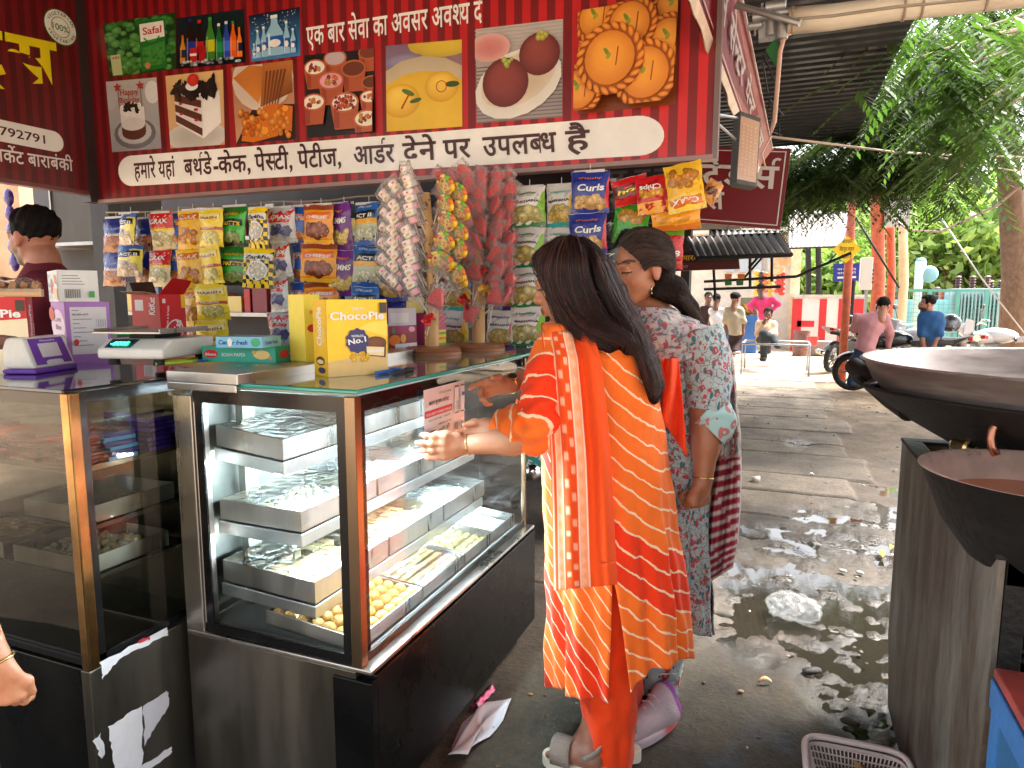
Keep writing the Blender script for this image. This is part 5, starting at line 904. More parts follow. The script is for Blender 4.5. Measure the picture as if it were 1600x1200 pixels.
def stands():
    c1, t1 = lolly_stand('pale wooden post stand holding white and swirl lollipops', (676, 553), (663, 302), 17, 80)
    c2, t2 = lolly_stand('wooden post stand crowded with red watermelon lollipops and ribbons', (748, 547), (742, 300), 17, 76)
    pr = {}
    def put(kind, label, group, c, px, py, dpx, dpy, y=None, dy=-.35, roll=0):
        p = onY(px, py, c.y+(y or 0)); e = onY(px+dpx, py+dpy, c.y+(y or 0)); d = (e-p).normalized()+Vector((0, dy, 0)); rt = aim(d, roll)
        if kind not in pr: o = pr[kind] = make_lolly(kind, label, group); o.location = p; o.rotation_euler = rt; o.scale = (1.5, 1.5, 1.35)
        else: copy_tree(pr[kind], p, rt)
    q = random.Random(5); G = 'watermelon lollipops on the red stand'; L = 'red watermelon slice lollipop in a clear wrapper among many on the wooden stand'
    for col, (x0, dx, ys, y) in enumerate(((722, -16, [282, 300, 318, 336, 352, 370, 388, 404, 420, 438], -.02), (744, 1, [286, 312, 336, 358, 382, 404, 428], -.06), (768, 13, [284, 304, 322, 342, 362, 382, 402, 420, 436, 452, 466], -.03), (785, 22, [282, 300, 326, 350, 374, 396, 418, 440, 458], 0), (702, -28, [278, 304, 332, 358, 382, 406, 426], .02), (733, -8, [274, 296, 322, 346, 372, 396], -.07))):
        for k, yy in enumerate(ys): put('melon', L, G, c2, x0+q.uniform(-4, 4), yy+8, dx+q.uniform(-6, 6), -24, y, -.25, q.uniform(-.5, .5))
    put('melon', L, G, c1, 679, 478, 8, -22, -.06, -.2); put('melon', L, G, c2, 738, 478, -6, 20, -.06, -.1)
    G = 'pale lollipops on the left stand'; L = 'pink and white soft lollipop in a clear wrapper on the pale wooden stand'
    for x0, dx, ys, y in ((648, -8, [296, 318, 340, 372, 396, 414, 432, 452], -.05), (628, -17, [300, 330, 350, 368, 386, 404, 424, 444], -.03), (618, -22, [312, 340, 362, 386, 410, 432], 0), (640, -4, [282], -.02)):
        for k, yy in enumerate(ys): put('pale', L, G, c1, x0+q.uniform(-3, 3), yy+6, dx+q.uniform(-4, 4), -22, y, -.3, q.uniform(-.4, .4))
    G = 'swirl lollipops on the left stand'; L = 'yellow and orange swirl lollipop in a clear wrapper on the pale wooden stand'
    for x0, dx, ys, y in ((692, 9, [296, 326, 352, 384, 416], -.04), (708, 16, [306, 334, 366, 392, 430], -.01), (684, 5, [414], -.05), (706, 14, [440], .01)):
        for yy in ys: put('swirl', L, G, c1, x0+q.uniform(-3, 3), yy+6, dx, -20, y, -.3, q.uniform(-.4, .4))
    # bare sticks fanning from the post
    m = M()
    for k in range(26): z = CZ+.08+.4*k/26; sg = q.choice((-1, 1)); p = Vector((c1.x+(t1.x-c1.x)*(z-CZ)/.55, c1.y, z)); m.tube([p, p+Vector((sg*q.uniform(.05, .1), q.uniform(-.05, .02), q.uniform(.05, .09)))], .0013, 5, (.72, .68, .6))
    tag(m.build('bare_sticks', PRINT, None, loc=c1), 'bare lollipop sticks fanning out of the pale wooden post', 'sticks', kind='stuff')
    for lb, c, px, py, col, sd in (('small gold ribbon bow on the red lollipop stand', c2, 744, 402, S(206, 160, 60), 1), ('red ribbon bow on the red lollipop stand', c2, 752, 418, S(206, 30, 30), 2), ('silver blue ribbon bow on the red lollipop stand', c2, 728, 446, S(130, 160, 190), 3), ('gold ribbon bow low on the red lollipop stand', c2, 758, 450, S(206, 160, 60), 4), ('bright red ribbon bow on the pale lollipop stand', c1, 672, 492, S(230, 50, 50), 5), ('dark red ribbon bow lowest on the red lollipop stand', c2, 730, 470, S(190, 30, 30), 6)):
        p = onY(px, py, c.y-.06); t = thing('ribbon_bow', lb, 'ribbon', p, 'ribbon bows on the lollipop stands'); q2 = random.Random(sd); mt = mat('ribbon_foil', rough=.25, metal=.3, vcol=True); k_ = M(); k_.ball((0, 0, 0), .005, 8, 6, col); k_.build('knot', mt, t, local=True)
        for j in range(6):
            a = q2.uniform(0, 2*PI); l = q2.uniform(.02, .036); w = M(); u = Vector((cos(a), -.35, sin(a))); s = Vector((-sin(a), 0, cos(a)))*.007
            w.grid(lambda x, y: u*l*sin(PI*x*.8)+Vector((0, -.012*sin(PI*x), -.012*x*x))+s*(y*2-1)*(1-.4*x), 6, 1, col); w.build('loop', mt, t, local=True, smooth=True)
stands()
# ---------------------------------------------------------------- paper notice on the glass
def notice():
    X = AX1+.0055; P4 = [onX(*p, X) for p in ((663, 712), (725, 680), (725, 592), (661, 612))]; P4[0].z = min(P4[0].z, P4[1].z); w = P4[1].y-P4[0].y; h = (P4[3].z+P4[2].z)/2-(P4[0].z+P4[1].z)/2; o = Vector((X, P4[0].y, (P4[0].z+P4[1].z)/2)); a = Art(.0003); K = S(40, 40, 44)
    a.rect(0, 0, w, h, (.74, .73, .74)); a.rect(0, h*.72, w, h, S(228, 200, 198)); a.rect(0, h*.55, w*.68, h*.66, S(206, 50, 70)); a.text('FOOD SAFETY CONNECT UPDATE', w*.03, h*.575, h*.055, WH, .02, w=w*.62); a.text('खाद्य सुरक्षा कनेक्ट', w*.1, h*.74, h*.085, K, .02, w=w*.5); a.text('FSSAI', w*.36, h*.88, h*.05, S(110, 130, 90), .01, w=w*.28)
    a.text('सम्पर्क करें', w*.08, h*.48, h*.04, K, .0, w=w*.54); a.text('18001121', w*.3, h*.38, h*.05, K, .01, w=w*.34); a.rect(w*.04, h*.365, w*.28, h*.37, RD); a.rect(w*.04, h*.27, w*.24, h*.33, K); a.text('बाराबंकी की', w*.14, h*.22, h*.09, K, .01, w=w*.46, rot=.1); a.text('रिपोर्ट सादर', w*.12, h*.12, h*.09, K, .01, w=w*.44, rot=.1)
    for x in (.72, .86): a.rect(w*x, h*.5, w*(x+.1), h*.92, (.8, .8, .82)); a.rect(w*x, h*.92, w*(x+.1), h*.95, S(130, 30, 50)); a.rect(w*x, h*.48, w*(x+.1), h*.5, K); a.rect(w*(x+.01), h*.2, w*(x+.08), h*.32, S(150, 150, 150))
    for k in range(6): a.rect(w*.73, h*(.68-k*.025), w*.81, h*(.685-k*.025), K)
    for k in range(3): a.rect(w*.06, h*(.1-k*.03), w*(.3+.05*k), h*(.105-k*.03), S(150, 150, 150))
    a.rect(w*.87, h*.76, w*.95, h*.82, S(70, 70, 150)); a.rect(w*.74, h*.4, w*.95, h*.405, RD)
    m = M(); sl = lambda u: (P4[1].z-P4[0].z+P4[2].z-P4[3].z)/2*0
    m.grid(lambda u, v: (.0004+.001*sin(u*5+v*3), w*u, h*v), 6, 8, (.74, .73, .74)); a.to(m, lambda u, v, l: Vector((l+.0012+.001*sin(u/w*5+v/h*3), u, v))); m.v = [tuple(Vector(p)+o) for p in m.v]
    tag(m.build('paper_notice', PRINT, None, loc=o), 'printed paper notice with a red stripe pressed against the case glass by the women', 'notice')
notice()
# ================================================================ STREET BEYOND
MAROON = S(112, 18, 30); ORPOLE = mat('painted_pole', S(190, 92, 62), .6, var=.35, vs=9); CONC = mat('pale_concrete', S(206, 200, 190), .85, var=.25, vs=3, bump=.3, bs=25); DARK = mat('dark_shop', (.03, .027, .024), .8, var=.4, vs=4); GALV = mat('galvanised', (.42, .43, .44), .45, .7, var=.25, vs=6); TEAL = mat('teal_paint', S(90, 160, 155), .5, var=.2); CABLE = mat('cable', (.30, .22, .17), .6)
def awning():
    z = 3.0; t = thing('corrugated_awning', 'black corrugated sheet awning reaching out over the lane, seen from below', 'awning', (-1.5, 4, z)); x0, x1 = -3.9, .62; m = M(); ys = []; y = -2.4
    while y < 8.05: ys += [(y, 0), (y+.05, 0), (y+.07, .022), (y+.11, .022)]; y += .13
    vs = []; fs = []
    for y, h in ys: vs += [(x0, y, z+h), (x1-.011*(y-4.6)-.0, y, z+h)]
    for i in range(len(ys)-1): fs.append((2*i, 2*i+1, 2*i+3, 2*i+2))
    m.add(vs, fs); o = m.build('sheet', mat('black_sheet', (.035, .036, .042), .5, .4, var=.4, vs=5, coat=.15, rvar=.1), t); s = o.modifiers.new('thick', 'SOLIDIFY'); s.thickness = .004
    m = M()
    for y in (-1.6, 0, 1.6, 3.2, 4.9, 6.6, 7.9): m.box((x0, y, z+.03), (x1-.05, y+.04, z+.07))
    for x in (-3.8, -1.6): m.box((x, -2.3, z+.07), (x+.05, 8.0, z+.12))
    m.build('support_frame', IRON, t)
    m = M(); m.box((x1+.05, -2.4, z-.05), (3.2, 3.7, z-.03)); m.build('unseen_shade_sheet', DARK, t)  # unseen roof sheet over the stove, added to cut light on lane and pans
awning()
def lane_sign():
    nb, nt_, fb, ft = onY(1078, -30, 2.25), onY(1150, -12, 2.9), onY(1186, 262, 4.3), onY(1209, 248, 4.3); nt_ = nb+Vector((.0, .15, .62)); ft = fb+Vector((.06, .02, .12)); ft = onY(1208, 232, 4.32)
    t = thing('shop_sign', 'long maroon sign board running along the lane with grey letters and torn pale edge', 'sign', nb); m = M(); n = ((fb-nb).cross(nt_-nb)).normalized(); n = n if n.x > 0 else -n
    m.prism([nb, fb, ft, nt_], -n*.03, MAROON); m.build('board', mat('maroon_board', rough=.4, vcol=True, var=.2, vs=4), t)
    mp = lambda u, v, l: (nb*(1-u)*(1-v)+fb*u*(1-v)+ft*u*v+nt_*(1-u)*v)+n*(l+.002); m = M(); a = Art()
    for k, (s, x, w) in enumerate((('ग्राम', .18, .12), ('सेन्टर', .34, .2), ('पेन्ट', .58, .14), ('टूल्स', .76, .14))):
        v, f = line(s, .02); v = v.copy(); v[:, 0] = (v[:, 0]-v[:, 0].min())/(v[:, 0].max()-v[:, 0].min())*w+x; v[:, 1] = v[:, 1]*.42+.3; a._a(v, f, [S(160, 150, 146)]*len(v))
    a.rect(0, .93, 1, .96, S(180, 160, 150), sub=.2); a.rect(0, .06, 1, .08, S(190, 150, 150), sub=.2); v, f = line('99', .02); v = v.copy(); a._a(v*np.array([[.09, .4]])+np.array([[.1, .5]]), f, [S(220, 180, 40)]*len(v)); a.to(m, mp); m.build('lettering', PRINT, t)
    q = random.Random(4); m = M(); N = 34
    vs = []; 
    for i in range(N+1): u = i/N; p = nb+(fb-nb)*u; k = .035+.02*q.random()-.018*u; vs += [p+n*.006, p+n*.004-Vector((.3*k, 0, k))]
    m.add(vs, [(2*i, 2*i+1, 2*i+3, 2*i+2) for i in range(N)], S(196, 176, 160)); o = m.build('torn_edge', mat('torn_flex', rough=.6, vcol=True, var=.3, vs=14), t); o.modifiers.new('thick', 'SOLIDIFY').thickness = .004
    m = M()
    for i in range(16):
        u = .15+.8*q.random(); p = nt_+(ft-nt_)*u; m.tube([p, p+Vector((q.uniform(.0, .08), q.uniform(-.05, .1), q.uniform(-.01, .08))), p+Vector((q.uniform(.02, .1), q.uniform(.0, .2), q.uniform(-.1, .05)))], .004, 5)
    m.build('loose_wires', IRON, t)
lane_sign()
def floodlight():
    Y = 3.0; a, b, c, d = onY(1149, 287, Y), onY(1183, 294, Y), onY(1190, 184, Y), onY(1156, 172, Y); t = thing('floodlight', 'unlit pink tinted LED floodlight in a grey frame, hanging beside the red banner', 'floodlight', d); x = (b-a).normalized(); n = Vector((.1, -1, 0)); dp = Vector((-.03, .07, 0))
    m = M(); m.prism([a, b, c, d], dp, (.5, .5, .5)); m.build('housing', mat('grey_housing', (.16, .17, .17), .5, .3, var=.2), t, bevel=.006)
    cen = (a+b+c+d)/4; q = [cen+(p-cen)*.86+Vector((0, -.003, 0)) for p in (a, b, c, d)]; m = M(); m.prism(q, (0, .002, 0)); m.build('lens', mat('flood_lens', S(232, 196, 176), .25, coat=.5), t)
    m = M(); ctr = [cen+(p-cen)*.7+Vector((0, -.004, 0)) for p in (a, b, c, d)]
    for i in range(14):
        for j in range(4): p = ctr[3]+(ctr[2]-ctr[3])*((j+.5)/4)+(ctr[0]-ctr[3])*((i+.5)/14); m.box(p-Vector((.004, .001, .004)), p+Vector((.004, .0005, .004)), S(240, 210, 180))
    m.build('led_dots', PRINT, t)
    m = M(); e = onY(1112, 178, 2.66); m.tube([e, d+Vector((.0, .05, -.02))], .006, 6); m.tube([onY(1112, 185, 2.66), a+(d-a)*.6+Vector((0, .05, 0))], .005, 6); m.build('bracket', GALV, t)
floodlight()
def arm():
    Y = 2.75; t = thing('pipe_arm', 'white painted pipe arm crossing the top right, tied with wire and clamped to steel fittings', 'pipe', onY(1230, 50, Y)); m = M(); pts = [onY(*p, Y) for p in ((1232, 33), (1300, 27), (1400, 13), (1500, 3), (1620, -10), (1750, -22))]; r = 21*abs(onY(1301, 27, Y).x-pts[1].x)
    m.tube(pts, [r*1.05, r, r*.92, r*.88, r*.85, r*.8], 16); m.build('pipe', mat('white_pipe', S(214, 206, 192), .4, var=.25, vs=10, stretch=(.3, 2, 2)), t, smooth=True)
    m = M(); m.tube([p+Vector((0, -r*1.0, -r*.25)) for p in pts], .005, 6); m.build('pipe_seam', mat('seam_beige', S(150, 140, 126), .6), t)  # thin tube along the pipe in a duller, darker beige
    m = M(); q = random.Random(3)
    for px, py, s in ((1212, 10, .05), (1190, 26, .045), (1204, 44, .04), (1222, 46, .05), (1180, 40, .035), (1220, 20, .04)):
        p = onY(px, py, Y); m.lathe([(s*.3, -s*.7), (s*.42, -s*.66), (s*.42, s*.66), (s*.3, s*.7)], p, 12, axis=q.choice('xz')); m.lathe([(s*.1, -s), (s*.1, s), (0, s)], p, 8)
    m.box(onY(1185, 60, Y), onY(1228, 6, Y)+Vector((0, .05, 0))); m.tube([onY(1150, 8, Y), onY(1250, 36, Y-.06)], .012, 8); m.build('clamp', GALV, t, smooth=True, angle=35)
    for px in (1238, 1412, 1440, 1540):
        m = M(); p = onY(px, 33-.125*(px-1230), Y); m.lathe([(r*1.08, -.004), (r*1.11, 0), (r*1.08, .004)], p, 14, axis='x'); m.build('wire_tie', CABLE, t)
    h = [onY(*p, Y) for p in ((1256, 40), (1226, 56), (1219, 80), (1215, 130), (1210, 190), (1203, 215), (1208, 190))]; m = M(); m.tube(h, .008, 6); m.tube([onY(*p, Y) for p in ((1205, 212), (1190, 240), (1196, 262))], .004, 5); tag(m.build('hanging_cable', mat('pink_cable', S(186, 150, 134), .5), loc=h[0], smooth=True), 'pale pink cable hanging down from the white pipe arm', 'cable')
    m = M(); a = [onY(*p, Y+.02) for p in ((1196, 78), (1210, 62), (1222, 72), (1221, 84), (1212, 104))]; m.prism(a, (0, .003, 0)); tag(m.build('green_flag', mat('green_cloth', S(30, 96, 50), .8), loc=a[0]), 'small dark green pennant hanging under the pipe clamp', 'flag')
arm()
def wires():
    for lb, pts, r, mt in (('rusty sagging cable running from the sign to the right over the lane', [(1190, 212, 4.3), (1290, 224, 5), (1400, 238, 6), (1500, 243, 7), (1640, 246, 9)], .009, CABLE), ('thin drooping wire between the poles and the right edge', [(1375, 325, 16), (1420, 360, 15), (1470, 362, 14), (1560, 320, 12), (1640, 250, 10)], .02, CABLE), ('thin rope slanting from the cable knot to the right edge', [(1440, 240, 6.5), (1530, 258, 7), (1640, 275, 8)], .006, CABLE), ('grey stay wires slanting behind the yellow sign', [(1325, 320, 15), (1365, 385, 15), (1405, 450, 15)], .02, IRON), ('thin stay wire slanting over the fence', [(1470, 340, 14), (1530, 430, 14), (1600, 520, 14)], .012, GALV)):
        p = [onY(*a) for a in pts]; m = M(); m.tube(p, r, 6); tag(m.build('overhead_wire', mt, loc=p[0], smooth=True), lb, 'wire', 'wires over the lane')
    p = onY(1500, 243, 7); m = M(); m.ball(p, (.05, .03, .03), 8, 6); m.tube([p, p+Vector((.02, 0, -.1))], .012, 5); tag(m.build('cable_knot', CABLE, loc=p), 'knot tied in the rusty cable over the lane', 'knot')
wires()
def board(name, label, p_bl, p_br, p_tr, p_tl, Y, th, art, n=(0, -1, 0), col=MAROON, cat='sign', group=None, frame=None):
    c = [onY(*p, Y) for p in (p_bl, p_br, p_tr, p_tl)]; t = thing(name, label, cat, c[0], group); m = M(); m.prism(c, (0, th, 0), col); m.build('board', PRINT, t); a = Art(.0015); w, h = (c[1]-c[0]).length, (c[3]-c[0]).length; art(a, w, h); m = M()
    a.to(m, lambda u, v, l: (lambda u, v: c[0]*(1-u)*(1-v)+c[1]*u*(1-v)+c[2]*u*v+c[3]*(1-u)*v)(u/w, v/h)+Vector((0, -l-.002, 0))); m.build('lettering', PRINT, t); return t
def signs():
    def tr(a, w, h): 
        a.rect(0, 0, w, h, MAROON); LC = S(206, 200, 196); e = .02
        for x0, y0, x1, y1 in ((e, e, w-e, e*1.35), (e, h-e*1.35, w-e, h-e), (w-e*1.35, e, w-e, h-e)): a.rect(x0, y0, x1, y1, LC)
        a.text('ट्रेडर्स', w*.94, h*.5, h*.42, LC, .02, w=w*.66, al='r'); a.text('स', w*.28, h*.2, h*.34, LC, .02)
    board('shop_sign', 'maroon sign board with big pale letters and a thin white frame, beyond the banner', (1060, 345), (1219, 358), (1236, 232), (1040, 228), 5.0, .06, tr, group=None)
    def sm(a, w, h): a.rect(0, 0, w, h, S(84, 22, 30)); a.rect(0, h*.4, w, h*.92, S(40, 14, 20)); a.text('पेन्ट मारकेट बाराबंकी', w*.04, h*.5, h*.36, S(230, 190, 50), .02, w=w*.9); a.text('9415 077', w*.1, h*.12, h*.2, S(190, 160, 150), .01)
    board('shop_sign', 'small dark maroon sign with yellow letters hanging low under the far canopies', (1040, 424), (1156, 420), (1152, 388), (1040, 392), 7.2, .05, sm)
    def dk(a, w, h): a.rect(0, 0, w, h, S(34, 30, 34)); a.text('पेन्ट टूल्स', w*.58, h*.52, h*.4, S(84, 84, 90), .02, w=w*.4); a.text('होल सेल', w*.12, h*.16, h*.4, S(84, 84, 90), .02, w=w*.36)
    board('shop_sign', 'dark board with dull grey letters just under the red banner behind the packets', (700, 360), (1090, 345), (1090, 235), (700, 262), 3.1, .04, dk, col=S(30, 28, 32))
signs()
def shop_inside():
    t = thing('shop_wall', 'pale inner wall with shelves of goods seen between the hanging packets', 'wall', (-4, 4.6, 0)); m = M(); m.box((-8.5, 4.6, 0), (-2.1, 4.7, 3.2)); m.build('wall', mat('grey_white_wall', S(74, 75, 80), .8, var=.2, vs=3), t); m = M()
    for z in (.7, 1.25, 1.85): m.box((-6.5, 4.3, z), (-2.3, 4.6, z+.03))
    m.build('shelf', GALV, t)
    q = random.Random(6); m = M()
    for z in (.73, 1.28, 1.88):
        x = -6.4
        while x < -2.45: w = q.uniform(.06, .2); m.box((x, 4.34, z), (x+w, 4.55, z+q.uniform(.1, .3)), q.choice([S(170, 40, 50), S(200, 200, 205), S(60, 60, 80), S(190, 120, 130), S(90, 120, 150), S(120, 40, 60), S(210, 190, 120)])); x += w+q.uniform(.01, .08)
    m.build('shelf_goods', PRINT, t, bevel=.004)
    t = thing('wall_cupboard', 'dark wall cupboard with a plank face under the left banner, above the man', 'cupboard', (-4.2, 2.9, 1.7)); A, B_ = onY(85, 385, 2.9), onY(162, 305, 2.9); m = M(); m.box((A.x-.02, 2.9, A.z), (B_.x, 3.3, 2.6)); m.build('carcass', mat('dark_cupboard', S(70, 66, 62), .5, .2, var=.35, vs=4, stretch=(1, 1, .3)), t, bevel=.004); m = M(); m.box((A.x, 2.89, A.z+.0), (A.x+.012, 2.9, 2.6)); m.box((A.x, 2.888, A.z), (B_.x, 2.9, A.z+.02)); m.build('edge_strip', GALV, t)
    A, B_ = onY(-60, 420, 3.3), onY(28, 290, 3.3); m = M(); m.box((A.x, 3.3, 0), (B_.x, 3.4, 2.9)); tag(m.build('plaster_pillar', mat('beige_plaster', S(196, 158, 128), .85, var=.3, vs=5), loc=(A.x, 3.3, 0)), 'beige plaster pillar with dark stains at the left edge', 'pillar')
    A, B_ = onY(160, 450, 2.78), onY(196, 300, 2.78); m = M(); m.box((A.x-.05, 2.78, 0), (A.x+.09, 2.86, 2.6)); tag(m.build('steel_post', mat('dark_post', S(52, 52, 56), .5, .4, var=.3), loc=(A.x, 2.78, 0)), 'grey steel post behind the leftmost packet strips', 'post')
    p = onY(18, 360, 2.6); m = M(); [m.ball((p.x, p.y, p.z-.09*k), (.035, .02, .05), 8, 6, S(70, 40, 130)) for k in range(-2, 3)]; tag(m.build('packet_strip', FOIL, loc=p, smooth=True), 'purple packet strip hanging at the left edge before the beige pillar', 'snack packets')
shop_inside()
def next_shops():
    t = thing('shop_row', 'dark row of open shopfronts along the left of the lane under sheet canopies', 'building', (-1.4, 8, 0)); m = M()
    m.box((-4.2, 7.0, 0), (-1.75, 7.12, 3.0)); m.box((-4.2, 7.12, 0), (-3.0, 14, 3.1)); m.box((-1.75, 9.2, 0), (-1.6, 9.4, 3.0)); m.box((-1.75, 12.5, 0), (-1.6, 12.8, 3.0)); m.build('wall', DARK, t)
    m = M(); m.box((-3.0, 6.6, 2.7), (-.85, 14, 2.76)); m.build('ceiling', DARK, t)
    rib = mat('old_sheet', S(150, 140, 136), .6, .3, var=.35, vs=4)
    for i, (lb, a, b, c, d, Y0, Y1) in enumerate((('grey rusty sheet canopy under the maroon sign', (1075, 372), (1216, 366), (1236, 398), (1090, 404), 8.2, 6.4), ('pale corrugated canopy with a fringe over the far shop', (1232, 388), (1318, 385), (1330, 332), (1234, 328), 15.5, 17.5), ('rusty pink sheet canopy edge beside the far shops', (1110, 392), (1200, 392), (1226, 362), (1110, 360), 9.5, 11.5))):
        A, B_, C_, D = onY(*a, Y0), onY(*b, Y0), onY(*c, Y1), onY(*d, Y1); s = thing('sheet_canopy', lb, 'canopy', A, 'sheet canopies over the far shops'); m = M(); n = 24
        m.grid(lambda u, v: (A*(1-u)+B_*u)*(1-v)+(D*(1-u)+C_*u)*v+Vector((0, 0, .02*cos(u*n*PI))), 48, 1); o = m.build('sheet', rib, s); o.modifiers.new('thick', 'SOLIDIFY').thickness = .008
        m = M(); m.tube([A, B_], .02, 6); m.tube([D, C_], .02, 6); m.tube([A, D], .02, 6); m.tube([B_, C_], .02, 6); m.tube([B_, B_+Vector((-.3, .2, -.35))], .015, 6); m.build('support_frame', IRON, s)
    # posts and rails of the stalls
    s = thing('iron_stall', 'thin black iron frame hung with small flags in front of the far shops', 'frame', onY(1120, 440, 9)); m = M()
    for a, b in (((1100, 440), (1245, 432)), ((1100, 452), (1220, 448)), ((1115, 420), (1118, 470)), ((1172, 395), (1172, 450)), ((1206, 380), (1206, 440)), ((1245, 432), (1330, 395)), ((1080, 395), (1200, 398))): m.tube([onY(*a, 9), onY(*b, 9)], .018, 6)
    m.build('bars', IRON, s); q = random.Random(2)
    for px, c in ((1132, S(226, 120, 60)), (1152, S(226, 130, 60)), (1132, S(60, 120, 70)), (1150, S(60, 110, 70))):
        p = onY(px, 428 if c[0] > .3 else 438, 8.95); m = M(); m.prism([p, p+Vector((.09, 0, 0)), p+Vector((.085, 0, -.06)), p+Vector((.01, 0, -.065))], (0, .004, 0), c); m.build('flag', PRINT, s)
    # pale wall and blue stall counter
    t = thing('shop_building', 'pale weathered concrete wall of the far shop behind the standing men', 'building', onz(1180, 556, 0)); m = M(); a, b = onY(1120, 560, 20), onY(1236, 560, 20); m.box((a.x-1.5, 20, -.05), (b.x-.12, 20.3, 3.1)); m.build('wall', CONC, t); m = M(); m.box((b.x-.12, 19.8, -.05), (b.x+.12, 20.4, 3.4)); m.build('pillar', mat('cream_pillar', S(222, 200, 168), .8, var=.2), t); m = M(); m.box((a.x-1.5, 19.2, 3.1), (b.x+.3, 20.4, 3.2)); m.build('roof', CONC, t)
    m = M(); c = onY(1134, 430, 19.9); 
    for k in range(4): m.box((c.x+k*.35, 19.93, 2.1), (c.x+k*.35+.22, 19.97, 2.75), (.5, .55, .6))
    m.build('window', mat('shop_window', S(176, 190, 204), .2), t)
    p = onz(1160, 552, 0); t = thing('stall_counter', 'blue stall counter with a glass box of snacks on top', 'counter', p); w = .75; m = M(); m.box((p.x-w*.6, p.y, 0), (p.x+w*.42, p.y+.6, .95)); m.build('cabinet', mat('blue_paint', S(46, 96, 160), .5, var=.25), t); m = M(); m.box((p.x-.1, p.y+.02, .955), (p.x+w*.4, p.y+.5, 1.4)); m.build('glass_box', GLASSB, t); m = M(); q = random.Random(1)
    for k in range(26): m.ball((p.x+q.uniform(-.05, .28), p.y+q.uniform(.1, .4), 1.0+q.uniform(0, .2)), .05, 6, 4, S(226, 160, 60))
    m.build('snacks', SWEET, t)
    for i, (px, y0, y1, c) in enumerate(((1183, 422, 462, S(226, 190, 70)), (1196, 425, 458, S(216, 120, 60)), (1205, 425, 466, S(220, 170, 60)), (1216, 424, 458, S(206, 70, 50)), (1223, 424, 462, S(210, 60, 46)), (1190, 424, 446, S(60, 60, 70)))):
        p, r = onY(px, y0, 18.2), onY(px, y1, 18.2); m = M(); n = 5
        for k in range(n): z = p.z+(r.z-p.z)*(k+.5)/n; m.ball((p.x, p.y, z), (.08, .04, (p.z-r.z)/n*.52), 8, 6, tuple(v*(.8+.1*(k % 3)) for v in c))
        tag(m.build('packet_strip', FOIL, None, loc=p, smooth=True), ['yellow', 'brown orange', 'gold', 'red', 'deep red', 'dark'][i]+' packet strip hanging at the far stall by the cream pillar', 'snack packets', 'packet strips at the far stall')
    p = onY(1222, 400, 18); m = M(); m.ball(p, (.25, .15, .3), 10, 8, S(214, 170, 130)); m.ball(p+Vector((-.1, 0, -.25)), (.2, .12, .2), 10, 8, S(226, 190, 150)); tag(m.build('hanging_sack', mat('sack', rough=.6, vcol=True, var=.4, vs=9), loc=p, smooth=True), 'bulging pinkish sack hanging above the far stall', 'sack')
next_shops()
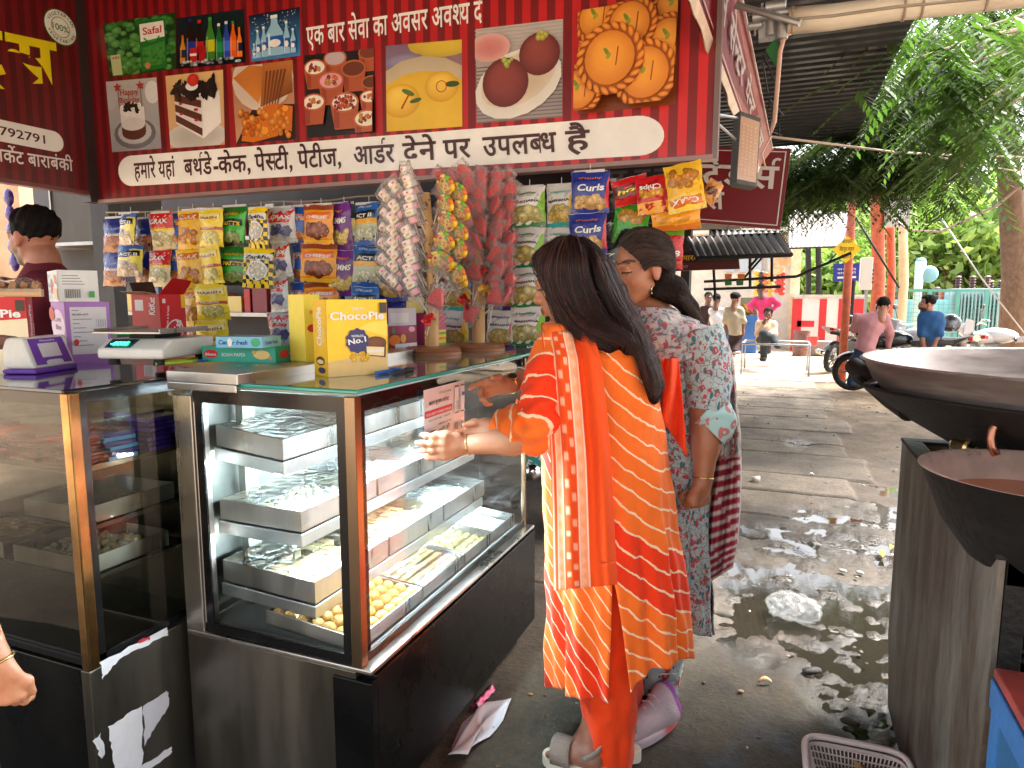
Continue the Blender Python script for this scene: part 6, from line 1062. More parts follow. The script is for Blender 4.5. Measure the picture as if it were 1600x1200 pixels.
def lane_things():
    # low rail bench
    a, b = onz(1158, 612, 0), onz(1262, 588, 0); t = thing('rail_bench', 'low grey pipe rail standing across the paving slabs in the distance', 'rail', a); m = M(); c = onz(1262, 600, 0); z = .52; y = 13.2
    A, B_ = onY(1160, 537, y), onY(1266, 540, y); m.tube([(A.x, y, 0), A, B_, (B_.x, y, 0)], .02, 8); A2, B2 = onY(1160, 537, y+1.1), onY(1266, 540, y+1.1); A2.x, B2.x = A.x, B_.x; A2.z, B2.z = A.z, B_.z; m.tube([(A2.x, y+1.1, 0), A2, B2, (B2.x, y+1.1, 0)], .02, 8); m.tube([A, A2], .02, 8); m.tube([B_, B2], .02, 8); m.build('pipes', GALV, t, smooth=True)
    p = onz(1251, 556, 0); r = .5*(onY(1265, 540, p.y).x-onY(1238, 540, p.y).x); h = onY(1250, 517, p.y).z; t = thing('metal_drum', 'rusty ribbed metal drum standing at the end of the paving', 'drum', p); m = M(); m.lathe([(0, 0), (r, 0), (r, h*.3), (r*1.05, h*.33), (r, h*.36), (r, h*.63), (r*1.05, h*.66), (r, h*.69), (r, h), (r*.93, h), (r*.93, h-.03), (0, h-.03)], p, 20); m.build('barrel', mat('rusty_drum', S(130, 96, 88), .5, .3, var=.5, vs=5), t, smooth=True, angle=30)
    q = p+Vector((.24, -.3, h-.32)); m = M(); m.lathe([(0, 0), (.09, 0), (.12, .2), (.11, .2), (.085, .02), (0, .02)], q, 14, S(214, 60, 60)); tag(m.build('plastic_cup', PRINT, loc=q, smooth=True, angle=40), 'red plastic mug hanging at the drum', 'mug')
    # red and white kiosk counter
    y = 19.5; a, b, c, d = onY(1238, 520, y), onY(1352, 520, y), onY(1352, 464, y), onY(1238, 462, y); t = thing('kiosk_counter', 'white kiosk counter with red panels behind the drum', 'counter', Vector((a.x, y, 0))); m = M(); m.box((a.x, y, 0), (b.x, y+1, c.z)); m.build('cabinet', mat('kiosk_white', S(226, 220, 214), .5, var=.1), t); m = M()
    for x0, x1, z0, z1 in ((-.02, .12, 0, 1), (.36, .46, 0, 1), (.62, 1.0, .15, 1), (.06, .3, .45, .6)): m.box((a.x+(b.x-a.x)*x0, y-.012, c.z*z0), (a.x+(b.x-a.x)*x1, y, c.z*z1-.05), S(206, 50, 54))
    m.build('red_panels', PRINT, t); m = M(); m.box((a.x-.06, y-.06, c.z), (b.x+.06, y+1.05, c.z+.06)); m.build('top', CONC, t)
    # tubs and sacks near it
    for i, (px, py, w, h, c, lb) in enumerate(((1298, 545, .4, .5, S(200, 190, 180), 'white plastic crate on a stand behind the motorbikes'), (1282, 556, .5, .35, S(150, 140, 140), 'grey metal box on the ground by the drum'))):
        p = onz(px, py, 0); t = thing('crate', lb, 'crate', p); m = M(); m.box(p+Vector((-w/2, 0, .0 if i else .45)), p+Vector((w/2, .4, h+(0 if i else .45))), c); m.build('tub', mat('tub', rough=.6, vcol=True, var=.2), t, bevel=.02)
        if not i: m = M(); [m.box(p+Vector((sx*.18-.02, .0, 0)), p+Vector((sx*.18+.02, .04, .45)), (.2, .2, .2)) for sx in (-1, 1)]; m.build('stand_leg', PRINT, t)
    # poles and signs
    def pole(name, lb, px, y0, y1, Y, r, mt, r2=None): p, q = onY(px, y0, Y), onY(px, y1, Y); m = M(); m.tube([(p.x, p.y, -.05), (p.x, p.y, q.z*.5), (p.x+(q.x-p.x), p.y, q.z)], [r, (r+(r2 or r))/2, r2 or r], 12); return tag(m.build(name, mt, loc=(p.x, p.y, 0), smooth=True, angle=40), lb, 'pole', 'poles along the lane')
    Y = 12.5; p = onY(1322, 490, Y); t = thing('warning_sign', 'yellow diamond sign with small lettering on an orange post', 'sign', (p.x, Y, 0)); m = M(); m.tube([(p.x, Y+.1, 0), (p.x, Y+.1, onY(1322, 300, Y).z)], .065, 12); m.build('post', ORPOLE, t, smooth=True); c = onY(1323, 390, Y); s = onY(1346, 390, Y).x-c.x; m = M(); m.prism([c+Vector((0, 0, -s)), c+Vector((s, 0, 0)), c+Vector((0, 0, s)), c+Vector((-s, 0, 0))], (0, -.02, 0), S(246, 206, 40)); m.build('plate', PRINT, t); a = Art(.001)
    for k, (s_, z) in enumerate((('सावधान', .1), ('विद्युत लाइन', -.02), ('खतरा है', -.14))): a.text(s_, 0, z, .09, S(110, 70, 20), .01, w=s*(1.0 if k == 1 else .7), al='c')
    m = M(); a.to(m, lambda u, v, l: c+Vector((u, -.022-l, v))); m.build('lettering', PRINT, t)
    def blue(a, w, h): a.rect(0, 0, w, h, S(40, 60, 160)); [a.text(s, w*.5, h*y, h*.16, WH, .01, w=w*.7, al='c') for s, y in (('जन सेवा केन्द्र', .62), ('बाराबंकी', .4))]; a.rect(w*.15, h*.15, w*.85, h*.26, WH)
    t = board('direction_sign', 'small dark blue sign with white lettering behind the orange post', (1302, 440), (1344, 438), (1344, 411), (1302, 412), 17, .03, blue); p = onY(1331, 470, 17.1); m = M(); m.tube([(p.x, 17.1, 0), (p.x, 17.1, 2.1)], .05, 8); m.build('post', IRON, t)
    pole('utility_pole', 'thick orange brown pole left of the pale pole', 1370, 480, 300, 16, .125, ORPOLE); pole('utility_pole', 'thinner orange pole close beside the thick one', 1390, 480, 300, 16.3, .08, ORPOLE); pole('utility_pole', 'pale yellowish pole carrying a grey meter box', 1410, 470, 312, 17, .10, mat('pale_pole', S(206, 190, 156), .7, var=.2), .085); pole('utility_pole', 'slim grey pole at the far left of the trees', 1240, 470, 330, 21, .06, IRON); pole('utility_pole', 'red brown short pole behind the fence', 1474, 500, 455, 19, .09, ORPOLE)
    for x in (1262, 1278): pole('utility_pole', 'dark slim pole by the blue awning, %s of the two' % ('left' if x < 1270 else 'right'), x, 470, 345, 22, .08, IRON)
    p = onY(1400, 330, 15.9); m = M(); m.box(p+Vector((-.2, -.05, -.3)), p+Vector((.25, .2, .3)), (.5, .5, .5)); m.lathe([(.0, -.06), (.13, -.06), (.13, 0)], p+Vector((.06, -.02, -.05)), 14, (.7, .75, .8), axis='y'); tag(m.build('meter_box', mat('meter_grey', rough=.5, vcol=True, var=.2), loc=p), 'grey electric meter box high on the pale pole', 'meter box')
    a, b = onY(1343, 453, 14), onY(1365, 402, 14); t = thing('junction_box', 'white electric junction box with vent holes mounted beside the thick orange pole', 'box', a); m = M(); m.box((a.x, 14, a.z), (b.x, 14.25, b.z), (.75, .73, .7)); m.build('housing', PRINT, t, bevel=.01); m = M(); [m.box((a.x+.19, 13.995, a.z+.12+.07*k), (a.x+.22, 14, a.z+.16+.07*k), (.1, .1, .1)) for k in range(4)]; m.build('vent_holes', PRINT, t); m = M(); m.box((a.x+.1, 14.1, 0), (a.x+.15, 14.15, a.z)); m.build('post', GALV, t)
    # fenced transformer yard
    y = 17.0; t = thing('mesh_fence', 'teal wire mesh fence around the transformer yard', 'fence', onY(1480, 540, y)); x0, x1 = onY(1366, 500, y).x, onY(1680, 500, y).x; zt = onY(1480, 456, y).z; m = M()
    for k in range(8): x = x0+(x1-x0)*k/7; m.box((x-.04, y-.03, 0), (x+.04, y+.03, zt+.05))
    m.box((x0, y-.02, zt), (x1, y+.02, zt+.06)); m.box((x0, y-.02, .45), (x1, y+.02, .5)); m.build('posts', TEAL, t); m = M(); n = int((x1-x0)/.09)
    for k in range(n): x = x0+(x1-x0)*k/n; m.box((x, y, .05), (x+.008, y+.008, zt))
    for k in range(16): z = .1+(zt-.1)*k/16; m.box((x0, y+.008, z), (x1, y+.016, z+.007))
    m.build('wire_mesh', TEAL, t)
    def transformer(lb, px, Y, w, d, h, col, fins):
        p = onY(px, 520, Y); p.z = 0; t = thing('transformer', lb, 'transformer', p, 'transformers in the fenced yard'); mt = mat('transformer_paint', rough=.55, vcol=True, var=.25, vs=4); m = M(); m.box(p+Vector((-w/2, 0, .35)), p+Vector((w/2, d, .35+h)), col); m.build('tank', mt, t, bevel=.02); m = M(); m.box(p+Vector((-w/2-.1, -.1, 0)), p+Vector((w/2+.1, d+.1, .35)), S(150, 120, 110)); m.build('plinth', mt, t)
        if fins:
            m = M(); [m.box(p+Vector((-w*.4+w*.8*k/11, -.16, .5)), p+Vector((-w*.4+w*.8*k/11+.025, 0, .3+h*.95)), tuple(v*.85 for v in col)) for k in range(12)]; m.build('cooling_fins', mt, t)
        m = M()
        for k in (-1, 0, 1):
            for j in range(5): m.lathe([(.03, 0), (.07, .03), (.03, .06)], p+Vector((k*w*.3, d/2, .35+h+.06*j)), 10, S(90, 60, 56))
        m.build('insulators', mt, t)
    transformer('light blue transformer tank behind the mesh fence, left of the finned grey one', 1434, 18.2, 1.3, .8, 1.0, S(140, 200, 214), False); transformer('grey finned transformer behind the mesh fence', 1520, 18.2, .95, .8, 1.25, S(160, 180, 186), True); transformer('pale grey cabinet transformer at the right of the finned one', 1562, 18.6, .6, .6, 1.15, S(190, 200, 204), False)
    p = onY(1440, 430, 17.8); t = thing('street_lamp', 'light blue round lamp head on a thick bent post above the fence', 'lamp', (p.x, 17.8, 0)); m = M(); m.lathe([(0, -.1), (.13, -.09), (.19, 0), (.15, .1), (0, .12)], p+Vector((.14, 0, .02)), 18, axis='y'); m.ball(p+Vector((-.03, 0, .3)), (.11, .1, .09), 10, 8); m.build('lamp_head', mat('lamp_blue', S(120, 170, 184), .5), t, smooth=True); m = M(); m.tube([(p.x-.05, 17.8, 0), (p.x-.05, 17.8, p.z-.3), p+Vector((-.03, 0, .3))], [.07, .09, .12], 10); m.build('post', mat('lamp_post', S(190, 214, 218), .5), t, smooth=True)
lane_things()
# ================================================================ MOTORBIKES
TYRE = mat('tyre_rubber', (.015, .015, .015), .8); CHROME = mat('chrome', (.7, .7, .7), .15, 1); ENG = mat('engine_alloy', (.25, .25, .25), .45, .8, var=.3)
def motorbike(label, loc, rz, col, lean=.12, scooter=False):
    t = thing('motorbike', label, 'motorbike', loc, 'motorbikes parked along the lane', rz); t.rotation_euler = (lean, 0, rz); PT = mat('bike_paint', rough=.2, vcol=True, coat=.6); SEAT = mat('bike_seat', (.012, .012, .012), .5); B = lambda m, n, mt, **k: m.build(n, mt, t, local=True, **k); r = .29
    for x in (-.62, .64):
        m = M(); m.lathe([(r-.055+.055*1.0+.045*cos(a)-.05, .05*sin(a)) for a in np.linspace(0, 2*PI, 11)], (x, 0, r), 26, axis='y'); w = B(m, 'wheel', TYRE, smooth=True); m = M(); m.lathe([(r-.075, -.02), (r-.055, 0), (r-.075, .02)], (x, 0, r), 26, axis='y'); [m.tube([(x, 0, r), (x+(r-.07)*cos(a), 0, r+(r-.07)*sin(a))], .012, 5) for a in np.linspace(0, 2*PI, 7)[:-1]]; m.lathe([(0, -.05), (.06, -.05), (.06, .05), (0, .05)], (x, 0, r), 12, axis='y'); o = m.build('rim', ENG, w, local=True); WL[o] = Vector()
        m = M(); a0, a1 = (.3, 2.6); m.grid(lambda u, v: Vector((x+(r+.03)*cos(a0+(a1-a0)*u), .07*(v*2-1), r+(r+.03)*sin(a0+(a1-a0)*u)-.03*abs(v*2-1)**2)), 12, 4, col if x > 0 else (.02, .02, .02)); B(m, 'mudguard', PT, smooth=True)
    m = M()
    for s in (-1, 1): m.tube([(.64, s*.08, r), (.44, s*.08, .86)], [.022, .026], 8)
    B(m, 'fork', CHROME, smooth=True)
    m = M(); m.ball((.16, 0, .80), (.30, .15, .13), 14, 10, col); m.ball((.32, 0, .76), (.2, .17, .12), 12, 8, col); B(m, 'fuel_tank', PT, smooth=True)
    m = M(); m.grid(lambda u, v: Vector((-.08-.62*u, .14*(1-.25*u)*sin((v-.5)*PI*1.3), .74+.05*u+.05*cos((v-.5)*PI*1.25)-.05*sin(PI*u)*(u < .6))), 12, 8); m.box((-.68, -.1, .72), (-.08, .1, .76)); B(m, 'seat', SEAT, smooth=True, angle=60)
    m = M(); m.prism([(-.1, -.15, .70), (-.62, -.11, .72), (-.82, -.07, .86), (-.6, -.10, .80), (-.1, -.14, .78)], (0, .3, 0), col); m.box((-.84, -.05, .80), (-.78, .05, .86), S(180, 20, 20)); B(m, 'side_panel', PT, bevel=.01)
    m = M(); m.box((-.05, -.14, .32), (.28, .14, .58)); m.lathe([(0, -.16), (.1, -.16), (.1, .16), (0, .16)], (.06, 0, .36), 14, axis='y'); [m.box((.1, -.1, .56+k*.03), (.3, .1, .57+k*.03)) for k in range(4)]; m.tube([(.42, 0, .78), (.36, 0, .4), (0, 0, .28), (-.3, 0, .4), (-.5, 0, .7)], .03, 8); B(m, 'engine', ENG)
    m = M(); m.tube([(.26, .12, .45), (.34, .14, .3), (.1, .15, .22), (-.4, .16, .28), (-.9, .17, .40)], [.022, .022, .025, .045, .045], 10); B(m, 'exhaust', CHROME, smooth=True)
    m = M(); m.tube([(.28, .36, 1.0), (.36, .3, 1.03), (.42, .1, .98), (.42, -.1, .98), (.36, -.3, 1.03), (.28, -.36, 1.0)], .013, 8); B(m, 'handlebar', CHROME, smooth=True)
    m = M(); m.ball((.56, 0, .88), (.10, .13, .13), 12, 10, col); m.prism([(.48, -.14, .84), (.6, -.1, .80), (.58, -.08, 1.06), (.46, -.12, 1.02)], (0, .24, 0), col); B(m, 'headlight_cowl', PT, smooth=True, angle=50); m = M(); m.ball((.625, 0, .88), (.05, .09, .09), 12, 8, (.75, .75, .72)); B(m, 'headlight', PT, smooth=True)
    for s in (-1, 1): m = M(); m.tube([(.36, s*.28, 1.03), (.38, s*.34, 1.18)], .007, 6, (.1, .1, .1)); m.ball((.37, s*.37, 1.22), (.02, .07, .045), 10, 8, (.06, .06, .07)); B(m, 'mirror', PT, smooth=True)
    m = M(); m.tube([(-.1, .12, .3), (-.2, .34, .0)], .014, 6); B(m, 'side_stand', IRON)
    return t
def bikes():
    def at(px, py): return onz(px, py, 0)
    p = at(1385, 606); p = Vector((1.62, 11.3, 0)); motorbike('black motorbike with silver panels carrying the man in the pink shirt', p, rad(172), S(34, 36, 42))
    motorbike('silver motorbike with a black helmet on its mirror, left of the man in blue', (2.05, 12.3, 0), rad(140), S(190, 190, 196)); motorbike('pale motorbike with a long grey seat, right of the man in blue', (3.3, 12.9, 0), rad(170), S(200, 200, 206)); motorbike('blue grey motorbike at the right edge beyond the pan', (4.35, 12.4, 0), rad(215), S(70, 84, 110)); motorbike('dark motorbike parked behind the pink shirted man by the white kiosk', (1.15, 14.6, 0), rad(60), S(60, 64, 74))
    p = Vector((2.32, 12.0, 1.02)); m = M(); m.ball(p, (.15, .14, .14), 14, 10, (.03, .03, .035)); m.box(p+Vector((-.13, -.145, -.06)), p+Vector((.06, -.09, .04)), (.1, .1, .12)); tag(m.build('helmet', mat('helmet', rough=.15, vcol=True, coat=.5), loc=p, smooth=True), 'glossy black helmet hung on the silver motorbike', 'helmet')
bikes()
# ================================================================ TREES
LEAF = {}
def leafmat(k, c):
    m = bpy.data.materials.new('leaf_'+k); m.use_nodes = True; n = m.node_tree.nodes; L = m.node_tree.links; b = n['Principled BSDF']; a = n.new('ShaderNodeAttribute'); a.attribute_name = 'Col'; L.new(a.outputs['Color'], b.inputs['Base Color']); b.inputs['Roughness'].default_value = .55
    tr = n.new('ShaderNodeBsdfTranslucent'); mx = n.new('ShaderNodeMix'); mx.data_type = 'RGBA'; mx.blend_type = 'MULTIPLY'; mx.inputs[0].default_value = 1; L.new(a.outputs['Color'], mx.inputs[6]); mx.inputs[7].default_value = (1.35, 1.5, .7, 1); L.new(mx.outputs[2], tr.inputs[0]); ms = n.new('ShaderNodeMixShader'); ms.inputs[0].default_value = .42; L.new(b.outputs[0], ms.inputs[1]); L.new(tr.outputs[0], ms.inputs[2]); L.new(ms.outputs[0], n['Material Output'].inputs[0]); return m
LM = leafmat('green', None); BARK = mat('bark', S(112, 92, 78), .9, var=.4, vs=8, bump=.8, bs=18, stretch=(2, 2, .5))
def leaf_mesh(name, parent, centers, size, cols, seed, pinnate=False, droop=.5):
    """many small leaves; pinnate ones are rows of leaflets along a drooping stalk"""
    q = np.random.RandomState(seed); n = len(centers); c = np.asarray(centers, float)
    if pinnate:
        k = 9; az = q.uniform(0, 2*PI, n); dx = np.stack([np.cos(az), np.sin(az), -droop*q.uniform(.2, 1.6, n)], 1); dx /= np.linalg.norm(dx, axis=1)[:, None]; sd = np.cross(dx, [0, 0, 1]); sd /= np.linalg.norm(sd, axis=1)[:, None]; L = size*q.uniform(.7, 1.3, n)
        t = np.repeat(np.linspace(.12, 1, k), 2); s = np.tile([1, -1], k); P = c[:, None]+dx[:, None]*(L[:, None]*t)[..., None]+np.array([0, 0, -1])*(L[:, None]*t**2*.35)[..., None]; ll = (L[:, None]*.34*(1-.35*t))[..., None]; dr = sd[:, None]*s[None, :, None]*.8+dx[:, None]*.6-np.array([0, 0, .25]); w = np.cross(dr, [0, 0, 1]); w = w/np.linalg.norm(w, axis=-1, keepdims=True)*ll*.15
        v = np.stack([P, P+dr*ll*.45+w, P+dr*ll, P+dr*ll*.45-w], 2).reshape(-1, 3); m_ = n*2*k; ci = np.repeat(q.randint(0, len(cols), n), 2*k)
    else:
        a = q.normal(size=(n, 3)); a /= np.linalg.norm(a, axis=1)[:, None]; b = np.cross(a, q.normal(size=(n, 3))); b /= np.linalg.norm(b, axis=1)[:, None]; s = size*q.uniform(.6, 1.35, n)[:, None]; v = np.stack([c-a*s*.5, c+b*s*.26, c+a*s*.5, c-b*s*.26], 1).reshape(-1, 3); m_ = n; ci = q.randint(0, len(cols), n)
    col = np.asarray(cols)[ci]*q.uniform(.75, 1.2, (m_, 1)); m = M(); m.v = v.tolist(); m.f = np.arange(4*m_).reshape(-1, 4).tolist(); m.c = np.repeat(col, 4, 0).tolist(); return m.build(name, LM, parent)
def clumps(ells, n, seed, hollow=.45, per=40, spread=.5):
    q = np.random.RandomState(seed); out = []; vol = np.array([e[1][0]*e[1][1]*e[1][2] for e in ells])**.7; vol /= vol.sum()
    for e, f in zip(ells, vol):
        k = max(1, int(n*f/per)); d = q.normal(size=(k, 3)); d /= np.linalg.norm(d, axis=1)[:, None]; cc = np.array(e[0])+d*np.array(e[1])*(hollow+(1-hollow)*q.uniform(0, 1, (k, 1))**.6)
        out.append((cc[:, None]+q.normal(size=(k, per, 3))*spread*np.array([1, 1, .7])).reshape(-1, 3))
    return np.concatenate(out)
def tree(label, base, ells, n, size, cols, seed, spread=.45, trunk=.2, pinnate=False, group='trees behind the lane', limbs=6, droop=.5, per=40, tm=None, lr=(.35, .8)):
    base = Vector(base); t = thing('tree', label, 'tree', base, group); m = M(); q = random.Random(seed); top = Vector(ells[0][0]); m.tube([base+Vector((0, 0, -.1)), base+(top-base)*.35+Vector((.1, 0, 0)), top], [trunk, trunk*.75, trunk*.3], 10)
    for k in range(limbs): e = q.choice(ells); a = base+(top-base)*q.uniform(*lr); b = Vector(e[0])+Vector((q.uniform(-1, 1)*e[1][0]*.6, q.uniform(-1, 1)*e[1][1]*.6, q.uniform(-.3, .6)*e[1][2])); m.tube([a, a.lerp(b, .5)+Vector((0, 0, .25)), b], [trunk*.4, trunk*.25, trunk*.08], 7)
    m.build('trunk', tm or BARK, t, smooth=True); leaf_mesh('crown', t, clumps(ells, n, seed, per=per, spread=spread), size, cols, seed, pinnate, droop); return t
DG = [(.04, .078, .02), (.055, .105, .026), (.032, .062, .018), (.075, .125, .034)]; LG = [(.21, .32, .09), (.27, .38, .12), (.17, .28, .08), (.33, .42, .16)]; MG = [(.07, .16, .03), (.1, .2, .04), (.05, .13, .03)]  # LG is paled for the far trees: haze put into the leaf colour
def trees():
    c = lambda px, py, Y: tuple(onY(px, py, Y))
    t = tree('big dark neem tree with feathery leaves hanging over the right of the lane', (onY(1592, 520, 15).x, 15, 0), [(c(1560, 60, 12), (3.2, 3, 1.5)), (c(1400, 165, 7.8), (.9, .7, .5)), (c(1290, 262, 8.6), (1.0, .6, .38)), (c(1390, 252, 8.6), (.85, .6, .4)), (c(1560, 130, 10), (1.8, 2.2, .7)), (c(1480, 110, 8.5), (1.2, 1.6, .7)), (c(1450, 140, 7.6), (.7, .7, .6)), (c(1230, 285, 8.8), (.55, .5, .3)), (c(1660, 90, 11), (2, 2, 1.2))], 5800, .27, DG, 3, .24, .3, True, None, 14, .6, per=26, lr=(.86, .98))
    leaf_mesh('far_spray', t, clumps([(c(1300, 262, 8.6), (1.05, .6, .37)), (c(1395, 258, 8.4), (.8, .6, .35)), (c(1235, 285, 8.8), (.55, .5, .3)), (c(1440, 215, 8), (.65, .6, .3))], 2400, 31, .2, 24, .2), .2, DG, 33, True, .6)
    near = [(c(1470, 90, 5.6), (.5, .5, .25)), (c(1550, 100, 5.4), (.5, .5, .3)), (c(1585, 40, 5.2), (.5, .5, .3)), (c(1530, 170, 5.8), (.4, .4, .25)), (c(1590, 170, 5.5), (.4, .5, .3))]
    leaf_mesh('near_spray', t, clumps(near, 260, 9, .1, 20, .2), .34, [(.06, .12, .03), (.08, .15, .038), (.05, .095, .025)], 9, True, .7)
    m = M(); q = random.Random(8)
    for e in near: p = Vector(e[0]); m.tube([p+Vector((.8, 1.2, .5)), p+Vector((.3, .5, .25)), p+Vector((-.2, -.2, -.05))], [.02, .013, .004], 6)
    m.build('branch', BARK, t)
    A = [('bright green leafy tree right behind the transformer yard', (5.2, 26), [(c(1500, 400, 26), (3.2, 2, 2.)), (c(1570, 395, 26), (2.5, 2, 1.9)), (c(1450, 380, 27), (2.5, 2, 1.6))], LG), ('bright green tree between the pale pole and the yard', (3.2, 29), [(c(1440, 375, 29), (2.6, 2, 2.4)), (c(1400, 360, 29), (2.4, 2, 2))], LG), ('mid green tree behind the orange poles', (1.8, 31), [(c(1350, 370, 31), (2.7, 2, 3)), (c(1385, 340, 31), (2, 2, 2))], MG), ('darker green tree at the end of the lane by the canopies', (-.2, 33), [(c(1275, 370, 33), (2.6, 2.5, 3)), (c(1235, 400, 34), (2, 2, 2.4)), (c(1300, 330, 33), (2.4, 2, 2))], DG+MG), ('light green bush low behind the blue sign', (1.5, 25), [(c(1310, 445, 25), (1.5, 1, .9)), (c(1345, 440, 25), (1.2, 1, .8))], LG), ('tall pale green tree at the far right edge', (8.5, 28), [(c(1600, 385, 28), (3, 2, 2.2)), (c(1640, 400, 28), (2.5, 2, 3))], LG), ('dense dark tree far behind all the others', (4, 42), [(c(1420, 430, 42), (9, 3, 3)), (c(1300, 400, 44), (6, 3, 4.5)), (c(1550, 430, 42), (8, 3, 3))], MG)]
    for i, (lb, (x, y), e, co) in enumerate(A): tree(lb, (x, y, 0), e, 6500, .34 if y < 40 else .6, co, 20+i, .42 if y < 40 else .9, .22, per=45)
trees()
# ================================================================ PEOPLE
SKIN = mat('skin', rough=.48, vcol=True, sss=.12, var=.05, vs=60, bump=.06, bs=220)
HAIRM = mat('dark_hair', rough=.42, vcol=True, spec=.45, ani=.3); HULL = mat('hair_mass', rough=.75, vcol=True, spec=.12, var=.4, vs=60, bump=.6, bs=90)
def plane_at(bx, by):
    v = Vector((bx, by, 0)).normalized(); dist = Vector((bx, by, 0)).length
    def f(px, py, d=0.): r = ray(px, py); return CAMP+r*((dist+d)/(r.x*v.x+r.y*v.y))
    f.er = Vector((v.y, -v.x, 0)); f.ed = v; f.ppm = F_PX/ (dist*(_cp)*(v.x*-_sy+v.y*_cy)); return f
def frame(fwd, tilt=0, roll=0):
    f = Vector(fwd); f.z = 0; f.normalize(); l = Vector((0, 0, 1)).cross(f); u = Vector((0, 0, 1)); f2 = f*cos(tilt)-u*sin(tilt); u2 = u*cos(tilt)+f*sin(tilt)
    l2 = l*cos(roll)+u2*sin(roll); u3 = u2*cos(roll)-l*sin(roll); return Matrix((f2, l2, u3)).transposed()
def head_prims(c, m, s=1., female=True, ears=True, detail=True):
    c = Vector(c); T = lambda x, y, z: c+m @ Vector((x*s, y*s, z*s)); A = np.array(m); E = lambda p, r: elli(T(*p), [k*s for k in r], A); K = lambda a, b, ra, rb: cone(T(*a), T(*b), ra*s, rb*s)
    P = [E((-.018, 0, .03), (.095, .074, .088)), E((.022, 0, -.03), (.068, .06, .086)), E((.056, 0, -.088), (.026, .028, .024)), K((-.02, 0, -.06), (-.045, 0, -.19), .05 if female else .058, .054 if female else .066)]
    for y in (-1, 1): P += [E((.045, y*.036, -.028), (.034, .026, .034)), K((.0, y*.052, -.06), (.05, y*.022, -.088), .018, .018)]
    if detail:
        P += [K((.086, 0, .016), (.106, 0, -.020), .0085, .0105), E((.10, 0, -.026), (.014, .012, .010))]
        for y in (-1, 1):
            P += [E((.094, y*.013, -.027), (.010, .0075, .0075)), K((.088, y*.012, .026), (.072, y*.048, .026), .0085, .006), K((.094, y*.002, -.053), (.084, y*.021, -.056), .0068, .004), K((.092, y*.002, -.064), (.083, y*.018, -.062), .0078, .004), E((.076, y*.031, .008), (.0145, .017, .0125))]
    if ears:
        for y in (-1, 1): P += [E((-.008, y*.076, -.004), (.019, .0085, .031)), E((-.004, y*.077, -.032), (.009, .007, .010))]
    return P
def face_colors(c, m, skin, s=1., detail=True, lip=S(150, 70, 66), beard=None):
    c = np.array(c); A = np.array(m); sk = np.array(skin); dk = np.array(S(34, 24, 22))
    def f(p):
        q = ((p-c) @ A)/s; n = len(p); C = np.tile(sk, (n, 1)); C *= (1+.10*(fbm(p[:, 0]*40+p[:, 2]*17, p[:, 1]*40-p[:, 2]*23, 3)-.47))[:, None]
        def mix(w, col): nonlocal C; w = np.clip(w, 0, 1)[:, None]; C = C*(1-w)+np.array(col)*w
        x, y, z = q.T; ay = np.abs(y)
        if detail:
            fr = x > .05
            mix(.35*fr*np.clip(1-np.hypot(ay-.04, z+.03)/.03, 0, 1), S(206, 120, 100)); mix(fr*(1.3-((np.abs(z+.0585)/(.0115-.25*ay.clip(0, .03)*.4))**2+(ay/.024)**2)).clip(0, 1)*2, lip); mix(fr*(np.abs(z+.0582-.0*ay) < .0012)*(ay < .021)*.8, S(90, 40, 40))
            bz = .031+.006*np.sin((ay-.012)/.04*PI); mix(fr*np.clip(1.6-np.abs(z-bz)/.0038, 0, 1)*(ay > .012)*(ay < .052)*.9, dk)
            ez = .0055-.003*((ay-.031)/.016)**2; ins = fr*(ay > .0155)*(ay < .0475); mix(ins*np.clip(1.7-np.abs(z-ez+.003)/.0026, 0, 1), dk); mix(ins*np.clip(1.2-np.abs(z-ez-.0085)/.0025, 0, 1)*.35, S(110, 70, 54)); mix(.4*fr*np.clip(1.3-np.hypot(ay-.012, z+.033)/.006, 0, 1), S(110, 66, 54))
        if beard is not None: w = np.clip((-.035-z)/.02, 0, 1)*(z > -.125)*np.clip((x+.0)/.03, 0, 1); mix(w*.95, beard); mix((x > .07)*np.clip(1.5-np.abs(z+.043)/.007, 0, 1)*(ay < .03), beard)
        mix(.35*(np.hypot(x+.008, z+.005) < .03)*(ay > .07), S(190, 104, 84))
        return C
    return f
def hand_prims(w, k, u, n, s=1., curl=(.35,)*4, spread=.0, thumb=(.5, .7), length=.085):
    """wrist w, direction to knuckles k, across-the-palm unit u towards the index finger, n the back of the hand"""
    w = Vector(w); k = Vector(k).normalized(); u = Vector(u); u = (u-k*u.dot(k)).normalized(); n2 = k.cross(u); n = n2 if n2.dot(Vector(n)) > 0 else -n2; P = []; L = length*s
    for i, (o, ln, r) in enumerate(((.030, .072, .0085), (.010, .080, .0088), (-.010, .074, .0083), (-.029, .058, .0074))):
        b = w+k*L*(.98-.05*abs(i-1.2))+u*o*s; P.append(cone(w+u*o*.55*s+k*.012*s, b, .0155*s, .0125*s)); a = 0; d = k+u*spread*(1.5-i)*.2; p = b
        for f, sh in ((.45, 1.), (.32, .9), (.23, .8)):
            a += curl[i]*(1 if f == .45 else .9); q = p+(d*cos(a)-n*sin(a)).normalized()*ln*f*s; P.append(cone(p, q, r*s*(1.06 if f == .45 else sh), r*s*sh*.93)); p = q
    tb = w+k*.022*s+u*.026*s; t1 = tb+(k*cos(thumb[0])+u*sin(thumb[0])*1-n*.35).normalized()*.036*s; t2 = t1+(k*cos(thumb[1]-.5)+u*sin(thumb[1]-.5)-n*.3).normalized()*.032*s
    P += [cone(w+u*.012*s, tb, .016*s, .0135*s), cone(tb, t1, .0125*s, .0105*s), cone(t1, t2, .0105*s, .008*s), cone(w-k*.02*s, w+k*.03*s, .023*s, .021*s)]; return P
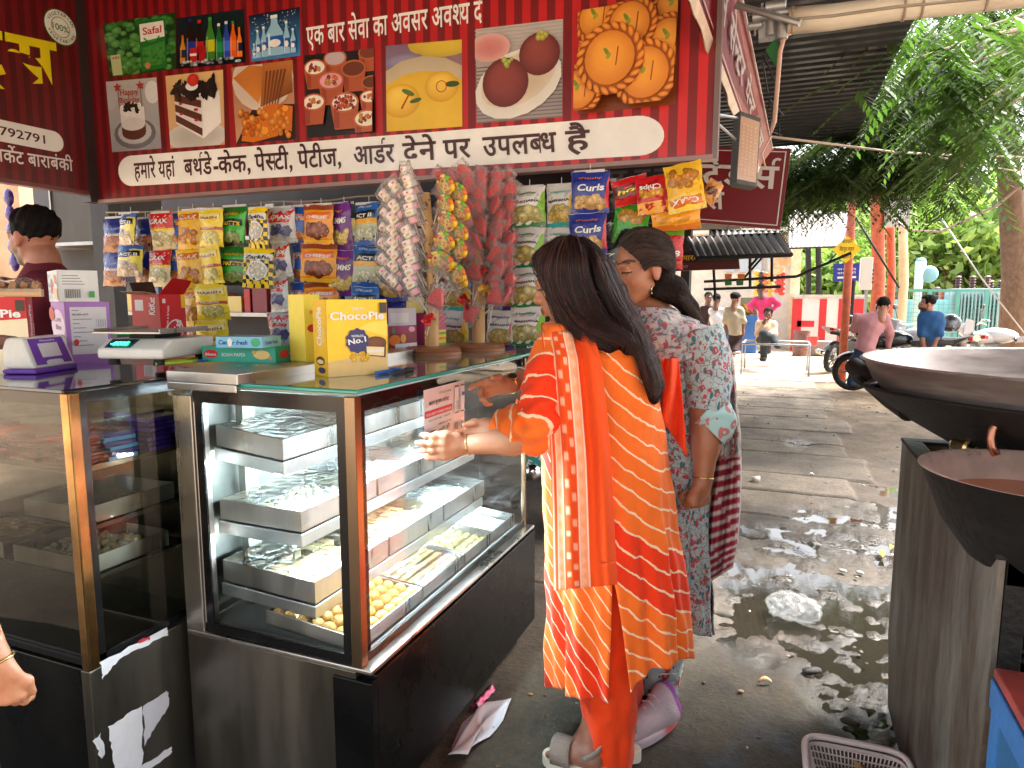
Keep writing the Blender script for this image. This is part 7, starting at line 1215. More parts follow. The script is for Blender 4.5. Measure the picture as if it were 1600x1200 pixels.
def strands(m, guides, n, seed, r=.0011, jit=.006, steps=12, cols=None, lmin=.75, part=()):
    G = np.array([[tuple(p) for p in g] for g in guides]); q = np.random.RandomState(seed); ng, npt = G.shape[:2]; cols = cols or [S(46, 30, 28), S(30, 20, 20), S(62, 38, 34)]
    cd_ = q.normal(size=(n, 3)); 
    for i in range(n):
        u = q.uniform(0, ng-1); k = min(int(u), ng-2); f = u-k; f = f if k not in part else (f*.3 if f < .5 else 1-(1-f)*.3); g = G[k]*(1-f)+G[k+1]*f; L = q.uniform(lmin, 1); t = np.linspace(0, L*(npt-1), steps); j = np.minimum(t.astype(int), npt-2); w = (t-j)[:, None]
        gp = np.concatenate([2*g[:1]-g[1:2], g, 2*g[-1:]-g[-2:-1]]); p0, p1, p2, p3 = gp[j], gp[j+1], gp[j+2], gp[j+3]
        p = .5*(2*p1+(p2-p0)*w+(2*p0-5*p1+4*p2-p3)*w*w+(3*p1-p0-3*p2+p3)*w**3); s = np.linspace(0, 1, steps)[:, None]
        p = p+q.normal(size=3)*jit*(.35+.5*s)+np.sin(s*q.uniform(5, 11)+q.uniform(0, 6))*q.normal(size=3)*jit*.7*s; m.tube(p.tolist(), [r*(1-.7*a) for a in np.linspace(0, 1, steps)], 3, cols[q.randint(len(cols))], caps=False)
def loft(f, secs, nth, nv, fold=.006, slit=None, hem=None, seed=0, stripe=None, power=2.3, nf=7, folds_from=.35):
    """cloth tube through sections (py, px left, px right, half depth, d) seen by the survey rays; slit=(angle, row fraction start, gap at hem)"""
    q = random.Random(seed); ph = [q.uniform(0, 6) for _ in range(6)]; S_ = np.array([s if len(s) == 5 else s+(0.,) for s in secs], float); yy = S_[:, 0]; m = M(); vs = []; st = []
    for j in range(nv+1):
        v = j/nv
        for i in range(nth+1):
            th = (slit[0] if slit else 0)+2*PI*i/nth
            if slit and v > slit[1]: g = slit[2]*(v-slit[1])/(1-slit[1]); e = i/nth; th = slit[0]+g*.5+(2*PI-g)*e
            y1 = hem(th, i/nth) if hem else yy[-1]; py = yy[0]+(y1-yy[0])*v; L_, R_, b, d0 = (np.interp(py, yy, S_[:, k]) for k in (1, 2, 3, 4)); c, s = cos(th), sin(th); ex = 2/power
            rx = (R_-L_)/2; x = (L_+R_)/2+rx*math.copysign(abs(c)**ex, c); d = d0+b*math.copysign(abs(s)**ex, s)
            am = fold*max(0, (v-folds_from))/(1-folds_from)*1.5; w = am*(sin(nf*th+ph[0]+2*v)+.5*sin(nf*2.3*th+ph[1]-3*v)); w += .0035*sin(6*th+ph[2]+14*v)*sin(20*v+ph[3]+3*th)+.002*sin(31*v-5*th+ph[4])
            p = f(x, py, d); nrm = (f.er*c+f.ed*s); p = p+nrm*w; vs.append(p)
            if stripe: st.append(stripe(p, th, v, i/nth))
    fs = [(j*(nth+1)+i, j*(nth+1)+i+1, (j+1)*(nth+1)+i+1, (j+1)*(nth+1)+i) for j in range(nv) for i in range(nth)]
    m.add(vs, fs); m.at = st; return m
def solid(o, t=.003): s = o.modifiers.new('thick', 'SOLIDIFY'); s.thickness = t; s.offset = 0; return o
# ---- cloth materials
def leheriya():
    m = bpy.data.materials.new('striped_orange_cotton'); m.use_nodes = True; n = m.node_tree.nodes; L = m.node_tree.links; b = n['Principled BSDF']; b.inputs['Roughness'].default_value = .75; b.inputs['Sheen Weight'].default_value = .15; b.inputs['Specular IOR Level'].default_value = .25
    a = n.new('ShaderNodeAttribute'); a.attribute_name = 'st'; tc = n.new('ShaderNodeTexCoord'); no = n.new('ShaderNodeTexNoise'); no.inputs['Scale'].default_value = 16; no.inputs['Detail'].default_value = 3; L.new(tc.outputs['Object'], no.inputs['Vector'])
    def math_(op, x, y=None, z=None):
        k = n.new('ShaderNodeMath'); k.operation = op
        for i, v in enumerate((x, y, z)):
            if v is None: continue
            if isinstance(v, (int, float)): k.inputs[i].default_value = v
            else: L.new(v, k.inputs[i])
        return k.outputs[0]
    s = math_('MULTIPLY_ADD', no.outputs[0], .032, a.outputs['Fac']); u = math_('DIVIDE', s, .054); fr = math_('FRACT', u); fl = math_('FLOOR', u); wn = n.new('ShaderNodeTexWhiteNoise'); wn.noise_dimensions = '1D'; L.new(fl, wn.inputs['W'])
    wid = math_('MULTIPLY_ADD', wn.outputs[0], .04, .05); n2 = n.new('ShaderNodeTexNoise'); n2.inputs['Scale'].default_value = 60; L.new(tc.outputs['Object'], n2.inputs['Vector']); wid = math_('MULTIPLY_ADD', n2.outputs[0], .09, wid); ln = math_('LESS_THAN', fr, wid)
    f3 = math_('FLOOR', math_('MULTIPLY', fl, .3334)); wn3 = n.new('ShaderNodeTexWhiteNoise'); wn3.noise_dimensions = '1D'; L.new(f3, wn3.inputs['W']); pick = math_('GREATER_THAN', wn3.outputs[0], .48)
    mx = n.new('ShaderNodeMix'); mx.data_type = 'RGBA'; mx.inputs[6].default_value = (*S(244, 60, 16), 1); mx.inputs[7].default_value = (*S(252, 116, 36), 1); L.new(pick, mx.inputs[0]); m2 = n.new('ShaderNodeMix'); m2.data_type = 'RGBA'; L.new(ln, m2.inputs[0]); L.new(mx.outputs[2], m2.inputs[6]); m2.inputs[7].default_value = (*S(252, 214, 178), 1); L.new(m2.outputs[2], b.inputs['Base Color'])
    wv = n.new('ShaderNodeTexNoise'); wv.inputs['Scale'].default_value = 22; wv.inputs['Detail'].default_value = 4; L.new(tc.outputs['Object'], wv.inputs['Vector']); bp = n.new('ShaderNodeBump'); bp.inputs['Strength'].default_value = .5; bp.inputs['Distance'].default_value = .012; L.new(wv.outputs[0], bp.inputs['Height']); L.new(bp.outputs[0], b.inputs['Normal']); return m
LEH = leheriya(); ORANGE = mat('plain_orange_cotton', S(240, 66, 12), .75, var=.12, vs=9, bump=.4, bs=26, sheen=.15, spec=.25)
def floral(name, base, petal, leaf, line_, sc):
    m = bpy.data.materials.new(name); m.use_nodes = True; n = m.node_tree.nodes; L = m.node_tree.links; b = n['Principled BSDF']; b.inputs['Roughness'].default_value = .8; b.inputs['Sheen Weight'].default_value = .1; b.inputs['Specular IOR Level'].default_value = .2; tc = n.new('ShaderNodeTexCoord'); no = n.new('ShaderNodeTexNoise'); no.inputs['Scale'].default_value = sc*.6; no.inputs['Detail'].default_value = 2; L.new(tc.outputs['Object'], no.inputs['Vector'])
    ad = n.new('ShaderNodeMix'); ad.data_type = 'RGBA'; ad.inputs[0].default_value = .035; L.new(tc.outputs['Object'], ad.inputs[6]); L.new(no.outputs['Color'], ad.inputs[7]); cur = None
    def layer(scale, lo, hi, col, stretch=None, feat='F1', seed=0, keep=.6):
        nonlocal cur
        mp = n.new('ShaderNodeMapping'); mp.inputs['Location'].default_value = (seed*.37, seed*.71, seed*.13); mp.inputs['Scale'].default_value = stretch or (1, 1, 1); mp.inputs['Rotation'].default_value = (.3*seed, .5*seed, .7*seed); L.new(ad.outputs[2], mp.inputs[0]); v = n.new('ShaderNodeTexVoronoi'); v.feature = feat; v.inputs['Scale'].default_value = scale; L.new(mp.outputs[0], v.inputs['Vector'])
        r = n.new('ShaderNodeMapRange'); r.inputs[1].default_value = lo; r.inputs[2].default_value = hi; r.inputs[3].default_value = 1; r.inputs[4].default_value = 0; L.new(v.outputs['Distance'], r.inputs[0]); fac = r.outputs[0]
        if feat == 'F1':
            s = n.new('ShaderNodeSeparateColor'); L.new(v.outputs['Color'], s.inputs[0]); g = n.new('ShaderNodeMath'); g.operation = 'LESS_THAN'; L.new(s.outputs[0], g.inputs[0]); g.inputs[1].default_value = keep; k = n.new('ShaderNodeMath'); k.operation = 'MULTIPLY'; L.new(fac, k.inputs[0]); L.new(g.outputs[0], k.inputs[1]); fac = k.outputs[0]
        x = n.new('ShaderNodeMix'); x.data_type = 'RGBA'; L.new(fac, x.inputs[0]); x.inputs[7].default_value = (*col, 1)
        if cur is None: x.inputs[6].default_value = (*base, 1)
        else: L.new(cur, x.inputs[6])
        cur = x.outputs[2]
    layer(sc*1.1, .02, .05, line_, None, 'DISTANCE_TO_EDGE', 1); layer(sc*1.7, .34, .42, leaf, (1, 1, .45), 'F1', 2, .7); layer(sc*1.25, .36, .42, petal, None, 'F1', 3, .6); layer(sc*1.25, .1, .16, base, None, 'F1', 3, .5); layer(sc*2.6, .22, .3, petal, None, 'F1', 5, .3)
    L.new(cur, b.inputs['Base Color']); wv = n.new('ShaderNodeTexNoise'); wv.inputs['Scale'].default_value = 20; L.new(tc.outputs['Object'], wv.inputs['Vector']); bp = n.new('ShaderNodeBump'); bp.inputs['Strength'].default_value = .5; bp.inputs['Distance'].default_value = .012; L.new(wv.outputs[0], bp.inputs['Height']); L.new(bp.outputs[0], b.inputs['Normal']); return m
FLOR = floral('flower_print_cotton', S(172, 188, 192), S(176, 76, 84), S(76, 110, 118), S(140, 126, 114), 40); FLOR2 = floral('flower_print_scarf', S(188, 178, 176), S(168, 82, 90), S(110, 118, 128), S(166, 146, 140), 34); PRNT = floral('motif_print_trouser', S(150, 164, 164), S(150, 50, 54), S(150, 60, 60), S(150, 164, 164), 20); CUFF = floral('pale_cuff_cotton', S(170, 206, 206), S(190, 120, 120), S(190, 120, 120), S(170, 206, 206), 22)
GOLDM = mat('gold_jewellery', (.75, .50, .20), .22, 1)
def bangle(name, parent, c, d, r, th=.0022, mt=None, flat=1.):
    d = Vector(d).normalized(); u = d.orthogonal().normalized(); w = d.cross(u); m = M(); m.tube([Vector(c)+(u*cos(a)+w*sin(a))*r for a in np.linspace(0, 2*PI, 25)], th, 7, caps=False); return m.build(name, mt or GOLDM, parent, smooth=True)
SK1, SK2 = S(198, 140, 108), S(166, 106, 76)
# ---------------------------------------------------------------- woman in orange
def woman_orange():
    f = plane_at(-.47, 1.95); t = thing('person', 'woman in an orange and red striped kurta with long dark hair, holding the paper notice', 'person', (-.47, 1.95, 0))
    hc = f(889, 441, -.01); hm = frame(-f.er*.97+f.ed*.18, .30); B = M()
    add_sdf(B, sdf(head_prims(hc, hm), .0035, .012), face_colors(hc, hm, SK1))
    add_sdf(B, sdf([cone(f(905, 520, .0), f(920, 760, 0), .09, .12), cone(f(920, 760, 0), f(945, 900, 0), .12, .1), cone(f(905, 520), f(912, 490, .01), .07, .055)], .012, .05), SK1)
    # left arm
    w = onX(724, 696, -.822); el = f(838, 682, -.17); sh = f(868, 550, -.10); kd = (onX(688, 704, -.862)-w); n = Vector((.55, -.8, .25)); u = Vector((0, 0, 1))
    P = [cone(sh, el, .05, .042), cone(el, el.lerp(w, .35), .040, .041), cone(el.lerp(w, .35), w, .041, .025)]
    add_sdf(B, sdf(P, .004, .02), SK1); add_sdf(B, sdf([cone(w+(el-w)*.15, w, .028, .025)]+hand_prims(w, kd+Vector((0, 0, .008)), u, n, .92, (.42, .36, .34, .34), .3, (.35, .55), .074), .0024, .010), face_colors(w, Matrix.Identity(3), SK1, detail=False))
    # right arm behind, hand on the far side of the paper
    rw = onX(772, 668, -.77); re = f(846, 640, .16); add_sdf(B, sdf([cone(f(880, 560, .13), re, .046, .04), cone(re, rw, .04, .024)], .004, .02), SK1); add_sdf(B, sdf(hand_prims(rw, onX(738, 682, -.83)-rw, (0, 0, 1), Vector((.5, .8, 0)), .9, (.5, .5, .5, .5), .2), .0026, .01), SK1)
    # foot with toes, ankle
    an = f(920, 1152, -.10); he = onz(925, 1186, .06); to = onz(858, 1166, .055); fd = (to-he).normalized(); sd = Vector((0, 0, 1)).cross(fd); FP = [cone(f(942, 1080, -.06), an, .042, .034), cone(an, he, .034, .030), cone(he, to-fd*.045, .032, .03), cone(an, to-fd*.06, .03, .024)]
    for k in range(5): b = to-fd*(.045+.006*k)+sd*(.028-.014*k); FP.append(cone(b, b+fd*(.034-.004*k)+Vector((0, 0, -.006)), .0125 if k == 0 else .009, .0105 if k == 0 else .0075))
    add_sdf(B, sdf(FP, .004, .014), face_colors(an, Matrix.Identity(3), S(150, 100, 78), detail=False)); B.build('body', SKIN, t, smooth=True)
    # sandals
    for nm, sh_, dz in (('sandal', Vector(), 0), ('sandal', f.ed*.10+f.er*.10, 0)):
        a, b = he-fd*.05+sh_, to+fd*.02+sh_; a.z = b.z = 0; m = M(); n_ = 16; out = [a.lerp(b, .5)+fd*((b-a).length/2)*cos(x)+sd*(.043+.006*cos(x))*sin(x)*(1.0) for x in np.linspace(0, 2*PI, 25)[:-1]]
        m.prism(out, (0, 0, .042), S(226, 220, 200)); s_ = m.build(nm, mat('cream_sole', rough=.6, vcol=True, var=.08), t, bevel=.006); m = M(); m.prism([p+Vector((0, 0, -.002))+(a.lerp(b, .5)-p)*.03 for p in out], (0, 0, .006), S(40, 40, 52)); m.build('outsole', PRINT, s_)
        m = M(); c0 = to-fd*.055+sh_; m.grid(lambda u_, v_: c0+fd*(.06*(v_-.5)+.01*sin(PI*u_))+sd*(.047*cos(PI*u_))+Vector((0, 0, -.018+.058*sin(PI*u_)**.7)), 14, 6, S(150, 136, 124)); m.grid(lambda u_, v_: he+sh_+fd*(.02-.05*sin(PI*u_))+sd*(.04*cos(PI*u_))+Vector((0, 0, .004+.02*v_+.03*sin(PI*u_))), 14, 2, S(150, 136, 124)); solid(m.build('strap', mat('taupe_strap', rough=.7, vcol=True, bump=.6, bs=180), s_, smooth=True), .004)
    # trousers
    m = loft(f, [(880, 892, 1000, .10, -.02), (1000, 898, 1000, .095, -.05), (1080, 904, 994, .085, -.07), (1140, 914, 990, .078, -.08), (1196, 919, 985, .074, -.085), (1215, 921, 983, .073, -.085)], 40, 40, .004, nf=4, seed=3); m2 = loft(f, [(880, 930, 1030, .10, .12), (1000, 945, 1005, .08, .12), (1100, 958, 1002, .075, .12), (1196, 955, 998, .07, .1)], 32, 24, .004, seed=4); m.add(m2.v, m2.f); m.at = []; solid(m.build('trousers', ORANGE, t, smooth=True))
    # kurta
    er = f.er; z0 = f(950, 700).z
    def stripe(p, th, v, e):
        r = (p-f(960, 700)).dot(er); back = 1/(1+math.exp(-r/.03)) if v > .55 else 1/(1+math.exp(-(r+.07)/.05)); zz = p.z
        return zz+(.78*r-.35*r*r)*back+(1-back)*(1.45*r)+.002*sin(9*v)
    hemf = lambda th, e: (lambda c, s: np.interp(c, [-1, -.75, -.2, -.04, .04, .25, .55, 1.], [1072, 1084, 1098, 1106, 1085, 1064, 1042, 1028]) if s < 0 else np.interp(c, [-1, 1], [1072, 1028]))(cos(th), sin(th))
    secs = [(503, 893, 960, .060, .0), (515, 868, 985, .10), (532, 850, 1002, .135), (560, 836, 1016, .16), (620, 838, 1030, .165), (690, 844, 1040, .155), (760, 847, 1048, .165), (840, 851, 1056, .175), (920, 856, 1068, .18), (1000, 859, 1074, .185), (1110, 861, 1080, .19)]
    k = loft(f, secs, 150, 150, .011, (-PI/2-.02, .64, .26), hemf, 1, stripe, 2.25, 9); kb = solid(k.build('kurta', LEH, t, smooth=True), .0025)
    # sleeves (left one in front, right one behind)
    def sleeve(a, b, c, ra, rb, rc, seed, par):
        m = M(); P_ = [a+(a-b).normalized()*.062, a+(a-b).normalized()*.02, a.lerp(b, .35), a.lerp(b, .7), b, b.lerp(c, .4), c]; R_ = [.012, ra*.86, ra*1.04, (ra+rb)/2, rb, rb*1.0, rc]; n = 40; rows = 56; pts = []; rr = []
        for j in range(rows+1):
            x = j/rows*6; i = min(int(x), 5); w_ = x-i; gp = [P_[max(i-1, 0)], P_[i], P_[i+1], P_[min(i+2, 6)]]; pts.append(.5*(2*gp[1]+(gp[2]-gp[0])*w_+(2*gp[0]-5*gp[1]+4*gp[2]-gp[3])*w_**2+(3*gp[1]-gp[0]-3*gp[2]+gp[3])*w_**3)); ws = w_*w_*(3-2*w_); rr.append(R_[i]*(1-ws)+R_[i+1]*ws)
        m.tube(pts, rr, n, caps=False); vv = []; 
        for idx, p in enumerate(m.v): j, i = divmod(idx, n); th = 2*PI*i/n; p = Vector(p); vv.append(p+(p-pts[j]).normalized()*(.0045*sin(3*th+seed+j*.5)*sin(j*.45+seed)+.003*sin(5*th-j*.8))*(1+2*math.exp(-((j-36)/7)**2)))
        m.v = [tuple(p) for p in vv]; L_ = [0]
        for p, q_ in zip(pts, pts[1:]): L_.append(L_[-1]+(q_-p).length)
        m.at = [L_[i//n]*.95+.03*cos(2*PI*(i % n)/n+1) for i in range(len(m.v))]; return solid(m.build('sleeve', LEH, par, smooth=True), .0025)
    sleeve(f(878, 536, -.085), f(840, 668, -.175), onX(784, 668, -.735), .076, .066, .054, 1, t); sleeve(f(905, 530, .10), f(852, 640, .16), f(815, 650, .13), .07, .062, .055, 2, t)
    # scarf over the near shoulder
    path = [(905, 508, .02, 62), (880, 507, -.06, 70), (886, 520, -.135, 80), (895, 560, -.185, 88), (902, 640, -.205, 92), (908, 720, -.21, 94), (911, 800, -.215, 96), (913, 870, -.22, 98), (915, 918, -.222, 100)]; pa = np.array(path, float); q = random.Random(3); SCM = M(); nu, nv = 44, 70; vs = []; cs = []
    OB, PKc, LT, W_ = S(246, 84, 22), S(250, 168, 120), S(250, 186, 150), S(252, 226, 200)
    def scol(u, v):
        if u < .08: return LT if .02 < u < .035 else OB
        if u < .2: return W_ if abs(u-.085) < .009 or abs(u-.192) < .009 else (LT if (sin(v*150)*.035+.14-u) > 0 else PKc)
        if u < .42: return LT if (sin(v*95+(u > .31)*3) > .6 and (abs(u-.26) < .03 or abs(u-.36) < .03)) else OB
        if u < .58: return W_ if abs(u-.43) < .009 or abs(u-.57) < .009 else (LT if (sin(v*150)*.04+.5-u) > 0 else PKc)
        return tuple(a*(.96+.05*sin(u*40)) for a in OB)
    nu, nv = 90, 150
    for j in range(nv+1):
        v = j/nv; x = v*(len(path)-1); i = min(int(x), len(path)-2); w_ = x-i; a = pa[i]*(1-w_)+pa[i+1]*w_
        for i2 in range(nu+1):
            u_ = i2/nu; px = a[0]+(u_-.5)*a[3]; slant = (u_-.5)*(-10)*(v > .9); fd_ = .012*sin(u_*11+v*2)+.006*sin(u_*23-v*3)+.05*max(0, abs(u_-.5)*2-.6)**2; vs.append(f(px, a[1]+slant+(-14*(1-abs(u_-.4)*1.4) if v < .2 else 0)*(1-v/.2), a[2]+fd_-.01)); cs.append(scol(u_, v))
    SCM.add(vs, [(j*(nu+1)+i, j*(nu+1)+i+1, (j+1)*(nu+1)+i+1, (j+1)*(nu+1)+i) for j in range(nv) for i in range(nu)], cs); solid(SCM.build('scarf', mat('orange_scarf', rough=.75, vcol=True, bump=.3, bs=30, sheen=.1, spec=.25), t, smooth=True), .002)
    m = M(); m.grid(lambda u_, v_: f(1034+26*u_+14*v_*u_, 560+v_*(95+60*u_), .02+.03*sin(u_*8+v_*4)), 14, 24, S(244, 74, 24)); solid(m.build('scarf_end', mat('orange_scarf', rough=.75, vcol=True), t, smooth=True), .002)
    # hair
    G = [[(872, 374, -.02), (850, 388, -.05), (834, 406, -.06), (847, 432, -.08), (862, 466, -.09), (871, 496, -.10), (884, 514, -.115), (905, 528, -.14)], [(880, 372, -.03), (862, 392, -.08), (855, 425, -.095), (864, 460, -.10), (880, 490, -.115), (896, 512, -.135), (925, 535, -.16), (950, 548, -.165)], [(890, 371, -.03), (885, 398, -.095), (884, 435, -.105), (893, 468, -.11), (908, 496, -.12), (930, 518, -.15), (958, 530, -.165), (975, 528, -.15)], [(900, 372, -.03), (908, 398, -.095), (914, 435, -.105), (926, 470, -.11), (942, 500, -.125), (965, 520, -.15), (985, 530, -.155), (980, 547, -.15)], [(910, 374, -.02), (930, 402, -.08), (942, 438, -.095), (958, 475, -.10), (980, 510, -.12), (998, 545, -.14), (1012, 582, -.14), (1020, 618, -.13)], [(916, 376, 0), (946, 408, -.04), (962, 445, -.06), (980, 485, -.07), (1000, 525, -.1), (1014, 560, -.12), (1024, 595, -.12), (1022, 622, -.12)], [(918, 378, .03), (952, 412, .02), (970, 450, .0), (990, 490, -.02), (1008, 530, -.06), (1020, 565, -.08), (1028, 598, -.09), (1025, 612, -.09)]]
    HP = [elli(hc+hm @ Vector((-.026, 0, .034)), (.094, .080, .086), np.array(hm))]
    for g in G[1:]:
        for a, b in zip(g[1:], g[2:]): HP.append(cone(f(a[0]+(2-4*(g is G[6])-4*(g is G[5])), a[1]+5, a[2]+.034), f(b[0]-1, b[1]+1, b[2]+.028), .021, .016))
    m = M(); add_sdf(m, sdf(HP, .005, .018), S(30, 19, 17)); hp = m.build('hair', HULL, t, smooth=True); m = M(); GP = [[f(*p) for p in g] for g in G]; strands(m, GP, 5600, 5, .001, .0085, 16, [S(66, 38, 34), S(40, 24, 22), S(104, 60, 48), S(30, 20, 20), S(52, 31, 28)], .6, (3,)); m.build('hair_strands', HAIRM, hp, smooth=True)
    bangle('bracelet', t, w.lerp(el, .07), el-w, .029, .0016); m = M(); m.ball(f(890, 476, -.115), .004, 8, 6); m.build('earring', CHROME, t, smooth=True)
woman_orange()
# ---------------------------------------------------------------- woman in the flower print
def woman_floral():
    f = plane_at(-.32, 2.27); t = thing('person', 'woman in a pale flower print kurta with a low ponytail, pointing at the notice', 'person', (-.32, 2.27, 0)); hc = f(1001, 419, .0); hm = frame(-f.er*.80-f.ed*.60, .22, -.02); B = M()
    add_sdf(B, sdf(head_prims(hc, hm, .98), .003, .011), face_colors(hc, hm, S(196, 134, 102), .98))
    add_sdf(B, sdf([cone(f(1030, 530), f(1050, 760), .09, .12), cone(f(1050, 760), f(1045, 950), .12, .1), cone(f(1010, 480, .01), f(1030, 530), .055, .08)], .012, .05), SK2)
    # left arm hanging, fist
    sh, el, w = f(1092, 540, -.13), f(1104, 672, -.17), f(1098, 752, -.20); add_sdf(B, sdf([cone(sh, el, .052, .045), cone(el, el.lerp(w, .3), .042, .041), cone(el.lerp(w, .3), w, .041, .027)], .004, .02), SK2); add_sdf(B, sdf([cone(w+(el-w)*.2, w, .03, .027)]+hand_prims(w, Vector((-.1, -.02, -1)), -f.er*.6-f.ed*.75, f.er*.75-f.ed*.5, 1.0, (1.25, 1.3, 1.3, 1.25), .0, (.25, .2), .072), .0026, .010), face_colors(w, Matrix.Identity(3), SK2, detail=False))
    # right arm pointing past the other woman
    rw = onX(793, 602, -.79); re = f(880, 560, -.02); rs = f(985, 545, .12); kd = onX(748, 607, -.86)-rw; add_sdf(B, sdf([cone(rs, re, .048, .042), cone(re, re.lerp(rw, .3), .042, .040), cone(re.lerp(rw, .3), rw, .040, .025)], .004, .02), SK1); add_sdf(B, sdf([cone(rw+(re-rw)*.12, rw, .027, .025)]+hand_prims(rw, kd, Vector((.15, -.6, .6)), Vector((.3, -.3, .9)), 1., (.22, .8, .95, 1.0), .3, (1.0, 1.0), .074), .0024, .010), face_colors(rw, Matrix.Identity(3), SK1, detail=False))
    add_sdf(B, sdf([cone(f(1030, 1060, -.02), f(1028, 1110, -.02), .045, .04)], .006), SK2); B.build('body', SKIN, t, smooth=True)
    # kurta, sleeve, cuffs
    k = loft(f, [(500, 985, 1062, .07), (512, 972, 1085, .11), (530, 968, 1112, .14), (580, 965, 1126, .16), (650, 975, 1122, .165), (720, 985, 1117, .165), (800, 988, 1110, .165), (900, 984, 1110, .17), (992, 978, 1111, .175)], 110, 90, .010, seed=6, nf=8); solid(k.build('kurta', FLOR, t, smooth=True))
    def slv(a, b, ra, rb, mt, nm, seed, par, w0=0., w1=1.):
        m = M(); n, rows = 36, 26; pts = [a.lerp(b, w0+(w1-w0)*j/rows)+f.er*.02*sin(PI*j/rows) for j in range(rows+1)]; m.tube(pts, [ra+(rb-ra)*(w0+(w1-w0)*j/rows) for j in range(rows+1)], n, caps=False); m.v = [tuple(Vector(p)+(Vector(p)-pts[i//n]).normalized()*.004*sin(3*2*PI*(i % n)/n+seed+(i//n)*.4)*sin((i//n)*.5+seed)) for i, p in enumerate(m.v)]; return solid(m.build(nm, mt, par, smooth=True))
    a, b = f(1088, 522, -.11), f(1107, 672, -.168); sl_ = slv(a, b, .078, .060, FLOR, 'sleeve', 1, t, 0, .8); slv(a, b, .0785, .0605, CUFF, 'cuff', 1, sl_, .8, 1); slv(rs, re.lerp(rs, .3), .07, .06, FLOR, 'sleeve', 3, t)
    # trousers and sneaker
    m = loft(f, [(960, 985, 1065, .09, -.03), (1040, 996, 1058, .075, -.05), (1088, 1000, 1057, .07, -.06)], 36, 24, .005, seed=8, nf=4); m2 = loft(f, [(960, 1010, 1080, .09, .12), (1080, 1010, 1060, .07, .12)], 30, 12, .004, seed=9); m.add(m2.v, m2.f); m.at = []; tr_ = solid(m.build('trousers', PRNT, t, smooth=True)); m = M()
    for z in (1052, 1066, 1085): l = loft(f, [(z, 997.5, 1058.5, .076, -.052), (z+1.5, 997.5, 1058.5, .076, -.052)], 36, 1, 0, seed=8, nf=4); m.add(l.v, l.f, S(226, 220, 196))
    m.at = []; m.build('hem_bands', PRINT, tr_)
    SH = mat('sneaker_mesh', rough=.8, vcol=True, bump=.7, bs=300)
    for sh_ in (Vector(), f.ed*.26-f.er*.05):
        he, to = onz(1048, 1132, 0)+sh_, onz(998, 1158, 0)+sh_; fd = (to-he).normalized(); to = he+fd*.235; sd = Vector((0, 0, 1)).cross(fd); U = [cone(he+Vector((0, 0, .07))+fd*.03, he+Vector((0, 0, .125))+fd*.035, .042, .036), cone(he+fd*.02+Vector((0, 0, .06)), to-fd*.05+Vector((0, 0, .052)), .042, .034), cone(he+fd*.06+Vector((0, 0, .10)), to-fd*.07+Vector((0, 0, .062)), .033, .028)]
        m = M(); LAV, PUR, COR = np.array(S(216, 194, 202)), np.array(S(160, 70, 160)), np.array(S(240, 120, 110))
        def uc(p): x = ((p-np.array(he)) @ np.array(fd)); z = p[:, 2]; w_ = np.clip((.002+.35*(z-.03)-x)/.008, 0, 1)[:, None]; return LAV*(1-w_)+PUR*w_
        add_sdf(m, sdf(U, .004, .03, post=lambda P, V: np.maximum(V, .028-P[..., 2])), uc); s_ = m.build('sneaker', SH, t, smooth=True); m = M(); out = [he.lerp(to, .5)+fd*(.145*cos(x))+sd*(.045+.006*cos(x))*sin(x)+Vector((0, 0, .004)) for x in np.linspace(0, 2*PI, 29)[:-1]]
        m.prism(out, (0, 0, .032), [tuple(COR) if (p-he).dot(fd) < .06 else S(206, 186, 194) for p in out]*2); m.build('sole', mat('sneaker_sole', rough=.5, vcol=True), s_, bevel=.008); m = M()
        for q_ in range(5): c_ = he+fd*(.085+.022*q_)+Vector((0, 0, .132-.013*q_)); m.tube([c_-sd*.026-Vector((0, 0, .01)), c_+Vector((0, 0, .004)), c_+sd*.026-Vector((0, 0, .01))], .0028, 6, S(226, 214, 220))
        m.build('laces', PRINT, s_)
    # scarf: pleated wrap over the shoulders and a striped end hanging behind
    m = M(); nu, nv = 90, 40; vs = []; R0 = np.array([(478, 990, 1040, .07), (492, 980, 1062, .10), (510, 966, 1094, .135), (528, 958, 1122, .165), (548, 952, 1134, .185), (572, 950, 1138, .192)], float)
    for j in range(nv+1):
        v = j/nv
        for i in range(nu+1):
            th = -PI*1.02+PI*1.45*i/nu; py0 = 480+v*92; drop = -26*v*max(0, cos(th))+34*v*max(0, -cos(th)); py = min(572, max(478, py0+drop)); L_, R_, b = (np.interp(py, R0[:, 0], R0[:, c]) for c in (1, 2, 3)); c, s = cos(th), sin(th); p = f((L_+R_)/2+(R_-L_)/2*c, py+drop*.4, b*s); vs.append(p+(f.er*c+f.ed*s)*(.007+.006*sin(v*24+th*2.5)+.003*sin(v*50-th*5)))
    m.add(vs, [(j*(nu+1)+i, j*(nu+1)+i+1, (j+1)*(nu+1)+i+1, (j+1)*(nu+1)+i) for j in range(nv) for i in range(nu)]); sc = solid(m.build('scarf', FLOR2, t, smooth=True))
    pa = np.array([(1118, 530, -.07, 36), (1131, 560, -.05, 30), (1138, 620, -.03, 26), (1140, 680, -.02, 34), (1136, 740, -.02, 44), (1131, 800, -.02, 52), (1127, 860, -.02, 52), (1122, 905, -.02, 46)], float)
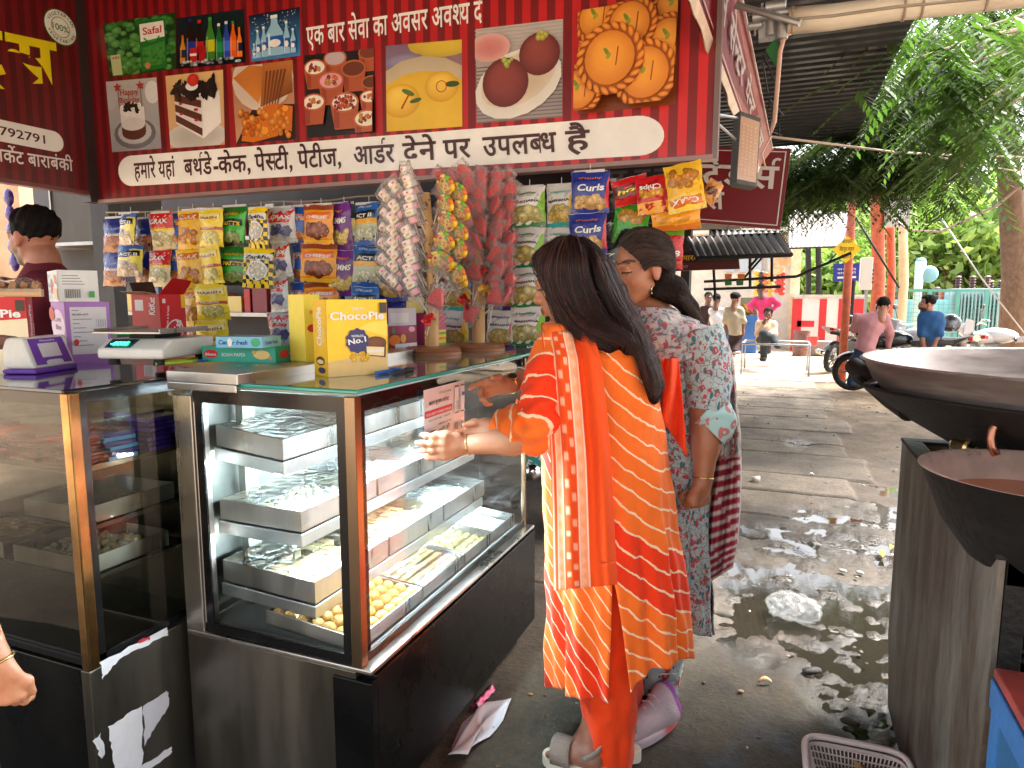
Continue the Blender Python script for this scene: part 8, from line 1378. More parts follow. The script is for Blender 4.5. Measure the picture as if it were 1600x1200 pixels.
    def sheet(v0, v1, mt, nm, col=None):
        m = M(); nu, nv = 40, 60; vs = []; cs = []
        for j in range(nv+1):
            v = v0+(v1-v0)*j/nv; x = v*(len(pa)-1); i = min(int(x), len(pa)-2); w_ = x-i; a = pa[i]*(1-w_)+pa[i+1]*w_
            for k_ in range(nu+1): u = k_/nu; vs.append(f(a[0]+(u-.5)*a[3], a[1]-18*(u-.35)*v*v*1.6, a[2]+.02*sin(u*12+v*2)+.008*sin(u*27))); cs.append(col(u, v) if col else (1, 1, 1))
        m.add(vs, [(j*(nu+1)+i, j*(nu+1)+i+1, (j+1)*(nu+1)+i+1, (j+1)*(nu+1)+i) for j in range(nv) for i in range(nu)], cs); return solid(m.build(nm, mt, sc, smooth=True))
    sheet(0, .52, FLOR2, 'scarf_tail'); sheet(.52, 1, mat('striped_scarf_end', rough=.8, vcol=True, bump=.3, bs=60), 'striped_scarf_end', lambda u, v: S(206, 190, 190) if (v*24+.25*u) % 1 < .42 or v > .985 or u > .96 else S(150, 28, 50))
    # hair pulled back into a ponytail
    HP = [elli(hc+hm @ Vector((-.030, 0, .036)), (.094, .081, .090), np.array(hm)), cone(f(1036, 440, -.02), f(1052, 452, .0), .036, .042), cone(f(1052, 452, .0), f(1078, 482, .02), .04, .028), cone(f(1078, 482, .02), f(1098, 512, .01), .024, .01), cone(f(1024, 458, -.05), f(1044, 462, -.02), .018, .022)]
    def cut(P, V): q_ = (P-np.array(hc)) @ np.array(hm); face = np.minimum(np.minimum(q_[..., 0]-.028-.35*np.clip(q_[..., 2]-.03, 0, 1)*1.2, .098-q_[..., 2]), 1); return np.maximum(V, np.where((q_[..., 0] > 0), face, -1))
    m = M(); add_sdf(m, sdf(HP, .004, .02, post=cut), S(34, 24, 22)); hp = m.build('hair', HULL, t, smooth=True)
    T = lambda x, y, z: hc+hm @ Vector((x, y, z)); tail = [f(1046, 444, -.03), f(1066, 466, -.02), f(1086, 492, -.01), f(1100, 514, .0)]
    G = [[T(.066, .004, .100), T(.02, .03, .130), T(-.04, .055, .112), T(-.085, .06, .06)]+tail, [T(.072, .028, .086), T(.03, .058, .106), T(-.03, .078, .08), T(-.085, .065, .035)]+tail, [T(.062, .056, .060), T(.028, .076, .066), T(-.03, .088, .045), T(-.08, .07, .01)]+tail, [T(.044, .072, .030), T(.015, .084, .035), T(-.035, .088, .018), T(-.075, .072, -.01)]+tail, [T(.036, .076, .0), T(.01, .085, .012), T(-.035, .084, .0), T(-.07, .07, -.03)]+tail]
    m = M(); strands(m, G, 2200, 8, .0009, .0055, 16, [S(56, 38, 32), S(36, 25, 23), S(92, 64, 50)], .66); G2 = [[T(.066, -.004, .100), T(.02, -.03, .130), T(-.04, -.05, .11), T(-.085, -.05, .06)]+tail, [T(.074, -.03, .080), T(.03, -.06, .100), T(-.03, -.074, .08), T(-.085, -.06, .03)]+tail]; strands(m, G2, 400, 9, .0009, .004, 14, None, .7); m.build('hair_strands', HAIRM, hp, smooth=True)
    m = M(); m.tube([f(1018, 447, -.085), f(1018, 456, -.085)], .0022, 6); m.ball(f(1018, 458, -.085), .0035, 8, 6); m.build('earring', GOLDM, t, smooth=True)
    bangle('bangle', t, w.lerp(el, .07), el-w, .031, .002); m = M(); d = (re-rw).normalized(); c_ = rw+d*.012; u_ = d.cross(Vector((.4, -.5, .8))).normalized(); nn = u_.cross(d); nn = nn if nn.z > 0 else -nn
    bangle('watch_strap', t, c_, d, .0285, .005); m.lathe([(0, -.004), (.016, -.004), (.016, .004), (.0125, .005)], (0, 0, 0), 20); m.v = [tuple(c_+nn*(.030+z)+u_*x+d*y) for x, y, z in m.v]; wt = m.build('watch_case', GOLDM, t, smooth=True, angle=40); m = M(); m.lathe([(0, .0052), (.0125, .005)], (0, 0, 0), 20, (.02, .02, .03)); m.v = [tuple(c_+nn*(.030+z)+u_*x+d*y) for x, y, z in m.v]; m.build('watch_dial', PRINT, wt); bangle('thread_bracelet', t, rw+d*.07, d, .036, .0025, mat('white_thread', (.7, .72, .62), .7))
woman_floral()
# ---------------------------------------------------------------- people farther off
CLOTH = mat('plain_cloth', rough=.85, vcol=True, var=.15, vs=7, bump=.5, bs=14, spec=.2)
def person(label, J, Y, skin, shirt, trousers, hair=S(20, 16, 16), res=.016, face=(-1, 0), sleeve='short', shoe=S(60, 50, 44), cap=None, beard=None, base=None, short_legs=False):
    """joints are (px, py, metres nearer(-)/farther(+)) in the survey, about distance Y"""
    j = {k: onY(v[0], v[1], Y+(v[2] if len(v) > 2 else 0)) for k, v in J.items()}; b = Vector(base) if base else Vector((j['hip'].x, Y, 0)); t = thing('person', label, 'person', b, None); hm = frame((face[0], face[1], 0), .1); hc = j['head']; B = M(); C = lambda a, b_, ra, rb: cone(j[a], j[b_], ra, rb)
    add_sdf(B, sdf(head_prims(hc, hm, 1., False)+[C('neck', 'chest', .056, .09)], .009, .015), face_colors(hc, hm, skin, 1., True, S(130, 70, 60), beard))
    P = [C('chest', 'hip', .12, .12)]
    for s in 'LR': P += [C('sh'+s, 'el'+s, .046, .04), C('el'+s, 'ha'+s, .038, .028), cone(j['ha'+s], j['ha'+s]+(j['ha'+s]-j['el'+s]).normalized()*.1, .036, .028), cone(j['hip'], j['kn'+s], .08, .055), C('kn'+s, 'ft'+s, .05, .036)]
    add_sdf(B, sdf(P, res, .03), skin); B.build('body', SKIN, t, smooth=True); m = M(); tp = [elli(j['chest'], (.175, .13, .18)), C('chest', 'hip', .13, .135), C('shL', 'shR', .058, .058), C('neck', 'chest', .05, .12)]
    for s in 'LR':
        tp.append(cone(j['sh'+s], j['el'+s] if sleeve != 'none' else j['sh'+s].lerp(j['el'+s], .1), .066, .056 if sleeve == 'long' else .062))
        if sleeve == 'long': tp.append(cone(j['el'+s], j['el'+s].lerp(j['ha'+s], .9), .055, .042))
    def wr(P_, V): return V+.003*np.sin(P_[..., 2]*38+P_[..., 0]*25)+.002*np.sin(P_[..., 2]*21-P_[..., 0]*60)
    add_sdf(m, sdf(tp, res, .05, wr), shirt); m.build('shirt', CLOTH, t, smooth=True); m = M(); tp = []
    for s in 'LR': tp += [cone(j['hip'], j['kn'+s], .115, .08), cone(j['kn'+s], j['kn'+s].lerp(j['ft'+s], .3 if short_legs else .92), .078, .066)]
    add_sdf(m, sdf(tp, res, .05, wr), trousers); m.build('trousers', CLOTH, t, smooth=True); m = M(); hq = [elli(hc+hm @ Vector((-.02, 0, .045)), (.105, .086, .088), np.array(hm))]
    def cut(P_, V): q_ = (P_-np.array(hc)) @ np.array(hm); V = V+.006*np.sin(q_[..., 0]*120)*np.sin(q_[..., 1]*130+q_[..., 2]*90); return np.maximum(V, np.where(q_[..., 0] > 0, np.minimum(q_[..., 0]-.03, .085-q_[..., 2]), -(q_[..., 2]+.05)*.7))
    add_sdf(m, sdf(hq, .009, .02, cut), hair); h = m.build('hair', HULL, t, smooth=True)
    if cap: m = M(); m.ball(hc+hm @ Vector((-.015, 0, .07)), (.105, .1, .075), 14, 8, cap); m.grid(lambda u, v: hc+hm @ Vector((.06+.09*v, (.08-.03*v)*(u*2-1), .075-.015*v)), 8, 3, cap); m.build('cap', CLOTH, t, smooth=True)
    fw = Vector((face[0], face[1], 0)).normalized()
    for s in 'LR': m = M(); a = j['ft'+s]; m.ball(a+fw*.06+Vector((0, 0, -.0)), (.06+.07*abs(fw.x), .06+.07*abs(fw.y), .045), 12, 8, shoe); m.build('shoe', CLOTH, t, smooth=True)
    return t
def street_people():
    D = lambda **k: k
    person('man in a white sleeveless vest standing with his back turned by the dark shop', D(head=(1120, 468), neck=(1120, 479), chest=(1121, 500), hip=(1124, 528), shL=(1112, 486), shR=(1131, 486), elL=(1109, 507), elR=(1134, 507), haL=(1112, 522), haR=(1128, 524, -.2), knL=(1119, 545), knR=(1127, 545), ftL=(1118, 560), ftR=(1127, 561)), 15.5, S(110, 76, 60), S(206, 208, 214), S(110, 130, 160), face=(.2, 1), sleeve='none')
    person('man in a beige tee shirt and dark trousers walking away by the blue stall', D(head=(1149, 467), neck=(1150, 478), chest=(1147, 497), hip=(1149, 519), shL=(1137, 484), shR=(1157, 485), elL=(1133, 502), elR=(1162, 502), haL=(1134, 517), haR=(1161, 518), knL=(1143, 538), knR=(1154, 536), ftL=(1141, 556), ftR=(1148, 551, -.25)), 14.5, S(140, 98, 76), S(176, 166, 146), S(66, 52, 54), face=(.5, 1), cap=S(44, 42, 48), shoe=S(190, 176, 170))
    person('man in a bright pink shirt with hands on his hips facing the far stall', D(head=(1188, 452), neck=(1189, 461), chest=(1193, 476), hip=(1196, 505), shL=(1181, 468), shR=(1206, 468), elL=(1172, 478), elR=(1216, 475), haL=(1178, 486, -.1), haR=(1205, 486, -.1), knL=(1192, 530), knR=(1200, 530), ftL=(1192, 551), ftR=(1200, 551)), 16.8, S(96, 64, 52), S(206, 60, 110), S(70, 60, 64), face=(-.5, 1), sleeve='long')
    person('man in a cream shirt sitting cross legged on the low rail, hand at his chin', D(head=(1200, 491), neck=(1199, 501), chest=(1197, 514), hip=(1191, 532, .15), shL=(1186, 506), shR=(1209, 507), elL=(1184, 521, -.1), elR=(1210, 522, -.1), haL=(1193, 505, -.2), haR=(1201, 520, -.25), knL=(1194, 522, -.35), knR=(1206, 529, -.4), ftL=(1193, 561, -.35), ftR=(1216, 541, -.55)), 14.2, S(120, 80, 62), S(222, 190, 160), S(66, 72, 76), face=(-.1, -1), sleeve='long', shoe=S(60, 64, 70))
    person('man in a dusty pink shirt astride the black motorbike, seen from behind', D(head=(1381, 478), neck=(1378, 487), chest=(1361, 508), hip=(1352, 542), shL=(1340, 497), shR=(1383, 497), elL=(1336, 514, .1), elR=(1390, 520, .1), haL=(1333, 517, .45), haR=(1388, 541, .2), knL=(1338, 562), knR=(1362, 560, .4), ftL=(1330, 603, -.05), ftR=(1345, 598, .5)), 11.0, S(170, 118, 96), S(190, 136, 142), S(46, 58, 84), face=(.5, .85), sleeve='long', shoe=S(44, 34, 30), base=(1.25, 11.0, 0))
    person('bearded man in a blue checked shirt standing between the motorbikes, looking left', D(head=(1448, 475), neck=(1452, 487), chest=(1455, 506), hip=(1455, 540), shL=(1444, 494), shR=(1466, 495), elL=(1440, 522, -.1), elR=(1467, 522, -.1), haL=(1443, 543, -.1), haR=(1458, 544, -.15), knL=(1450, 575), knR=(1460, 575), ftL=(1449, 606), ftR=(1460, 606)), 11.3, S(150, 104, 84), S(46, 84, 132), S(60, 76, 110), face=(-1, -.1), beard=S(30, 24, 24))
    person('man with black hair and beard in a maroon shirt behind the counter, looking left', D(head=(52, 372), neck=(70, 402), chest=(76, 486), hip=(80, 590), shL=(60, 452, -.15), shR=(100, 448, .15), elL=(45, 520, -.15), elR=(108, 520, .15), haL=(20, 510, -.2), haR=(110, 530, .1), knL=(80, 700), knR=(95, 700), ftL=(80, 860), ftR=(95, 860)), 1.95, S(166, 112, 90), S(104, 38, 50), S(40, 40, 50), face=(-1, -.1), beard=S(28, 22, 22), sleeve='long', res=.012)
    person('man with a dark shirt half hidden in the shade of the far dark shop', D(head=(1107, 465), neck=(1107, 476), chest=(1107, 495), hip=(1107, 522), shL=(1098, 483), shR=(1116, 483), elL=(1096, 502), elR=(1118, 502), haL=(1100, 515), haR=(1114, 515), knL=(1104, 542), knR=(1110, 542), ftL=(1104, 560), ftR=(1110, 560)), 15.9, S(96, 64, 50), S(60, 40, 40), S(40, 36, 40), face=(.3, -1))
street_people()
def hand_left():
    """the person at the left edge: forearm, hand and jeans"""
    Y = .86; f = plane_at(onY(10, 1050, Y).x, Y); t = thing('person', 'person at the left edge, only a fist with gold bangle and blue jeans showing', 'person', (f(-10, 1100).x, f(-10, 1100).y, 0)); w = f(-6, 1040); el = f(-70, 900, .05); B = M(); add_sdf(B, sdf([cone(f(-90, 700, .05), el, .05, .045), cone(el, w, .042, .029)]+hand_prims(w, f(6, 1110)-w, f.er*.8+f.ed*-.4, f.er*.5-f.ed*.8, 1., (.7, .9, 1.0, 1.0), .1, (.6, .6), .08), .003, .012), face_colors(w, Matrix.Identity(3), S(206, 140, 104), detail=False)); B.build('body', SKIN, t, smooth=True)
    bangle('bangle', t, w+(el-w)*.04, el-w, .036, .0028); m = loft(f, [(900, -220, -40, .1, .12), (1000, -210, -10, .1, .12), (1300, -200, 2, .1, .12)], 30, 20, .004, seed=2); m.at = []; m.build('jeans', mat('denim', S(50, 62, 84), .9, var=.3, vs=60, bump=.4, bs=90), t, smooth=True); m = loft(f, [(660, -200, -60, .09, .08), (900, -200, -60, .09, .1)], 24, 12, .004); m.at = []; m.build('shirt', CLOTH, t, smooth=True)
hand_left()
# ================================================================ STOVE, PANS, LITTER ON THE RIGHT
SOOT = mat('soot_black', (.008, .007, .006), .65, .2, var=.5, vs=14, bump=.5, bs=45)
def stove():
    t = thing('stove_stand', 'tall greasy grey steel stove stand with vertical streaks, carrying the blackened pans', 'stove', (.7, 2.05, 0)); x0, x1, y0, y1, z = .392, 1.5, 1.47, 2.62, .915
    gm = bpy.data.materials.new('greasy_panel'); gm.use_nodes = True; n = gm.node_tree.nodes; L = gm.node_tree.links; b = n['Principled BSDF']; tc = n.new('ShaderNodeTexCoord'); mp = n.new('ShaderNodeMapping'); mp.inputs['Scale'].default_value = (3, 3.5, .9); L.new(tc.outputs['Object'], mp.inputs[0]); no = n.new('ShaderNodeTexNoise'); no.inputs['Scale'].default_value = 3; no.inputs['Detail'].default_value = 10; no.inputs['Roughness'].default_value = .72; L.new(mp.outputs[0], no.inputs['Vector']); cr = n.new('ShaderNodeValToRGB'); e = cr.color_ramp.elements; e[0].position = .3; e[0].color = (*S(42, 37, 31), 1); e[1].position = .72; e[1].color = (*S(140, 132, 120), 1); k = e.new(.5); k.color = (*S(96, 91, 83), 1); k = e.new(.42); k.color = (*S(80, 65, 50), 1); L.new(no.outputs[0], cr.inputs[0]); L.new(cr.outputs[0], b.inputs['Base Color']); b.inputs['Roughness'].default_value = .5; b.inputs['Metallic'].default_value = .35; bp = n.new('ShaderNodeBump'); bp.inputs['Strength'].default_value = .3; bp.inputs['Distance'].default_value = .01; L.new(no.outputs[0], bp.inputs['Height']); L.new(bp.outputs[0], b.inputs['Normal'])
    m = M(); m.prism([(x0, y0, 0), (x0, y1-.10, 0), (x0, y1-.07, .10), (x0, y1, .22), (x0, y1, z), (x0, y0, z)], (.012, 0, 0)); m.build('side_panel', gm, t, bevel=.002); m = M(); m.box((x0+.014, y1-.014, .22), (x1, y1, z)); m.box((x1, y0, 0), (x1+.012, y1, z)); m.build('back_panel', gm, t)
    m = M(); m.box((x0+.013, y0, 0), (x0+.05, y0+.04, z)); m.box((x0+.013, y0, z-.05), (x1, y0+.04, z)); m.box((x0+.013, y0+.002, .60), (x1, y0+.035, .63)); m.box((x0+.013, y0+.04, .50), (x1, y1-.02, .515)); m.box((x0+.013, y0+.04, .70), (x1, y1-.02, .71)); m.box((x0-.004, y0-.004, z), (x1, y0+.06, z+.012)); m.box((x0-.004, y1-.06, z), (x1, y1, z+.012)); m.box((x0-.004, y0+.06, z), (x0+.05, y1-.06, z+.012)); m.box((x0+.05, y0+.05, z-.2), (x1, y1-.02, z-.19)); m.build('iron_frame', SOOT, t, bevel=.003)
    p = onY(1588, 930, 1.62); tt = thing('steel_tray', 'shallow steel tray on the dark shelf inside the stove stand', 'tray', p); m = M(); m.box((.50, 1.52, .711), (.9, 1.85, .745), (.5, .5, .5)); m.build('pan', STEEL, tt, bevel=.006)
    m = M(); m.box((.49, 1.54, .78), (.8, 1.8, .82), S(190, 120, 130)); [m.box((.49+.02*k, 1.535, .785), (.50+.02*k, 1.54, .815), S(150, 40, 60)) for k in range(15)]; m.box((.49, 1.60, .745), (.8, 1.8, .78), S(120, 90, 90)); tag(m.build('cloth_bundle', PRINT, loc=(.6, 1.6, .745)), 'folded pink striped cloth on the tray inside the stove stand', 'cloth')
    m = M(); m.lathe([(0, 0), (.14, 0), (.15, .12), (.14, .12), (.13, .01), (0, .01)], (.62, 1.68, .516), 20); tag(m.build('brown_pot', mat('brown_pot', S(70, 48, 30), .4, .5, var=.3), loc=(.62, 1.68, .516), smooth=True, angle=40), 'dark brown pot on the lower shelf of the stove stand', 'pot')
stove()
def pans():
    c = Vector((.81, 2.21, 0)); t = thing('iron_pan', 'huge soot black iron pan seated on the stove with a thick dark handle', 'pan', c+Vector((0, 0, .9))); r = .605; prof = [(.24, .905), (.25, .97), (.36, .995), (.49, 1.07), (r, 1.155), (r+.012, 1.16), (r, 1.164), (.48, 1.08), (.3, 1.0), (.02, .99)]; m = M(); m.lathe(prof, c, 56); m.build('bowl', SOOT, t, smooth=True)
    m = M(); a, b = onY(1334, 572, 2.45), onY(1396, 622, 2.2); m.tube([a, a.lerp(b, .5), b, b+(b-a)*.35], [.028, .032, .034, .03], 14); m.build('handle', mat('dark_wood', S(36, 26, 24), .55, var=.4, vs=20, stretch=(1, 1, 3)), t, smooth=True, angle=50)
    t = thing('steel_pan', 'wide brushed steel pan resting inside the huge black pan', 'pan', c+Vector((0, 0, 1.05))); r = .59; m = M(); m.lathe([(.02, 1.02), (.40, 1.03), (.47, 1.06), (.56, 1.16), (r, 1.222), (r+.010, 1.226), (r+.003, 1.231), (r-.008, 1.224), (.55, 1.16), (.46, 1.075), (.39, 1.045), (.02, 1.035)], c, 72); m.build('bowl', mat('spun_steel', (.50, .42, .39), .45, .7, var=.22, vs=7, stretch=(1, 1, 6), rvar=.1, bump=.03, bs=40), t, smooth=True, angle=50)
    m = M(); p = onY(1376, 585, 2.2); m.tube([p+Vector((.02, -.05, -.005)), p+Vector((-.03, -.03, -.03)), p+Vector((-.035, .02, -.035)), p+Vector((.02, .06, -.005))], .008, 8); m.build('handle', STEEL, t, smooth=True)
    c = Vector((.496, 1.59, 0)); r = .219; t = thing('iron_pan', 'smaller black iron pan with bright worn inside, half full of orange oil', 'pan', c+Vector((0, 0, .84))); m = M(); m.lathe([(.01, .835), (.07, .845), (.13, .885), (.18, .955), (r, 1.055), (r+.006, 1.06)], c, 48); m.build('bowl', SOOT, t, smooth=True); m = M(); m.lathe([(r+.006, 1.06), (r-.006, 1.058), (.175, .97), (.125, .905), (.06, .866), (.005, .858)], c, 48); m.build('worn_inside', mat('worn_steel', (.80, .52, .42), .36, .4, var=.3, vs=9, rvar=.1), t, smooth=True); m = M(); m.lathe([(0, 1.0), (.192, 1.0)], c, 40); m.build('oil', mat('frying_oil', S(226, 118, 60), .12, coat=.2), t)
    m = M(); p = onY(1600, 722, 1.80); m.tube([p+Vector((.066*cos(a), .012*sin(a), .05+.066*sin(a))) for a in np.linspace(-.6, PI+.6, 16)], .0085, 10); m.build('ring_handle', mat('copper_ring', S(176, 120, 96), .3, .9, var=.2), t, smooth=True)
    for lb, px, py, r_, rt in (('small brass pot lying on its side between the pans', 1515, 700, .036, .3), ('small steel cup lying beside the brass pot', 1545, 702, .03, -.2)):
        p = onY(px, py, 2.0); t = thing('small_pot', lb, 'pot', p); m = M(); mx = Matrix.Rotation(PI/2, 3, 'X') @ Matrix.Rotation(rt, 3, 'Y'); m.lathe([(0, -.04), (r_*.8, -.04), (r_, -.02), (r_, .03), (r_*.85, .036), (r_*.85, .03), (r_*.9, -.02), (0, -.034)], p, 20, mtx=mx); m.build('pot', mat('brass', (.50, .36, .16), .25, 1, var=.3) if r_ > .032 else STEEL, t, smooth=True, angle=40)
pans()
def red_table():
    z = .74; a = onz(1543, 1040, z); t = thing('wooden_table', 'low table with a worn red top and bright blue legs beside the stove stand', 'table', (a.x, a.y, 0)); RDM = mat('worn_red_paint', S(150, 52, 44), .6, var=.45, vs=9, bump=.3, bs=30); BLM = mat('blue_paint_worn', S(36, 100, 160), .5, var=.3, vs=8, bump=.2, bs=30); x0, y1 = a.x+.01, a.y; m = M(); m.box((x0, y1-.8, z-.02), (x0+.8, y1, z)); m.build('top', RDM, t, bevel=.004); m = M(); m.box((x0-.004, y1-.8, z-.075), (x0+.02, y1-.002, z-.021)); m.box((x0+.02, y1-.025, z-.075), (x0+.78, y1-.004, z-.021)); m.build('apron', BLM, t, bevel=.003)
    for dx, dy in ((.0, -.06), (.74, -.06), (0, -.78), (.74, -.78)): m = M(); m.box((x0+dx-.002, y1+dy, 0), (x0+dx+.05, y1+dy+.05, z-.076)); m.build('leg', BLM, t, bevel=.003)
red_table()
def basket():
    z = .12; A, B_ = onz(1262, 1150, z), onz(1412, 1180, z); u = (B_-A).normalized(); v = Vector((u.y, -u.x, 0)); L_, W_ = (B_-A).length, .26; WP = mat('basket_plastic', S(226, 208, 204), .45); t = thing('plastic_basket', 'white perforated plastic basket of vegetable peel on the ground at the bottom edge', 'basket', (A.x, A.y, 0)); m = M(); P = lambda a, b, h: A+u*a+v*b+Vector((0, 0, h-z))
    def bar(a0, b0, h0, a1, b1, h1, r=.0022): m.tube([P(a0, b0, h0), P(a1, b1, h1)], r, 4)
    ins = .02
    def wall(a0, b0, a1, b1):
        for k in range(6): h = .012+.09*k/5; s = ins*(1-h/z); c = ((L_/2), (W_/2)); f = lambda a, b: (a+(c[0]-a)*s*6/L_*.6, b+(c[1]-b)*s*6/W_*.6); p, q = f(a0, b0), f(a1, b1); bar(*p, h, *q, h)
        n = int(math.hypot(a1-a0, b1-b0)/.0105)
        for k in range(n+1): x, y = a0+(a1-a0)*k/n, b0+(b1-b0)*k/n; s = ins*6*.6; bar(x+(L_/2-x)*s/L_, y+(W_/2-y)*s/W_, .008, x, y, .105)
    for q in ((0, 0, L_, 0), (L_, 0, L_, W_), (L_, W_, 0, W_), (0, W_, 0, 0)): wall(*q)
    m.build('perforated_wall', WP, t); m = M(); ring = []
    for k in range(40):
        a = 2*PI*k/40; c, s = cos(a), sin(a); ring.append((L_/2+(L_/2+.012)*math.copysign(abs(c)**.35, c), W_/2+(W_/2+.012)*math.copysign(abs(s)**.35, s)))
    m.tube([P(a, b, z) for a, b in ring+ring[:1]], .0085, 8, caps=False, flat=1.2); m.tube([P(L_/2+(a-L_/2)*.96, W_/2+(b-W_/2)*.96, .102) for a, b in ring+ring[:1]], .005, 6, caps=False); m.build('rim', WP, t, smooth=True); m = M(); m.prism([P(.02, .02, .004), P(L_-.02, .02, .004), P(L_-.02, W_-.02, .004), P(.02, W_-.02, .004)], (0, 0, .004)); m.build('base', WP, t)
    m = M(); q = random.Random(5)
    for k in range(130):
        c = P(q.uniform(.05, L_-.05), q.uniform(.04, W_-.03), .02+.07*q.random()); d1 = Vector((q.uniform(-1, 1), q.uniform(-1, 1), q.uniform(-.5, .5))).normalized()*q.uniform(.01, .028); d2 = d1.orthogonal().normalized()*q.uniform(.006, .014); nrm = d1.cross(d2).normalized()*.008
        m.grid(lambda x, y: c+d1*(x*2-1)+d2*(y*2-1)*(1-(x*2-1)**2*.7)+nrm*((x*2-1)**2), 4, 2, q.choice([S(150, 96, 60), S(196, 150, 96), S(120, 70, 46), S(214, 180, 120), S(100, 60, 44)]))
    tag(m.build('vegetable_peel', mat('peel', rough=.6, vcol=True, var=.2, vs=40), None, loc=A, smooth=True), 'brown and yellow vegetable peel heaped in the white basket', 'peel', kind='stuff')
basket()
def litter():
    g = lambda px, py, z=.0: onz(px, py, z)
    pts = [(700, 1183), (731, 1180), (733, 1172), (765, 1150), (786, 1124), (799, 1093), (762, 1100), (746, 1108), (728, 1134)]; t0 = g(745, 1140, .012); m = M(); cen = sum((g(*p, .012) for p in pts), Vector())/len(pts); rings = []; N = len(pts)*6
    edge = []
    for p, q in zip(pts, pts[1:]+pts[:1]):
        for k in range(6): edge.append(g(p[0]+(q[0]-p[0])*k/6, p[1]+(q[1]-p[1])*k/6, .012))
    vs = [cen+Vector((0, 0, .006))]; fs = []
    for j in range(1, 7):
        for i, e in enumerate(edge): f = j/6; vs.append(cen.lerp(e, f)+Vector((0, 0, .008*sin(f*3+i*.13)*sin(i*.35)+.012*f*f*max(0, sin(i*.21+1))-.002)))
    for i in range(N):
        fs.append((0, 1+i, 1+(i+1) % N))
        for j in range(5): a = 1+j*N; fs.append((a+i, a+N+i, a+N+(i+1) % N, a+(i+1) % N))
    m.add(vs, fs, S(206, 210, 216)); solid(tag(m.build('paper_sheet', PRINT, loc=cen, smooth=True), 'white sheet of paper lying by the base of the lit case', 'paper'), .0015)
    a, b = g(722, 1130, .008), g(748, 1104, .008); m = M(); m.add([a, g(744, 1112, .006), g(712, 1160, .006), g(704, 1172, .006)], [(0, 1, 2, 3)], S(120, 106, 116)); solid(tag(m.build('paper_scrap', PRINT, loc=a), 'mauve paper scrap half under the white sheet', 'paper'), .002)
    a, b = g(742, 1104, .018), g(768, 1076, .018); d = (b-a); s = Vector((-d.y, d.x, 0)).normalized()*.016; m = M(); m.grid(lambda u, v: a+d*u+s*(v*2-1)+Vector((0, 0, .013*sin(PI*v)+.004*sin(u*19+v*4))), 10, 6, lambda u, v: S(40, 130, 130) if u < .08 else (S(206, 40, 110) if v < .45 else S(60, 56, 66))); m.grid(lambda u, v: a+d*u+s*(v*2-1)+Vector((0, 0, -.012*sin(PI*v))), 10, 6, S(150, 40, 90)); tag(m.build('sweet_wrapper', FOIL, loc=a, smooth=True), 'magenta and dark sweet wrapper at the foot of the lit case', 'wrapper')
    # crumpled plastic bag
    c = g(1240, 948, .045); p, f_ = sdf([elli(c, (.10, .085, .05)), elli(c+Vector((-.05, .02, -.0)), (.06, .07, .04)), elli(c+Vector((.06, -.02, -.01)), (.05, .05, .035))], .008, .03, lambda P, V: V+.012*(np.abs(np.sin(P[..., 0]*60+P[..., 1]*25+3*np.sin(P[..., 2]*50)))-.5)+.008*np.sin(P[..., 1]*95-P[..., 2]*70+P[..., 0]*30)); m = M(); add_sdf(m, (p, f_), (.7, .7, .68)); bm_ = bpy.data.materials.new('thin_polythene'); bm_.use_nodes = True; n = bm_.node_tree.nodes; L = bm_.node_tree.links; bs_ = n['Principled BSDF']; bs_.inputs['Base Color'].default_value = (.5, .5, .48, 1); bs_.inputs['Roughness'].default_value = .2; tr = n.new('ShaderNodeBsdfTransparent'); mx = n.new('ShaderNodeMixShader'); mx.inputs[0].default_value = .24; L.new(tr.outputs[0], mx.inputs[1]); L.new(bs_.outputs[0], mx.inputs[2]); L.new(mx.outputs[0], n['Material Output'].inputs[0]); tag(m.build('plastic_bag', bm_, loc=c, smooth=True), 'crumpled clear plastic bag at the edge of the muddy puddle', 'bag')
    c = g(1181, 750, .02); t = thing('paper_cup', 'crushed paper cup lying on the paving by the flower print woman', 'cup', c); m = M(); m.lathe([(.022, -.03), (.032, .03)], c, 14, S(190, 176, 160), 'x'); m.lathe([(0, -.03), (.022, -.03)], c, 14, S(120, 100, 84), 'x'); solid(m.build('cup_wall', PRINT, t, smooth=True))
    q = random.Random(9)
    for k, (px, py, sz, c_, lb, nm) in enumerate(((1378, 866, .05, S(206, 176, 50), 'yellow peel strip lying near the stove stand', 'peel_strip'), (1393, 857, .035, S(214, 190, 70), 'bright yellow peel bit beside the yellow strip', 'peel_strip'), (1195, 1066, .025, S(190, 150, 110), 'small tan scrap alone on the dark ground', 'paper_scrap'), (1390, 1068, .025, S(206, 140, 60), 'orange peel lump in the mud under the stove stand', 'peel_strip'), (1268, 1048, .035, S(40, 32, 26), 'dark mud lump at the edge of the puddle', 'mud_lump'), (1330, 1128, .03, S(56, 44, 34), 'brown mud lump beside the basket', 'mud_lump'), (1345, 895, .02, S(170, 170, 166), 'grey pebble on the paving by the puddle', 'pebble'), (1268, 742, .018, S(210, 206, 200), 'white scrap on the paving beyond the puddle', 'paper_scrap'), (1318, 892, .02, S(160, 160, 156), 'pale pebble lying on the slab before the puddle', 'pebble'), (1158, 1080, .012, S(150, 120, 90), 'tiny brown crumb near the sneaker', 'crumb'), (855, 870, .02, S(60, 50, 44), 'dark pebble on the ground past the lit case', 'pebble'))):
        c = g(px, py, .008); a = q.uniform(0, PI); d = Vector((cos(a), sin(a), 0)); s = Vector((-sin(a), cos(a), 0)); m = M()
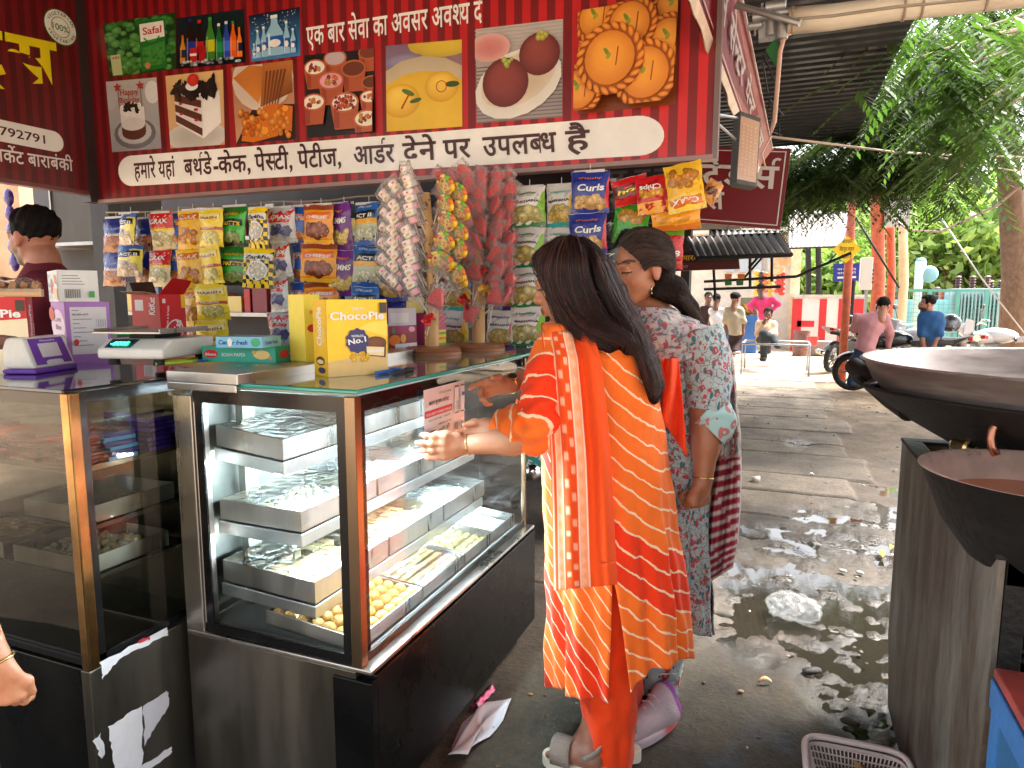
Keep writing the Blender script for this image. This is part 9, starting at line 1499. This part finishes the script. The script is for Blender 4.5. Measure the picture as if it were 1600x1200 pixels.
        if 'lump' in nm or nm in ('pebble', 'crumb'): m.ball(c, (sz, sz*.7, sz*.4), 10, 7, c_); m.v = [tuple(Vector(p)+Vector((.2*sz*sin(90*p[1]), .2*sz*sin(80*p[0]), 0))) for p in m.v]; o = m.build(nm, SWEET, loc=c, smooth=True)
        else: m.grid(lambda u, v: c+d*sz*(u*2-1)+s*sz*.3*(v*2-1)*(1-(u*2-1)**2*.6)+Vector((0, 0, .014*sin(PI*u)+.006*v)), 8, 2, c_); o = solid(m.build(nm, SWEET, loc=c, smooth=True), .002)
        tag(o, lb, 'litter', 'litter scattered on the lane')
    m = M(); q = random.Random(12)
    for k in range(240):
        y = 1.7+9*q.random()**1.6; x = q.uniform(-.8, 1.6); r = q.uniform(.002, .006)*(1+.1*y); m.ball((x, y, .004), (r*q.uniform(.8, 1.8), r*q.uniform(.8, 1.8), r*.6), 6, 4, q.choice([S(120, 110, 100), S(80, 66, 54), S(160, 150, 136), S(60, 48, 40), S(130, 96, 60)]))
    tag(m.build('scattered_grit', SWEET, smooth=True), 'loose grit, crumbs and small stones on the paving', 'grit', kind='stuff')
    # parked scooter behind the case, only its tail shows
    b = motorbike('dark motorbike parked past the lit case, its teal number plate showing in the gap', (-1.42, 4.45, 0), rad(106), S(30, 30, 34)); p = onY(833, 722, 3.62); m = M(); A = [onY(*k, 3.62) for k in ((818, 728), (842, 744), (850, 724), (828, 704))]; m.prism(A, (0, .01, 0), S(60, 150, 140)); a = Art(.001); a.text('UP41', .01, .085, .06, WH, .02, w=.15); a.text('E 2097', .01, .012, .06, WH, .02, w=.16); x = (A[1]-A[0]).normalized(); a.to(m, basis(A[0]+Vector((0, -.003, .0)), x, (A[3]-A[0]).normalized()) if False else basis(A[0]+Vector((.005, -.004, .0)), (A[1]-A[0]).normalized(), (A[3]-A[0]).normalized()))
    pl = m.build('number_plate', PRINT); pl.parent = b; pl.matrix_parent_inverse = (Matrix.Translation(Vector(b.location)) @ b.rotation_euler.to_matrix().to_4x4()).inverted()
litter()
